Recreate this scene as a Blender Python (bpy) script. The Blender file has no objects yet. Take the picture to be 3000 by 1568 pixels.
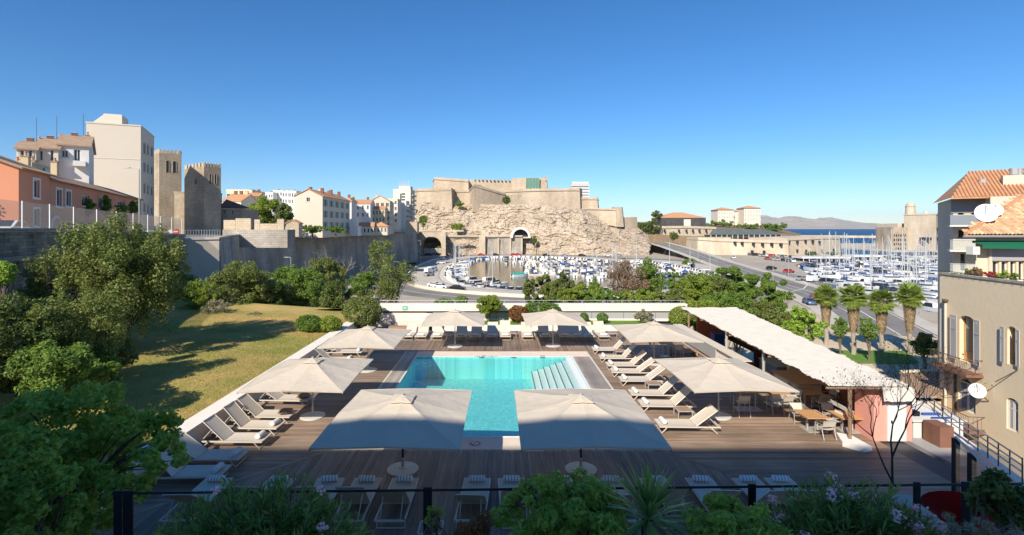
import bpy, math, random
import numpy as np
from mathutils import Vector, Matrix, noise as mnoise
R = math.radians
random.seed(7)
scene = bpy.context.scene
col = scene.collection

# ---------------------------------------------------------------- camera
F, CX, CY, H = 1530.0, 1463.0, 667.0, 8.0      # focal length in photo pixels, principal point, eye height above the pool deck
cam_d = bpy.data.cameras.new('camera'); cam = bpy.data.objects.new('camera', cam_d); col.objects.link(cam)
cam.location = (0, 0, H); cam.rotation_euler = (R(90), 0, 0)
cam_d.sensor_fit = 'HORIZONTAL'; cam_d.sensor_width = 36.0; cam_d.lens = 36.0 * F / 3000.0
cam_d.shift_x = (1500 - CX) / 3000.0; cam_d.shift_y = -(784 - CY) / 3000.0
cam_d.clip_start = 0.1; cam_d.clip_end = 30000
scene.camera = cam

# ---------------------------------------------------------------- light
SUN = Vector((-1.42, -2.85, 2.2)).normalized()         # towards the sun
SUN_EL = math.asin(SUN.z); SUN_AZ = math.atan2(SUN.x, SUN.y)
w = bpy.data.worlds.new('World'); scene.world = w; w.use_nodes = True
nt = w.node_tree; bg = nt.nodes['Background']
sky = nt.nodes.new('ShaderNodeTexSky'); sky.sky_type = 'NISHITA'; sky.sun_disc = False
sky.sun_elevation = SUN_EL; sky.sun_rotation = SUN_AZ; sky.altitude = 0; sky.air_density = 1.0; sky.dust_density = 0.0; sky.ozone_density = 8.0
gm = nt.nodes.new('ShaderNodeGamma'); gm.inputs[1].default_value = 1.02; hs = nt.nodes.new('ShaderNodeHueSaturation'); hs.inputs['Saturation'].default_value = 1.13
nt.links.new(sky.outputs[0], gm.inputs[0]); nt.links.new(gm.outputs[0], hs.inputs['Color']); nt.links.new(hs.outputs[0], bg.inputs[0]); bg.inputs[1].default_value = 0.078
sl = bpy.data.lights.new('sun', 'SUN'); sun = bpy.data.objects.new('sun', sl); col.objects.link(sun)
sl.energy = 3.8; sl.angle = R(0.53); sl.color = (1.0, 0.92, 0.79)
sun.rotation_euler = (-SUN).to_track_quat('-Z', 'Y').to_euler(); sun.location = (-30, -60, 60)
vs = scene.view_settings; vs.view_transform = 'Standard'; vs.look = 'None'; vs.exposure = 0.8; vs.gamma = 1.0; vs.use_curve_mapping = False
scene.cycles.max_bounces = 8; scene.cycles.transparent_max_bounces = 16; scene.cycles.caustics_reflective = False; scene.cycles.caustics_refractive = False
scene.cycles.use_denoising = True
scene.cycles.sample_clamp_indirect = 6.0

# ---------------------------------------------------------------- pixel -> place
def W(px, py, d): return Vector(((px - CX) * d / F, d, H - (py - CY) * d / F))       # at depth d
def G(px, py, z=0.0):                                                              # on the level z
    d = F * (H - z) / (py - CY); return Vector(((px - CX) * d / F, d, z))
def XP(px, d): return (px - CX) * d / F
def ZP(py, d): return H - (py - CY) * d / F

# ---------------------------------------------------------------- materials
MATS = {}
def mat(name, c, rough=0.8, c2=None, scale=1.0, bump=0.0, bscale=8.0, metal=0.0, spec=0.3, obj=False, rnd=0.0, detail=4.0, stretch=None, contrast=0.5):
    m = bpy.data.materials.new(name); m.use_nodes = True; MATS[name] = m
    n = m.node_tree.nodes; l = m.node_tree.links; p = n['Principled BSDF']
    p.inputs['Roughness'].default_value = rough; p.inputs['Metallic'].default_value = metal; p.inputs['Specular IOR Level'].default_value = spec
    p.inputs['Base Color'].default_value = (*c, 1)
    src = None
    if obj: tc = n.new('ShaderNodeTexCoord'); src = tc.outputs['Object']
    else: ge = n.new('ShaderNodeNewGeometry'); src = ge.outputs['Position']
    if stretch:
        mp = n.new('ShaderNodeMapping'); mp.inputs['Scale'].default_value = stretch; l.new(src, mp.inputs[0]); src = mp.outputs[0]
    colout = None
    if c2:
        nz = n.new('ShaderNodeTexNoise'); nz.inputs['Scale'].default_value = scale; nz.inputs['Detail'].default_value = detail; nz.inputs['Roughness'].default_value = 0.65
        l.new(src, nz.inputs['Vector'])
        rp = n.new('ShaderNodeValToRGB'); rp.color_ramp.elements[0].position = 0.5 - contrast * 0.35; rp.color_ramp.elements[1].position = 0.5 + contrast * 0.35
        rp.color_ramp.elements[0].color = (*c, 1); rp.color_ramp.elements[1].color = (*c2, 1)
        l.new(nz.outputs[0], rp.inputs[0]); colout = rp.outputs[0]
    if rnd:
        oi = n.new('ShaderNodeObjectInfo'); mr = n.new('ShaderNodeMapRange'); mr.inputs['To Min'].default_value = 1 - rnd; mr.inputs['To Max'].default_value = 1 + rnd
        l.new(oi.outputs['Random'], mr.inputs['Value'])
        hs = n.new('ShaderNodeHueSaturation'); l.new(mr.outputs[0], hs.inputs['Value'])
        if colout: l.new(colout, hs.inputs['Color'])
        else: hs.inputs['Color'].default_value = (*c, 1)
        colout = hs.outputs[0]
    if colout: l.new(colout, p.inputs['Base Color'])
    if bump:
        b2 = n.new('ShaderNodeTexNoise'); b2.inputs['Scale'].default_value = bscale; b2.inputs['Detail'].default_value = 5; l.new(src, b2.inputs['Vector'])
        bp = n.new('ShaderNodeBump'); bp.inputs['Strength'].default_value = bump; bp.inputs['Distance'].default_value = 0.05
        l.new(b2.outputs[0], bp.inputs['Height']); l.new(bp.outputs[0], p.inputs['Normal'])
    return m
def leafmat(name, c1, c2, trans=0.35, rough=0.55, scale=0.6, c3=None):
    m = bpy.data.materials.new(name); m.use_nodes = True; MATS[name] = m
    n = m.node_tree.nodes; l = m.node_tree.links; p = n['Principled BSDF']; out = n['Material Output']
    ge = n.new('ShaderNodeNewGeometry')
    mx = n.new('ShaderNodeMix'); mx.data_type = 'RGBA'; mx.inputs['A'].default_value = (*c1, 1); mx.inputs['B'].default_value = (*c2, 1)
    l.new(ge.outputs['Random Per Island'], mx.inputs['Factor']); outc = mx.outputs['Result']
    nz = n.new('ShaderNodeTexNoise'); nz.inputs['Scale'].default_value = scale; nz.inputs['Detail'].default_value = 3; l.new(ge.outputs['Position'], nz.inputs['Vector'])
    rp = n.new('ShaderNodeValToRGB'); rp.color_ramp.elements[0].position = 0.45; rp.color_ramp.elements[1].position = 0.65; l.new(nz.outputs[0], rp.inputs[0])
    m2 = n.new('ShaderNodeMix'); m2.data_type = 'RGBA'; l.new(rp.outputs[0], m2.inputs['Factor']); l.new(outc, m2.inputs['A'])
    m2.inputs['B'].default_value = (*(c3 or tuple(0.5 * (a + b) * 1.15 for a, b in zip(c1, c2))), 1); outc = m2.outputs['Result']
    l.new(outc, p.inputs['Base Color']); p.inputs['Roughness'].default_value = rough; p.inputs['Specular IOR Level'].default_value = 0.35
    t = n.new('ShaderNodeBsdfTranslucent'); hs = n.new('ShaderNodeHueSaturation'); hs.inputs['Value'].default_value = 1.6; hs.inputs['Hue'].default_value = 0.485; l.new(outc, hs.inputs['Color']); l.new(hs.outputs[0], t.inputs[0])
    ms = n.new('ShaderNodeMixShader'); ms.inputs[0].default_value = trans; l.new(p.outputs[0], ms.inputs[1]); l.new(t.outputs[0], ms.inputs[2]); l.new(ms.outputs[0], out.inputs[0])
    return m
def schlick(n, l, normal=None, f0=0.02):
    lw = n.new('ShaderNodeLayerWeight'); lw.inputs[0].default_value = 0.5
    if normal: l.new(normal, lw.inputs['Normal'])
    p = n.new('ShaderNodeMath'); p.operation = 'POWER'; l.new(lw.outputs['Facing'], p.inputs[0]); p.inputs[1].default_value = 5
    m = n.new('ShaderNodeMath'); m.operation = 'MULTIPLY_ADD'; l.new(p.outputs[0], m.inputs[0]); m.inputs[1].default_value = 1 - f0; m.inputs[2].default_value = f0
    return m
def glassmat(name, tint=(0.8, 0.9, 0.9), alpha=0.25, rough=0.05):
    m = bpy.data.materials.new(name); m.use_nodes = True; MATS[name] = m
    n = m.node_tree.nodes; l = m.node_tree.links; out = n['Material Output']; n.remove(n['Principled BSDF'])
    tr = n.new('ShaderNodeBsdfTransparent'); tr.inputs[0].default_value = (*tint, 1)
    gl = n.new('ShaderNodeBsdfGlossy'); gl.inputs['Roughness'].default_value = rough
    df = n.new('ShaderNodeBsdfDiffuse'); df.inputs[0].default_value = (0.55, 0.6, 0.6, 1)
    fr = schlick(n, l, f0=0.04)
    a = n.new('ShaderNodeMixShader'); a.inputs[0].default_value = alpha; l.new(tr.outputs[0], a.inputs[1]); l.new(df.outputs[0], a.inputs[2])
    b = n.new('ShaderNodeMixShader'); l.new(fr.outputs[0], b.inputs[0]); l.new(a.outputs[0], b.inputs[1]); l.new(gl.outputs[0], b.inputs[2]); l.new(b.outputs[0], out.inputs[0])
    return m

# ---------------------------------------------------------------- mesh helpers
class MB:
    def __init__(s): s.v = []; s.f = []; s.m = []; s.M = None
    def add(s, vs, fs, mi=0):
        b = len(s.v)
        if s.M is not None: vs = [s.M @ Vector(q) for q in vs]
        s.v += [tuple(q) for q in vs]; s.f += [tuple(b + i for i in f) for f in fs]; s.m += [mi] * len(fs)
        return s
    def box(s, x0, x1, y0, y1, z0, z1, mi=0):
        return s.add([(x0, y0, z0), (x1, y0, z0), (x1, y1, z0), (x0, y1, z0), (x0, y0, z1), (x1, y0, z1), (x1, y1, z1), (x0, y1, z1)],
                     [(0, 3, 2, 1), (4, 5, 6, 7), (0, 1, 5, 4), (1, 2, 6, 5), (2, 3, 7, 6), (3, 0, 4, 7)], mi)
    def rbox(s, x0, x1, y0, y1, z0, z1, b, mi=0):
        # box with chamfered vertical and top edges
        pl = [(x0 + b, y0), (x1 - b, y0), (x1, y0 + b), (x1, y1 - b), (x1 - b, y1), (x0 + b, y1), (x0, y1 - b), (x0, y0 + b)]
        c = ((x0 + x1) / 2, (y0 + y1) / 2)
        ins = [(c[0] + (p[0] - c[0]) * max(0.01, 1 - 2 * b / (x1 - x0)), c[1] + (p[1] - c[1]) * max(0.01, 1 - 2 * b / (y1 - y0))) for p in pl]
        vs = [(p[0], p[1], z0) for p in pl] + [(p[0], p[1], z1 - b) for p in pl] + [(p[0], p[1], z1) for p in ins]
        fs = [tuple(range(7, -1, -1)), tuple(range(16, 24))]
        for k in range(8):
            j = (k + 1) % 8; fs += [(k, j, 8 + j, 8 + k), (8 + k, 8 + j, 16 + j, 16 + k)]
        return s.add(vs, fs, mi)
    def prism(s, poly, z0, z1, mi=0):
        n = len(poly); vs = [(p[0], p[1], z0) for p in poly] + [(p[0], p[1], z1) for p in poly]
        fs = [tuple(range(n - 1, -1, -1)), tuple(range(n, 2 * n))] + [(k, (k + 1) % n, n + (k + 1) % n, n + k) for k in range(n)]
        return s.add(vs, fs, mi)
    def ext(s, prof, axis, a0, a1, mi=0):
        # extrude a closed 2-D profile along x ('x': profile (y,z)) or y ('y': profile (x,z))
        n = len(prof)
        if axis == 'x': vs = [(a0, p[0], p[1]) for p in prof] + [(a1, p[0], p[1]) for p in prof]
        else: vs = [(p[0], a0, p[1]) for p in prof] + [(p[0], a1, p[1]) for p in prof]
        fs = [tuple(range(n)), tuple(range(2 * n - 1, n - 1, -1))] + [(k, n + k, n + (k + 1) % n, (k + 1) % n) for k in range(n)]
        return s.add(vs, fs, mi)
    def tube(s, pts, radii, n=8, mi=0, cap=True):
        pts = [Vector(p) for p in pts]
        if not hasattr(radii, '__len__'): radii = [radii] * len(pts)
        vs = []; fs = []; up = None
        for i, p in enumerate(pts):
            t = (pts[min(i + 1, len(pts) - 1)] - pts[max(i - 1, 0)]).normalized()
            if up is None:
                up = Vector((0, 0, 1)) if abs(t.z) < 0.9 else Vector((1, 0, 0))
            a = t.cross(up).normalized(); b = a.cross(t); up = b if b.length > 0.01 else up
            for k in range(n):
                an = 2 * math.pi * k / n; vs.append(p + (a * math.cos(an) + b * math.sin(an)) * radii[i])
        for i in range(len(pts) - 1):
            for k in range(n):
                j = (k + 1) % n; fs.append((i * n + k, (i + 1) * n + k, (i + 1) * n + j, i * n + j))
        if cap: fs += [tuple(range(n)), tuple(range(len(pts) * n - 1, (len(pts) - 1) * n - 1, -1))]
        return s.add(vs, fs, mi)
    def lathe(s, prof, c=(0, 0), n=20, mi=0, cap=True):
        vs = []; fs = []
        for (r, z) in prof:
            for k in range(n):
                an = 2 * math.pi * k / n; vs.append((c[0] + r * math.cos(an), c[1] + r * math.sin(an), z))
        for i in range(len(prof) - 1):
            for k in range(n):
                j = (k + 1) % n; fs.append((i * n + k, i * n + j, (i + 1) * n + j, (i + 1) * n + k))
        if cap: fs += [tuple(range(n - 1, -1, -1)), tuple(range((len(prof) - 1) * n, len(prof) * n))]
        return s.add(vs, fs, mi)
    def grid(s, nx, ny, fn, mi=0):
        vs = [fn(i / nx, j / ny) for j in range(ny + 1) for i in range(nx + 1)]
        fs = [(j * (nx + 1) + i, j * (nx + 1) + i + 1, (j + 1) * (nx + 1) + i + 1, (j + 1) * (nx + 1) + i) for j in range(ny) for i in range(nx)]
        return s.add(vs, fs, mi)
    def build(s, name, mats, parent=None, loc=None, rz=0, smooth=False, kind=None, origin=None):
        me = bpy.data.meshes.new(name)
        off = Vector(origin) if origin is not None else None
        vs = s.v if off is None else [(a - off.x, b - off.y, c - off.z) for a, b, c in s.v]
        me.from_pydata(vs, [], s.f)
        if not isinstance(mats, (list, tuple)): mats = [mats]
        for m in mats: me.materials.append(MATS[m] if isinstance(m, str) else m)
        if len(mats) > 1: me.polygons.foreach_set('material_index', s.m)
        if smooth: me.polygons.foreach_set('use_smooth', [True] * len(s.f))
        me.update()
        o = bpy.data.objects.new(name, me); col.objects.link(o)
        if parent is not None: o.parent = parent
        if off is not None: o.location = off
        if loc is not None: o.location = loc
        if rz: o.rotation_euler.z = rz
        if kind: o['kind'] = kind
        return o
def T(name, label, cat, loc=(0, 0, 0), rz=0, group=None):
    o = bpy.data.objects.new(name, None); col.objects.link(o); o.empty_display_size = 0.2
    o.location = loc; o.rotation_euler = (0, 0, rz); o['label'] = label; o['category'] = cat
    if group: o['group'] = group
    return o
def tag(o, label, cat, group=None):
    o['label'] = label; o['category'] = cat
    if group: o['group'] = group
    return o
def dup(o, loc=None, rz=None, label=None, group=None, parent=None, scale=None):
    c = o.copy(); col.objects.link(c)
    if parent is not None: c.parent = parent
    if loc is not None: c.location = loc
    if rz is not None: c.rotation_euler = (0, 0, rz)
    if scale is not None: c.scale = scale
    if label: c['label'] = label
    if group: c['group'] = group
    for ch in list(o.children): dup(ch, parent=c)
    return c
def drop(o):
    for ch in list(o.children): drop(ch)
    bpy.data.objects.remove(o)
def struct(o): o['kind'] = 'structure'; return o
# ---------------------------------------------------------------- palette
mat('water_sea', (0.004, 0.05, 0.13), 0.45, (0.007, 0.07, 0.17), 0.02, bump=0.8, bscale=0.35, spec=0.22)
mat('water_basin', (0.075, 0.065, 0.035), 0.12, (0.10, 0.085, 0.045), 0.03, bump=0.12, bscale=0.5, spec=0.5)
mat('ground', (0.33, 0.285, 0.225), 0.95, (0.50, 0.43, 0.34), 0.07, detail=9, contrast=0.7)
mat('asphalt', (0.15, 0.14, 0.125), 0.9, (0.29, 0.265, 0.235), 0.09, bump=0.2, bscale=30, detail=9, contrast=0.7)
mat('pale_paving', (0.477, 0.422, 0.349), 0.9, (0.569, 0.514, 0.431), 0.2)
mat('kerb_stone', (0.606, 0.551, 0.459), 0.9, (0.661, 0.606, 0.514), 0.7)
mat('road_paint', (0.75, 0.73, 0.68), 0.8, (0.6, 0.58, 0.54), 2)
def rockmat():
    m = mat('rock', (0.40, 0.31, 0.22), 0.95, (0.60, 0.495, 0.375), 0.10, detail=10, contrast=0.6); n = m.node_tree.nodes; l = m.node_tree.links; p = n['Principled BSDF']; ge = n['Geometry']
    base = p.inputs['Base Color'].links[0].from_socket
    mp = n.new('ShaderNodeMapping'); mp.inputs['Scale'].default_value = (0.22, 0.22, 0.42); mp.inputs['Rotation'].default_value = (0.2, 0.35, 0); l.new(ge.outputs['Position'], mp.inputs[0])
    nz = n.new('ShaderNodeTexNoise'); nz.inputs['Scale'].default_value = 0.35; nz.inputs['Detail'].default_value = 6; l.new(ge.outputs['Position'], nz.inputs['Vector'])
    ad = n.new('ShaderNodeVectorMath'); ad.operation = 'ADD'; l.new(mp.outputs[0], ad.inputs[0]); l.new(nz.outputs['Color'], ad.inputs[1])
    vo = n.new('ShaderNodeTexVoronoi'); vo.feature = 'DISTANCE_TO_EDGE'; vo.inputs['Scale'].default_value = 1.3; l.new(ad.outputs[0], vo.inputs['Vector'])
    rp = n.new('ShaderNodeValToRGB'); rp.color_ramp.elements[0].position = 0.0; rp.color_ramp.elements[0].color = (0.45, 0.42, 0.38, 1); rp.color_ramp.elements[1].position = 0.10; l.new(vo.outputs['Distance'], rp.inputs[0])
    mx = n.new('ShaderNodeMix'); mx.data_type = 'RGBA'; mx.blend_type = 'MULTIPLY'; mx.inputs['Factor'].default_value = 0.8; l.new(base, mx.inputs['A']); l.new(rp.outputs[0], mx.inputs['B']); l.new(mx.outputs['Result'], p.inputs['Base Color'])
    bp = n.new('ShaderNodeBump'); bp.inputs['Strength'].default_value = 0.6; bp.inputs['Distance'].default_value = 1.0; l.new(vo.outputs['Distance'], bp.inputs['Height']); l.new(bp.outputs[0], p.inputs['Normal'])
rockmat()
mat('fort_coping', (0.33, 0.26, 0.19), 0.95, (0.46, 0.37, 0.28), 0.4)
mat('hall_roof', (0.10, 0.12, 0.11), 0.5, (0.14, 0.17, 0.15), 0.3)
def masonry(name, c1, c2, bw, bh, mortar, big=0.12, stain=0.55):
    m = bpy.data.materials.new(name); m.use_nodes = True; MATS[name] = m; n = m.node_tree.nodes; l = m.node_tree.links; p = n['Principled BSDF']; p.inputs['Roughness'].default_value = 0.95; p.inputs['Specular IOR Level'].default_value = 0.2
    ge = n.new('ShaderNodeNewGeometry'); sx = n.new('ShaderNodeSeparateXYZ'); l.new(ge.outputs['Position'], sx.inputs[0])
    ma = n.new('ShaderNodeMath'); ma.operation = 'MULTIPLY_ADD'; ma.inputs[1].default_value = 0.72; l.new(sx.outputs['Y'], ma.inputs[0]); l.new(sx.outputs['X'], ma.inputs[2])
    nw = n.new('ShaderNodeTexNoise'); nw.inputs['Scale'].default_value = 0.9 / bh; nw.inputs['Detail'].default_value = 2; l.new(ge.outputs['Position'], nw.inputs['Vector'])
    cb = n.new('ShaderNodeCombineXYZ'); l.new(ma.outputs[0], cb.inputs[0]); l.new(sx.outputs['Z'], cb.inputs[1])
    mxv = n.new('ShaderNodeVectorMath'); mxv.operation = 'MULTIPLY_ADD'; mxv.inputs[1].default_value = (0.35 * bh, 0.35 * bh, 0); l.new(nw.outputs['Color'], mxv.inputs[0]); l.new(cb.outputs[0], mxv.inputs[2])
    br = n.new('ShaderNodeTexBrick'); br.inputs['Scale'].default_value = 1; br.inputs['Brick Width'].default_value = bw; br.inputs['Row Height'].default_value = bh; br.inputs['Mortar Size'].default_value = 0.06 * bh; br.inputs['Bias'].default_value = 0.0
    br.inputs['Color1'].default_value = (*c1, 1); br.inputs['Color2'].default_value = (*c2, 1); br.inputs['Mortar'].default_value = (*mortar, 1); l.new(mxv.outputs[0], br.inputs['Vector'])
    mp = n.new('ShaderNodeMapping'); mp.inputs['Scale'].default_value = (1, 1, 0.4); l.new(ge.outputs['Position'], mp.inputs[0])
    nz = n.new('ShaderNodeTexNoise'); nz.inputs['Scale'].default_value = big; nz.inputs['Detail'].default_value = 9; nz.inputs['Roughness'].default_value = 0.7; l.new(mp.outputs[0], nz.inputs['Vector'])
    rp = n.new('ShaderNodeValToRGB'); rp.color_ramp.elements[0].position = 0.34; rp.color_ramp.elements[0].color = (stain, stain * 0.97, stain * 0.92, 1); rp.color_ramp.elements[1].position = 0.62; l.new(nz.outputs[0], rp.inputs[0])
    mx = n.new('ShaderNodeMix'); mx.data_type = 'RGBA'; mx.blend_type = 'MULTIPLY'; mx.inputs['Factor'].default_value = 1.0; l.new(br.outputs['Color'], mx.inputs['A']); l.new(rp.outputs[0], mx.inputs['B']); l.new(mx.outputs['Result'], p.inputs['Base Color'])
    bp = n.new('ShaderNodeBump'); bp.inputs['Strength'].default_value = 0.7; bp.inputs['Distance'].default_value = 0.12 * bh; bp.invert = True; l.new(br.outputs['Fac'], bp.inputs['Height']); l.new(bp.outputs[0], p.inputs['Normal'])
masonry('fort_stone', (0.52, 0.415, 0.30), (0.62, 0.505, 0.38), 1.5, 0.65, (0.46, 0.36, 0.26), 0.06, 0.66)
masonry('grey_stone', (0.43, 0.385, 0.33), (0.55, 0.49, 0.42), 0.8, 0.36, (0.30, 0.27, 0.24), 0.14, 0.5)
masonry('old_stone', (0.30, 0.255, 0.195), (0.50, 0.43, 0.33), 0.36, 0.2, (0.24, 0.205, 0.155), 0.55, 0.34)
masonry('abbey_stone', (0.45, 0.36, 0.26), (0.56, 0.46, 0.345), 0.5, 0.25, (0.40, 0.32, 0.23), 0.22, 0.58)
masonry('pale_stone', (0.61, 0.50, 0.37), (0.69, 0.575, 0.435), 1.0, 0.42, (0.54, 0.44, 0.325), 0.09, 0.72)
mat('hotel_white', (0.80, 0.77, 0.71), 0.9)
mat('sand', (0.52, 0.41, 0.27), 0.95, (0.62, 0.50, 0.34), 0.3)
mat('warm_wall', (0.551, 0.477, 0.376), 0.95, (0.625, 0.551, 0.450), 0.25, bump=0.3, bscale=3)
mat('cream_render', (0.606, 0.528, 0.422), 0.9, (0.652, 0.569, 0.459), 0.2, bump=0.1, bscale=6, contrast=1)
mat('ivory_render', (0.661, 0.597, 0.487), 0.9, (0.707, 0.643, 0.533), 0.2, contrast=1)
mat('white_render', (0.680, 0.652, 0.606), 0.9, (0.735, 0.707, 0.661), 0.3, contrast=1)
mat('ochre_render', (0.62, 0.47, 0.27), 0.9, (0.68, 0.54, 0.33), 0.4, contrast=1)
mat('terracotta_render', (0.598, 0.241, 0.138), 0.9, (0.667, 0.299, 0.178), 0.35, bump=0.1, bscale=6, contrast=1)
mat('tan_render', (0.74, 0.60, 0.41), 0.92, (0.80, 0.66, 0.46), 0.5, bump=0.2, bscale=5, contrast=1)
mat('pink_render', (0.72, 0.32, 0.24), 0.85, (0.76, 0.37, 0.29), 1.0)
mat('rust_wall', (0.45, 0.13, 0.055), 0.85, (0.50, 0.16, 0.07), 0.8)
mat('roof_tile', (0.50, 0.22, 0.10), 0.9, (0.62, 0.36, 0.20), 1.3, bump=0.6, bscale=6, contrast=0.8, rnd=0.0)
mat('roof_tile_single', (0.56, 0.32, 0.17), 0.9, (0.66, 0.44, 0.27), 3.0, rnd=0.28)
mat('roof_old', (0.30, 0.19, 0.12), 0.9, (0.46, 0.32, 0.22), 1.3, bump=0.6, bscale=6, contrast=0.8)
mat('roof_brown', (0.20, 0.095, 0.065), 0.9, (0.26, 0.13, 0.09), 1.0, bump=0.5, bscale=4)
mat('glass_dark', (0.025, 0.03, 0.033), 0.08, spec=0.6)
mat('frame_white', (0.72, 0.70, 0.65), 0.6)
mat('shutter_grey', (0.44, 0.43, 0.42), 0.7, rnd=0.1)
mat('shutter_green', (0.32, 0.40, 0.32), 0.7, rnd=0.1)
mat('shutter_brown', (0.25, 0.16, 0.1), 0.7)
mat('dark_metal', (0.02, 0.021, 0.024), 0.4, metal=0.3)
mat('iron', (0.09, 0.075, 0.06), 0.6, (0.14, 0.1, 0.07), 5)
mat('galvanised', (0.45, 0.45, 0.44), 0.5, metal=0.4)
mat('pole_steel', (0.50, 0.48, 0.44), 0.4, metal=0.3)
mat('base_plate', (0.55, 0.53, 0.49), 0.6, (0.62, 0.6, 0.56), 3)
mat('lounger_frame', (0.644, 0.564, 0.460), 0.45, metal=0.1)
mat('sling', (0.60, 0.525, 0.425), 0.9, (0.64, 0.56, 0.46), 40, bump=0.3, bscale=90, obj=True)
mat('towel', (0.82, 0.79, 0.74), 0.95, bump=0.5, bscale=120, obj=True)
mat('cushion_print', (0.08, 0.06, 0.05), 0.9, (0.30, 0.24, 0.2), 9, obj=True, contrast=0.3)
mat('teak', (0.50, 0.265, 0.11), 0.6, (0.60, 0.34, 0.15), 4, obj=True, stretch=(1, 8, 1))
mat('table_slat', (0.33, 0.19, 0.12), 0.7, (0.40, 0.24, 0.15), 4, obj=True)
mat('concrete_white', (0.782, 0.713, 0.621), 0.9, (0.851, 0.782, 0.690), 1.2, bump=0.15, bscale=12)
mat('stone_coping', (0.690, 0.575, 0.483), 0.85, (0.759, 0.644, 0.540), 1.5)
mat('beige_panel', (0.805, 0.713, 0.586), 0.85, (0.851, 0.759, 0.632), 0.5)
mat('lawn', (0.21, 0.25, 0.045), 0.95, (0.60, 0.40, 0.15), 0.16, bump=0.8, bscale=25, detail=9, contrast=0.4)
mat('lawn_green', (0.10, 0.20, 0.025), 0.95, (0.16, 0.26, 0.04), 0.6, bump=0.8, bscale=25)
mat('earth', (0.20, 0.135, 0.08), 0.95, (0.28, 0.2, 0.12), 0.5, bump=0.6, bscale=3)
mat('bark', (0.12, 0.09, 0.065), 0.95, (0.20, 0.16, 0.12), 6, bump=0.8, bscale=14)
mat('bark_pale', (0.30, 0.25, 0.19), 0.95, (0.40, 0.34, 0.27), 4, bump=0.6, bscale=14)
mat('twig', (0.055, 0.042, 0.032), 0.9)
mat('hull_white', (0.80, 0.79, 0.77), 0.35, rnd=0.12)
mat('hull_blue', (0.03, 0.09, 0.32), 0.4, rnd=0.3)
mat('hull_dark', (0.05, 0.06, 0.08), 0.4)
mat('cover_green', (0.02, 0.36, 0.26), 0.6)
mat('cover_red', (0.6, 0.05, 0.06), 0.6)
mat('mast', (0.52, 0.52, 0.50), 0.4)
mat('boat_deck', (0.66, 0.6, 0.5), 0.7)
mat('paint_white', (0.78, 0.78, 0.77), 0.3, spec=0.5)
mat('paint_silver', (0.42, 0.43, 0.44), 0.3, metal=0.3, spec=0.5)
mat('paint_black', (0.02, 0.02, 0.022), 0.25, spec=0.5)
mat('paint_blue', (0.12, 0.17, 0.30), 0.25, metal=0.2, spec=0.5)
mat('paint_red', (0.45, 0.03, 0.03), 0.3, spec=0.5)
mat('tyre', (0.02, 0.02, 0.02), 0.9)
mat('red_plastic', (0.46, 0.012, 0.015), 0.4, spec=0.5)
mat('green_fabric', (0.012, 0.13, 0.07), 0.8)
mat('sign_green', (0.05, 0.42, 0.25), 0.5)
mat('sign_red', (0.5, 0.05, 0.05), 0.5)
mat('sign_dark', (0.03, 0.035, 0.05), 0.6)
mat('scaffold_net', (0.10, 0.22, 0.16), 0.9, (0.16, 0.30, 0.22), 0.5)
mat('step_line', (0.012, 0.05, 0.09), 0.5)
mat('pool_rim', (0.80, 0.80, 0.76), 0.5)
mat('hills', (0.34, 0.30, 0.255), 0.95, (0.44, 0.40, 0.345), 0.0022, detail=9, contrast=0.6)
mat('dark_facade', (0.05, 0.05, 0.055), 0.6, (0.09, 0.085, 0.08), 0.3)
mat('blue_grey', (0.22, 0.25, 0.28), 0.7)
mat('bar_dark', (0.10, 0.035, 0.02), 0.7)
mat('grey_panel', (0.38, 0.37, 0.36), 0.5)
leafmat('leaf_dark', (0.053, 0.098, 0.021), (0.151, 0.204, 0.045), 0.25, c3=(0.177, 0.212, 0.053))
leafmat('leaf_olive', (0.085, 0.135, 0.030), (0.25, 0.29, 0.075), 0.3, scale=0.8, c3=(0.20, 0.22, 0.055))
leafmat('leaf_mid', (0.077, 0.163, 0.027), (0.223, 0.308, 0.051), 0.3)
leafmat('leaf_lime', (0.150, 0.231, 0.027), (0.299, 0.353, 0.054), 0.35)
leafmat('leaf_fresh', (0.15, 0.28, 0.04), (0.38, 0.50, 0.085), 0.35, scale=2)
leafmat('leaf_oleander', (0.10, 0.21, 0.045), (0.29, 0.42, 0.12), 0.3, scale=3, rough=0.4)
leafmat('leaf_grey', (0.22, 0.21, 0.12), (0.36, 0.34, 0.22), 0.3)
leafmat('leaf_brown', (0.20, 0.125, 0.07), (0.32, 0.22, 0.14), 0.3)
leafmat('leaf_rust', (0.165, 0.071, 0.024), (0.307, 0.153, 0.047), 0.3, scale=5)
leafmat('leaf_box', (0.064, 0.142, 0.017), (0.156, 0.255, 0.035), 0.25, scale=1.5)
leafmat('palm_leaf', (0.127, 0.198, 0.035), (0.283, 0.340, 0.071), 0.3)
leafmat('palm_dry', (0.24, 0.17, 0.09), (0.36, 0.26, 0.15), 0.2)
leafmat('petal_pink', (0.75, 0.42, 0.48), (0.85, 0.7, 0.7), 0.3, scale=6)
leafmat('petal_red', (0.35, 0.03, 0.05), (0.5, 0.08, 0.09), 0.3, scale=6)
leafmat('grass_blade', (0.19, 0.24, 0.04), (0.36, 0.34, 0.09), 0.3, scale=0.16, c3=(0.60, 0.40, 0.15))
glassmat('clear_glass', (0.86, 0.92, 0.9), 0.12)
glassmat('hazy_glass', (0.92, 0.92, 0.9), 0.30, 0.1)
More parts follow.
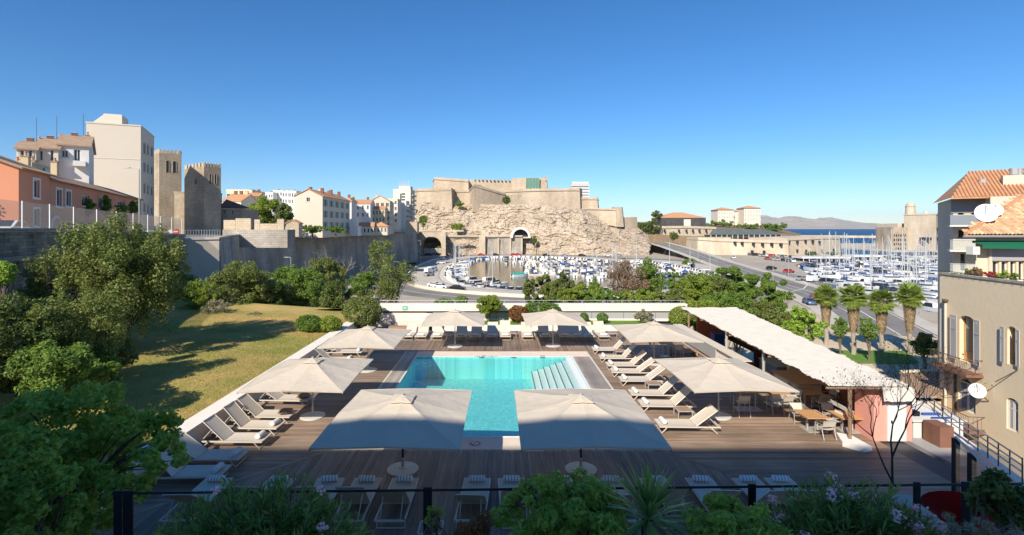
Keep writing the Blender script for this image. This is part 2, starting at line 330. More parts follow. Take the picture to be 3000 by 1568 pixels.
# awning cloth: sun shines a little through it
def cloth(name, c, t):
    m = mat(name, c, 0.9, tuple(x * 0.93 for x in c), 2.5, obj=True, bump=0.8, bscale=2.2); n = m.node_tree.nodes; l = m.node_tree.links
    p = n['Principled BSDF']; tr = n.new('ShaderNodeBsdfTranslucent'); tr.inputs[0].default_value = (*[x * 0.9 for x in c], 1)
    ms = n.new('ShaderNodeMixShader'); ms.inputs[0].default_value = t; l.new(p.outputs[0], ms.inputs[1]); l.new(tr.outputs[0], ms.inputs[2]); l.new(ms.outputs[0], n['Material Output'].inputs[0])
cloth('parasol_cloth', (0.73, 0.63, 0.50), 0.16)
cloth('reed', (0.70, 0.65, 0.57), 0.15)
# decking: grain along the board, every board its own tone
def woodmat(name, c1, c2, island, axis):
    m = bpy.data.materials.new(name); m.use_nodes = True; MATS[name] = m; n = m.node_tree.nodes; l = m.node_tree.links; p = n['Principled BSDF']
    ge = n.new('ShaderNodeNewGeometry'); mp = n.new('ShaderNodeMapping'); mp.inputs['Scale'].default_value = (0.5, 14, 14) if axis == 'x' else (14, 0.5, 14)
    l.new(ge.outputs['Position'], mp.inputs[0])
    nz = n.new('ShaderNodeTexNoise'); nz.inputs['Scale'].default_value = 1.0; nz.inputs['Detail'].default_value = 6; nz.inputs['Roughness'].default_value = 0.7; l.new(mp.outputs[0], nz.inputs['Vector'])
    rp = n.new('ShaderNodeValToRGB'); rp.color_ramp.elements[0].position = 0.3; rp.color_ramp.elements[1].position = 0.72; rp.color_ramp.elements[0].color = (*c1, 1); rp.color_ramp.elements[1].color = (*c2, 1); l.new(nz.outputs[0], rp.inputs[0])
    n2 = n.new('ShaderNodeTexNoise'); n2.inputs['Scale'].default_value = 0.35; n2.inputs['Detail'].default_value = 4; l.new(ge.outputs['Position'], n2.inputs['Vector'])
    mr2 = n.new('ShaderNodeMapRange'); mr2.inputs['From Min'].default_value = 0.35; mr2.inputs['From Max'].default_value = 0.65; mr2.inputs['To Min'].default_value = 0.75; mr2.inputs['To Max'].default_value = 1.15; l.new(n2.outputs[0], mr2.inputs['Value'])
    if island: rs = ge.outputs['Random Per Island']
    else: oi = n.new('ShaderNodeObjectInfo'); rs = oi.outputs['Random']
    mr = n.new('ShaderNodeMapRange'); mr.inputs['To Min'].default_value = 0.72; mr.inputs['To Max'].default_value = 1.2; l.new(rs, mr.inputs['Value'])
    mu = n.new('ShaderNodeMath'); mu.operation = 'MULTIPLY'; l.new(mr.outputs[0], mu.inputs[0]); l.new(mr2.outputs[0], mu.inputs[1])
    hs = n.new('ShaderNodeHueSaturation'); l.new(mu.outputs[0], hs.inputs['Value']); l.new(rp.outputs[0], hs.inputs['Color']); l.new(hs.outputs[0], p.inputs['Base Color'])
    p.inputs['Roughness'].default_value = 0.55; p.inputs['Specular IOR Level'].default_value = 0.4
    bp = n.new('ShaderNodeBump'); bp.inputs['Strength'].default_value = 0.3; bp.inputs['Distance'].default_value = 0.01; l.new(nz.outputs[0], bp.inputs['Height']); l.new(bp.outputs[0], p.inputs['Normal'])
for ax in 'xy':
    woodmat('deck_' + ax, (0.155, 0.10, 0.068), (0.385, 0.28, 0.195), False, ax)
    woodmat('deck_joined_' + ax, (0.155, 0.10, 0.068), (0.385, 0.28, 0.195), True, ax)
woodmat('grey_board', (0.30, 0.25, 0.21), (0.46, 0.39, 0.33), True, 'y')
# pool: mosaic shell, water depth and ripple light put into tile tones, tinted clear water above it
def poolmats():
    m = bpy.data.materials.new('pool_tile'); m.use_nodes = True; MATS['pool_tile'] = m; n = m.node_tree.nodes; l = m.node_tree.links; p = n['Principled BSDF']
    ge = n.new('ShaderNodeNewGeometry'); br = n.new('ShaderNodeTexBrick'); br.offset = 0; br.inputs['Scale'].default_value = 1.0; br.inputs['Brick Width'].default_value = 0.14; br.inputs['Row Height'].default_value = 0.14; br.inputs['Mortar Size'].default_value = 0.006
    br.inputs['Color1'].default_value = (0.13, 0.50, 0.48, 1); br.inputs['Color2'].default_value = (0.23, 0.66, 0.63, 1); br.inputs['Mortar'].default_value = (0.16, 0.5, 0.49, 1)
    l.new(ge.outputs['Position'], br.inputs['Vector']); l.new(br.outputs[0], p.inputs['Base Color']); p.inputs['Roughness'].default_value = 0.4
    m = bpy.data.materials.new('pool_water'); m.use_nodes = True; MATS['pool_water'] = m; n = m.node_tree.nodes; l = m.node_tree.links; out = n['Material Output']; n.remove(n['Principled BSDF'])
    ge = n.new('ShaderNodeNewGeometry'); nz = n.new('ShaderNodeTexNoise'); nz.inputs['Scale'].default_value = 3.2; nz.inputs['Detail'].default_value = 3; nz.inputs['Distortion'].default_value = 0.6; l.new(ge.outputs['Position'], nz.inputs['Vector'])
    bp = n.new('ShaderNodeBump'); bp.inputs['Strength'].default_value = 0.35; bp.inputs['Distance'].default_value = 0.06; l.new(nz.outputs[0], bp.inputs['Height'])
    tr = n.new('ShaderNodeBsdfTransparent'); tr.inputs[0].default_value = (0.82, 0.97, 0.96, 1)
    gl = n.new('ShaderNodeBsdfGlossy'); gl.inputs['Roughness'].default_value = 0.04; l.new(bp.outputs[0], gl.inputs['Normal'])
    fr = schlick(n, l, bp.outputs[0])
    b = n.new('ShaderNodeMixShader'); l.new(fr.outputs[0], b.inputs[0]); l.new(tr.outputs[0], b.inputs[1]); l.new(gl.outputs[0], b.inputs[2]); l.new(b.outputs[0], out.inputs[0])
poolmats()
# striped rolled towel
def stripe():
    m = bpy.data.materials.new('towel_stripe'); m.use_nodes = True; MATS['towel_stripe'] = m; n = m.node_tree.nodes; l = m.node_tree.links; p = n['Principled BSDF']
    tc = n.new('ShaderNodeTexCoord'); wv = n.new('ShaderNodeTexWave'); wv.bands_direction = 'Y'; wv.inputs['Scale'].default_value = 3.4; l.new(tc.outputs['Object'], wv.inputs['Vector'])
    rp = n.new('ShaderNodeValToRGB'); rp.color_ramp.interpolation = 'CONSTANT'; rp.color_ramp.elements[0].color = (0.46, 0.44, 0.42, 1); rp.color_ramp.elements[1].color = (0.82, 0.8, 0.77, 1); rp.color_ramp.elements[1].position = 0.42
    l.new(wv.outputs[0], rp.inputs[0]); l.new(rp.outputs[0], p.inputs['Base Color']); p.inputs['Roughness'].default_value = 0.95
stripe()
# ================================================================ ground, water, roads
from mathutils.geometry import tessellate_polygon
def sheet(name, outer, material, holes=(), z=None, skirt=0.0, kind='structure'):
    loops = [[Vector((p[0], p[1], p[2] if len(p) > 2 else z)) for p in lp] for lp in [outer] + list(holes)]
    tris = tessellate_polygon(loops); pts = [p for lp in loops for p in lp]
    mb = MB(); fs = []
    for t in tris:
        a, b, c = (pts[i] for i in t)
        fs.append(tuple(t) if (b - a).cross(c - a).z > 0 else (t[0], t[2], t[1]))
    mb.add(pts, fs)
    if skirt:
        for lp in loops:
            n = len(lp)
            for k in range(n):
                a, b = lp[k], lp[(k + 1) % n]
                mb.add([a, b, b - Vector((0, 0, skirt)), a - Vector((0, 0, skirt))], [(0, 1, 2, 3)])
    o = mb.build(name, material); o['kind'] = kind
    return o
SEA, LAND = -12.5, -11.0
o = MB().grid(1, 1, lambda u, v: (-14000 + 28000 * u, -200 + 14200 * v, SEA)).build('sea', 'water_sea'); struct(o)
basin = [G(a, b, SEA) for a, b in [(1298, 811), (1303, 832), (1330, 846), (1380, 855), (1462, 862), (1534, 867), (1640, 872)]]
basin += [Vector((62, 160, 0)), Vector((88, 185, 0)), Vector((95, 230, 0)), Vector((88, 300, 0))]
basin += [G(a, b, SEA) for a, b in [(1790, 772), (1700, 763), (1587, 759), (1480, 758), (1393, 760), (1345, 768), (1312, 786)]]
basin = [(p.x, p.y) for p in basin]
coastline = [(-900, 40), (200, 40), (200, 96), (97, 118), (106, 170), (150, 265), (214, 345), (300, 478), (372, 640), (330, 900), (-900, 900)]
sheet('ground', coastline, 'ground', [basin], z=LAND, skirt=4)
sheet('basin_water', [(p[0] * 1.0, p[1]) for p in basin], 'water_basin', z=SEA + 0.25)
# concentric ring roads round the basin
def offset(poly, d):
    n = len(poly); out = []
    cx = sum(p[0] for p in poly) / n; cy = sum(p[1] for p in poly) / n
    for k in range(n):
        a, b, c = Vector(poly[k - 1]), Vector(poly[k]), Vector(poly[(k + 1) % n])
        n1 = Vector(((b - a).y, -(b - a).x)).normalized(); n2 = Vector(((c - b).y, -(c - b).x)).normalized()
        nn = (n1 + n2).normalized()
        if nn.dot(b - Vector((cx, cy))) < 0: nn = -nn
        out.append((b.x + nn.x * d, b.y + nn.y * d))
    return out
def dense(poly, it=2):
    for _ in range(it):
        q = []
        for k in range(len(poly)):
            a, b = Vector(poly[k]), Vector(poly[(k + 1) % len(poly)]); q += [tuple(a * 0.75 + b * 0.25), tuple(a * 0.25 + b * 0.75)]
        poly = q
    return poly
def strip(name, line, w0, w1, material, z, h=None, kind='structure', closed=False):
    # ribbon along a plan polyline between two sideways offsets; with h: a low wall of that height
    mb = MB(); n = len(line); L = []; Rr = []
    for k in range(n):
        a = Vector(line[max(k - 1, 0)][:2]); b = Vector(line[min(k + 1, n - 1)][:2]); t = (b - a).normalized(); nn = Vector((t.y, -t.x)); p = Vector(line[k][:2]); zz = line[k][2] if len(line[k]) > 2 else 0
        L.append((*(p + nn * w0), z + zz)); Rr.append((*(p + nn * w1), z + zz))
    for k in range(n - 1):
        if h: 
            q = [L[k], Rr[k], Rr[k + 1], L[k + 1]]
            mb.add(q + [(a, b, c + h) for a, b, c in q], [(4, 5, 6, 7), (0, 1, 5, 4), (1, 2, 6, 5), (2, 3, 7, 6), (3, 0, 4, 7)])
        else: mb.add([L[k], Rr[k], Rr[k + 1], L[k + 1]], [(0, 1, 2, 3)])
    o = mb.build(name, material)
    if kind: o['kind'] = kind
    return o
quay = dense(basin)
o1 = offset(quay, 1.2)
def ring(name, d0, d1, material, z):
    a, b = offset(quay, d0), offset(quay, d1); n = len(a); mb = MB()
    for k in range(n): mb.add([(*a[k], z), (*b[k], z), (*b[(k + 1) % n], z), (*a[(k + 1) % n], z)], [(0, 1, 2, 3)])
    return struct(mb.build(name, material))
ring('quay_edge', -0.4, 1.6, 'kerb_stone', LAND + 0.06)
ring('quay_road', 2.2, 13.0, 'pale_paving', LAND + 0.03)
ring('boulevard', 15.5, 27.0, 'asphalt', LAND + 0.03)
ring('boulevard_marking', 20.9, 21.3, 'road_paint', LAND + 0.07)
wl = offset(quay, 14.0)
left = [k for k in range(len(wl)) if wl[k][0] < 40 and wl[k][1] < 330]
seq = sorted(left, key=lambda k: math.atan2(wl[k][1] - 240, wl[k][0] - 40) % (2 * math.pi))
o = strip('quay_parapet', [wl[k] for k in seq], -0.25, 0.25, 'kerb_stone', LAND, h=0.9, kind=None); tag(o, 'long pale stone parapet curving round the small boat basin', 'parapet')
# the big road on the right, climbing towards the headland
road_c = [(2640, 985, None), (2520, 912, None), (2392, 861, None), (2287, 829, None), (2200, 799, None), (2112, 771, None)]
road = [G(a, b, LAND) for a, b, _ in road_c]; road = [(p.x, p.y, LAND) for p in road]
for px, py, d in ((2030, 742, 330), (1975, 724, 365), (1935, 713, 400), (1905, 707, 430)):
    p = W(px, py, d); road.append((p.x, p.y, max(p.z, LAND)))
strip('port_road', road, -6, 6, 'asphalt', 0.05)
strip('port_road_centre_line', road, -0.15, 0.15, 'road_paint', 0.10)
strip('port_road_lane_line', road, -3.1, -2.9, 'road_paint', 0.10); strip('port_road_edge_line', road, 5.2, 5.45, 'road_paint', 0.10)
strip('port_road_verge', road, 6, 9.5, 'pale_paving', 0.06); strip('port_road_pavement', road, -10.0, -6, 'pale_paving', 0.12)
# garden with palms, right of the road
sheet('garden_ground', [(30, 60), (100, 60), (84, 108), (70, 122), (50, 122), (34, 100)], 'sand', z=LAND + 0.04)
sheet('garden_lawn', [tuple(G(a, b, LAND)[:2]) for a, b in [(2430, 1028), (2660, 1030), (2690, 1068), (2440, 1066)]], 'lawn_green', z=LAND + 0.1)
# headland on the right, under the museum and the palace
def hill(name, material, pts, nx, ny, amp, sc, seed):
    # pts: rows front to back, each a list of (px, py, d)
    rows = [[W(*p) for p in r] for r in pts]
    def fn(u, v):
        a = v * (len(rows) - 1); i = min(int(a), len(rows) - 2); t = a - i
        def row(r, u):
            b = u * (len(r) - 1); j = min(int(b), len(r) - 2); s = b - j; return r[j].lerp(r[j + 1], s)
        p = row(rows[i], u).lerp(row(rows[i + 1], u), t)
        k = min(1, 6 * u, 6 * (1 - u))
        q = Vector((p.x * sc, p.z * sc, p.y * sc + seed)); n = mnoise.fractal(q, 1.0, 2.1, 6)
        return p + Vector((0.2 * n, -1.0 * n, 0.5 * n)) * amp * k
    return MB().grid(nx, ny, fn).build(name, material, smooth=False)
o = hill('headland', 'earth', [[(1860, 745, 395), (1960, 735, 405), (2300, 700, 430), (2330, 700, 440)], [(1860, 672, 420), (1960, 665, 430), (2290, 690, 450), (2345, 690, 460)], [(1860, 655, 470), (2000, 655, 520), (2260, 664, 560), (2345, 686, 600)], [(1860, 662, 700), (2000, 662, 700), (2260, 668, 700), (2345, 690, 700)]], 50, 24, 1.0, 0.08, 3); struct(o)
# far coast across the bay
def coast(u, v):
    d = 7000 + 2600 * v; px = 2130 + 620 * u; base = W(px, 667, d); x = base.x
    h = (125 + 60 * math.sin(u * 5 + 0.6)) * (v ** 0.8)
    n = mnoise.fractal(Vector((x * 0.0016, v * 2.4, 2.0)), 1.0, 2.0, 7)
    return (x, d, SEA - 2 + max(0, h * (1.25 + 0.75 * n)) if v > 0 else SEA - 5)
o = MB().grid(150, 30, coast).build('hills', 'hills'); struct(o)
# breakwater
a, b = W(2225, 693, 1150), W(2640, 697, 1000)
strip('breakwater', [(a.x - 40, a.y), (b.x + 30, b.y)], -6, 6, 'pale_stone', SEA - 1, h=5.5)

# ================================================================ left: street level above the retaining walls
cA, cB, cC, cD, cE = (-17.0, -6.0), (-36.2, 60.0), (XP(642, 62), 62.0), (XP(720, 137), 137.0), (XP(1220, 290), 290.0)
sheet('upper_street', [(*cA, 7.1), (*cB, 6.6), (*cC, 6.4), (*cD, 6.2), (*cE, 5.2), (-60, 420, 5.2), (-500, 420, 8), (-500, -6, 8)], 'pale_paving')
def wall_run(name, label, pts, thick, material, ledge=None, coping=None, capm='kerb_stone', group=None):
    # pts: (x, y, z0, z1); outer face on the right-hand side of travel
    root = T(name, label, 'wall', (pts[0][0], pts[0][1], pts[0][2]))
    org = Vector(root.location)
    mb = MB(); cp = MB()
    for k in range(len(pts) - 1):
        a, b = pts[k], pts[k + 1]; t = Vector((b[0] - a[0], b[1] - a[1])).normalized(); nn = Vector((t.y, -t.x))
        q = [(a[0], a[1]), (b[0], b[1]), (b[0] - nn.x * thick, b[1] - nn.y * thick), (a[0] - nn.x * thick, a[1] - nn.y * thick)]
        zs0 = [a[2], b[2], b[2], a[2]]; zs1 = [a[3], b[3], b[3], a[3]]
        bt = 0.06 * (a[3] - a[2])
        lo = [(q[0][0] + nn.x * bt, q[0][1] + nn.y * bt), (q[1][0] + nn.x * bt, q[1][1] + nn.y * bt), q[2], q[3]]
        vs = [(*lo[i], zs0[i] - org.z) for i in range(4)] + [(*q[i], zs1[i] - org.z) for i in range(4)]
        vs = [(x - org.x, y - org.y, z) for x, y, z in vs]
        mb.add(vs, [(0, 1, 5, 4), (1, 2, 6, 5), (2, 3, 7, 6), (3, 0, 4, 7), (4, 5, 6, 7)])
        def bar(off0, off1, dz0, dz1):
            p = [(a[0] + nn.x * off1, a[1] + nn.y * off1), (b[0] + nn.x * off1, b[1] + nn.y * off1), (b[0] - nn.x * off0, b[1] - nn.y * off0), (a[0] - nn.x * off0, a[1] - nn.y * off0)]
            vv = [(p[i][0] - org.x, p[i][1] - org.y, zs1[i] + dz0 - org.z) for i in range(4)] + [(p[i][0] - org.x, p[i][1] - org.y, zs1[i] + dz1 - org.z) for i in range(4)]
            cp.add(vv, [(0, 1, 5, 4), (1, 2, 6, 5), (2, 3, 7, 6), (3, 0, 4, 7), (4, 5, 6, 7), (3, 2, 1, 0)])
        if coping: bar(thick + 0.05, coping, 0.003, 0.25)
        if ledge: bar(0.2, 0.35, -ledge - 0.3, -ledge)
    mb.build('masonry', material, root)
    if cp.v: cp.build('coping', capm, root)
    return root
wall_run('retaining_wall', 'tall mossy old stone retaining wall beside the big garden tree', [(*cA, -2, 7.75), (-24.6, 20, -2, 7.75), (-29.3, 36, -2, 7.7), (*cB, -8, 7.0)], 0.8, 'old_stone', ledge=1.3, coping=0.15, capm='grey_stone')
wall_run('retaining_wall', 'sunlit pale concrete retaining wall below the street railings', [(*cB, -11, 6.55), (*cC, -11, 6.6)], 0.8, 'warm_wall', coping=0.12)
wall_run('retaining_wall', 'grey striped retaining wall running back from the sunlit wall corner', [(cC[0] + 0.02, cC[1] + 0.02, -11, 6.6), (*cD, -11, 6.3)], 0.9, 'grey_stone', coping=0.15, capm='grey_stone')
wall_run('retaining_wall', 'long grey rampart in shade leading to the arched bridge', [(cD[0], cD[1] + 0.05, -11, 6.6), (XP(880, 170), 170, -11, 6.4), (XP(1060, 220), 220, -11, 5.9), (*cE, -11, 5.3)], 1.2, 'grey_stone', ledge=2.0, coping=0.2, capm='grey_stone')

# ================================================================ terrace: podium, lawn, deck, pool
DX0, DX1 = -11.1, 14.2
PX0, PX1, PY0, PY1 = -5.13, 4.45, 20.0, 32.3
BX0, BX1, BY0, BY1 = -6.06, 5.67, 18.85, 33.75         # outer edge of the pool surround
mb = MB(); 
for b in ((-11.4, 15.2, 2, PY0 - 0.02), (-11.4, PX0 - 0.02, PY0 - 0.02, PY1 + 0.02), (PX1 + 0.02, 15.2, PY0 - 0.02, PY1 + 0.02), (-11.4, 15.2, PY1 + 0.02, 45)):
    mb.box(b[0], b[1], b[2], b[3], LAND, -0.06)
struct(mb.build('podium', 'dark_facade'))
lawn_poly = [(-11.72, 2), (-11.72, 43), (-14.5, 46.5), (-31, 48), (-29.0, 36), (-24.7, 20), (-24.7, 2)]
def lawnz(x, y): return 0.62 + 0.05 * max(0, -x - 12) + 0.12 * mnoise.noise(Vector((x * 0.25, y * 0.25, 0)))
mb = MB(); nx, ny = 60, 80
for j in range(ny + 1):
    for i in range(nx + 1):
        y = -6 + 53 * j / ny; x = -11.72 - 20 * i / nx; mb.v.append((x, y, lawnz(x, y)))
for j in range(ny):
    for i in range(nx):
        a = j * (nx + 1) + i; mb.f.append((a, a + nx + 1, a + nx + 2, a + 1)); mb.m.append(0)
struct(mb.build('lawn', 'lawn', smooth=True))
mb = MB(); mb.box(-32, -11.75, -6, 46.9, LAND, 0.5); struct(mb.build('lawn_bank', 'earth'))
hs = hill('slope', 'earth', [[(400, 935, 46.5), (800, 925, 46.5), (1120, 905, 46)], [(380, 860, 75), (800, 840, 78), (1200, 895, 70)], [(380, 850, 125), (760, 850, 125), (1180, 887, 132)]], 40, 30, 1.2, 0.12, 9); struct(hs)

# ---- decking
W0 = 0.145; STEP = 0.153
prof = [(-W0 / 2, -0.03), (-W0 / 2, -0.004), (-W0 / 2 + 0.005, 0), (-0.006, 0), (-0.003, -0.006), (0.003, -0.006), (0.006, 0), (W0 / 2 - 0.005, 0), (W0 / 2, -0.004), (W0 / 2, -0.03)]
def plank_mesh(ax):
    m = MB().ext(prof, 'y', 0, 1) if ax == 'y' else MB().ext([(a, b) for a, b in prof][::-1], 'x', 0, 1)
    o = m.build('plank', 'deck_' + ax); me = o.data; bpy.data.objects.remove(o); return me
pm = {'x': plank_mesh('x'), 'y': plank_mesh('y')}
deck = struct(MB().box(DX0, DX1, 9, 18.9, -0.055, -0.05).box(DX0, BX0 - 0.0, 18.9, 40.4, -0.055, -0.05).box(BX1, DX1, 18.9, 40.4, -0.055, -0.05).box(BX0, BX1, BY1, 40.4, -0.055, -0.05).build('deck', 'dark_facade'))
planks = []
x = DX0 + W0 / 2
while x < DX1:
    ym = 18.8 - max(0, BX0 - x, x - BX1); planks.append(('y', x, 9.0, ym)); yb = BY1 + 0.02 + max(0, BX0 - x, x - BX1)
    if yb < 40.2: planks.append(('y', x, yb, 40.4))
    x += STEP
y = 9 + W0 / 2
while y < 40.4:
    k = max(0, 18.8 - y) + max(0, y - BY1)
    a0, a1 = DX0, BX0 - 0.02 - k
    if a1 - a0 > 0.2: planks.append(('x', y, a0, a1))
    a0, a1 = BX1 + 0.02 + k, DX1
    if a1 - a0 > 0.2: planks.append(('x', y, a0, a1))
    y += STEP
planks.sort(key=lambda p: p[2] if p[0] == 'y' else p[1])
rest = {'x': MB(), 'y': MB()}; nvis = 0
for ax, c, a, b in planks:
    seen = (ax == 'y' and b > 12) or (ax == 'x' and c > 12.5)
    if seen and nvis < 300:
        nvis += 1; o = bpy.data.objects.new('plank', pm[ax]); col.objects.link(o); o.parent = deck
        if ax == 'y': o.location = (c, a, random.uniform(-0.002, 0.002)); o.scale = (1, b - a, 1)
        else: o.location = (a, c, random.uniform(-0.002, 0.002)); o.scale = (b - a, 1, 1)
    else:
        r = rest[ax]
        if ax == 'y': r.ext([(c + p, q) for p, q in prof], 'y', a, b)
        else: r.ext([(c + p, q) for p, q in prof][::-1], 'x', a, b)
for (a, b) in (((BX0, 18.8), (DX0, 18.8 - (BX0 - DX0))), ((BX1, 18.8), (DX1, 18.8 - (DX1 - BX1))), ((BX0, BY1), (DX0, BY1 + (BX0 - DX0))), ((BX1, BY1), (BX1 + 6.4, BY1 + 6.4))):
    L_ = math.hypot(b[0] - a[0], b[1] - a[1]); o = MB().box(0, L_, -0.085, 0.085, -0.02, 0.004).build('mitre_board', 'deck_x', deck); o.location = (a[0], a[1], 0); o.rotation_euler.z = math.atan2(b[1] - a[1], b[0] - a[0])
for ax in 'xy': rest[ax].build('planks', 'deck_joined_' + ax, deck, kind='stuff')

# ---- pool
pool = T('swimming_pool', 'rectangular turquoise swimming pool with wide steps along one side', 'pool', (0, 26, 0))
po = Vector((0, 26, 0))
def part(mb, name, m, parent, org, **k): 
    o = mb.build(name, m, parent, origin=org, **k); o.location = Vector((0, 0, 0)); return o
DP = -1.35
mb = MB(); mb.add([(PX0, PY0, DP), (PX1, PY0, DP), (PX1, PY1, DP), (PX0, PY1, DP), (PX0, PY0, 0), (PX1, PY0, 0), (PX1, PY1, 0), (PX0, PY1, 0)], [(0, 1, 2, 3), (0, 4, 5, 1), (1, 5, 6, 2), (2, 6, 7, 3), (3, 7, 4, 0)])
part(mb, 'shell', 'pool_tile', pool, po)
for k in range(6):
    x1 = PX1 - 0.35 - 0.36 * k; z = -0.14 - 0.13 * k
    st = part(MB().box(x1 - 0.36 if k < 5 else x1 - 0.36, (PX1 if k == 0 else x1) - 0.001, PY0 + 0.3, PY1 - 0.35, DP, z), 'step', 'pool_rim', pool, po)
    part(MB().box(x1 - 0.362, x1 - 0.315, PY0 + 0.32, PY1 - 0.38, z + 0.001, z + 0.012), 'nosing', 'step_line', st, Vector((0, 26, 0)))
part(MB().box(PX1 - 0.35, PX1 - 0.002, PY0, PY1 - 0.002, DP, -0.05), 'step', 'pool_rim', pool, po)
for (a, b, c, d) in ((PX0 + 0.002, PX1, PY1 + 0.003, PY1 + 0.09), (PX1 + 0.003, PX1 + 0.09, PY0, PY1 + 0.001), (PX0 - 0.06, PX0 - 0.003, PY0, PY1 + 0.09), (PX0, PX1, PY0 - 0.048, PY0 - 0.003)):
    part(MB().box(a, b, c, d, -0.03, 0.012), 'rim', 'pool_rim', pool, po)
part(MB().add([(PX0, PY0, -0.06), (PX1, PY0, -0.06), (PX1, PY1, -0.06), (PX0, PY1, -0.06)], [(0, 1, 2, 3)]), 'water', 'pool_water', pool, po)
for px in (1412, 1505, 1590):   # skimmer mouths under the far rim
    part(MB().box(XP(px, 32.3) - 0.16, XP(px, 32.3) + 0.16, PY1 - 0.02, PY1 - 0.005, -0.055, -0.012), 'skimmer', 'step_line', pool, po)
# depth figures and no-diving marks set in the far rim
def text(s, size, loc, rot, m, parent=None, name='lettering', ext=0.002):
    cu = bpy.data.curves.new(name, 'FONT'); cu.body = s; cu.size = size; cu.align_x = 'CENTER'; cu.align_y = 'CENTER'; cu.extrude = ext
    t = bpy.data.objects.new(name, cu); col.objects.link(t); t.location = loc; t.rotation_euler = rot
    bpy.context.view_layer.update(); me = bpy.data.meshes.new_from_object(t); mw = t.matrix_world.copy(); bpy.data.objects.remove(t)
    me.transform(mw); me.materials.clear(); me.materials.append(MATS[m]); o = bpy.data.objects.new(name, me); col.objects.link(o)
    if parent: o.parent = parent; o.matrix_parent_inverse = Matrix.Translation(-Vector(parent.location))
    o['kind'] = 'stuff'
    return o
for px, s in ((1403, '1,35 m'), (1442, '1,35 m')): text(s, 0.22, (XP(px, 32.35), 32.345, 0.018), (0, 0, 0), 'sign_dark', pool)
for px in (1418, 1590):
    part(MB().box(XP(px, 32.35) - 0.14, XP(px, 32.35) + 0.14, PY1 + 0.095, PY1 + 0.28, 0.002, 0.008), 'depth_tile', 'sign_dark', pool, po)
# pool surround
sur = struct(MB().box(BX0 + 0.1, BX1 - 0.1, BY0, PY0 - 0.05, -0.05, -0.004).build('pool_surround', 'stone_coping'))
mb = MB(); mb.box(PX0 - 0.1, BX1 - 0.1, PY1 + 0.092, BY1, -0.05, 0.0); mb.build('far_coping', 'stone_coping', sur)
mb = MB()
for k in range(6): mb.box(BX0 + 0.11 + k * 0.136, BX0 + 0.11 + k * 0.136 + 0.128, PY0 - 0.05, BY1, -0.05, -0.002)
for k in range(8): mb.box(PX1 + 0.095 + k * 0.127, PX1 + 0.095 + k * 0.127 + 0.119, PY0 - 0.05, PY1 + 0.088, -0.05, -0.002)
mb.build('boards', 'grey_board', sur, kind='stuff')
for x in (BX0, BX1 - 0.1): MB().box(x, x + 0.1, BY0, BY1, -0.05, 0.006).build('edge_strip', 'kerb_stone', sur)
mb = MB()
for k in range(230): xx = BX0 + 0.1 + k * 0.05; mb.box(xx, xx + 0.026, 18.72, 18.845, -0.02, -0.006)
mb.build('drain_grating', 'kerb_stone', sur, kind='stuff'); MB().box(BX0 + 0.1, BX1 - 0.1, 18.70, 18.72, -0.03, 0.0).build('drain_frame', 'kerb_stone', sur)
s = T('pool_rules_sign', 'small round red no diving mark on the near pool edge', 'sign', (XP(1392, 19.35), 19.35, 0.0))
MB().lathe([(0.20, 0), (0.20, 0.006)], n=24).build('ring', 'sign_red', s); MB().lathe([(0.15, 0.008), (0.15, 0.01)], n=24).build('disc', 'frame_white', s); o = MB().box(-0.19, 0.19, -0.025, 0.025, 0.012, 0.014).build('slash', 'sign_red', s); o.rotation_euler.z = 0.8

# ---- white kerb walls round the deck
o = T('low_wall', 'long low white wall between the lawn and the deck loungers', 'wall', (-11.4, 25, 0))
MB().box(-11.7, -11.12, 9, 41.0, -0.3, 0.70).build('masonry', 'concrete_white', o, origin=(-11.4, 25, 0)).location = (0, 0, 0)
MB().box(-11.78, -11.06, 9, 41.05, 0.703, 0.76).build('coping', 'concrete_white', o, origin=(-11.4, 25, 0)).location = (0, 0, 0)
o = T('low_wall', 'low white planter wall behind the back row of loungers', 'wall', (2, 41, 0))
MB().box(XP(1268, 40.8), 12.6, 40.5, 40.85, -0.05, 0.40).build('masonry', 'concrete_white', o, origin=(2, 41, 0)).location = (0, 0, 0)
struct(MB().box(XP(1268, 40.8), 12.6, 40.85, 43.0, -0.3, 0.36).build('planter_lawn', 'lawn_green'))
# back parapet: grey lower panels, groove, beige upper band, glass rail
o = T('back_parapet', 'long beige parapet with dark groove closing the terrace towards the harbour', 'wall', (2, 43.4, 0)); og = Vector((2, 43.4, 0))
def pp(mb, n, m, par=o): q = mb.build(n, m, par, origin=og); q.location = (0, 0, 0); return q
def band(x0, x1, y, y2, z0, z1, t0=0.0, t1=0.0):
    return MB().add([(x0, y, z0 + t0 * 0), (x1, y, z0 + t1), (x1, y2, z0 + t1), (x0, y2, z0), (x0, y, z1), (x1, y, z1 + t1), (x1, y2, z1 + t1), (x0, y2, z1)], [(0, 3, 2, 1), (4, 5, 6, 7), (0, 1, 5, 4), (1, 2, 6, 5), (2, 3, 7, 6), (3, 0, 4, 7)])
xl, xr = XP(1112, 43.3), XP(2010, 43.3)
n = 8; xs = [XP(1268, 43.2) + (xr - XP(1268, 43.2)) * k / n for k in range(n + 1)]
for k in range(n): pp(MB().box(xs[k] + 0.015, xs[k + 1] - 0.015, 43.0, 43.2, 0.3, 1.0), 'panel', 'grey_panel')
pp(MB().box(XP(1268, 43.2), xr, 42.96, 42.998, 0.3, 0.50), 'plinth', 'concrete_white')
pp(MB().box(xl, xr, 43.2, 43.5, 0.0, 1.10), 'backing', 'dark_facade')
n = 9
for k in range(n):
    a = xl + (xr - xl) * k / n; b = xl + (xr - xl) * (k + 1) / n
    pp(MB().box(a + 0.008, b - 0.008, 43.0, 43.6, 1.12, 1.62), 'facing_panel', 'beige_panel')
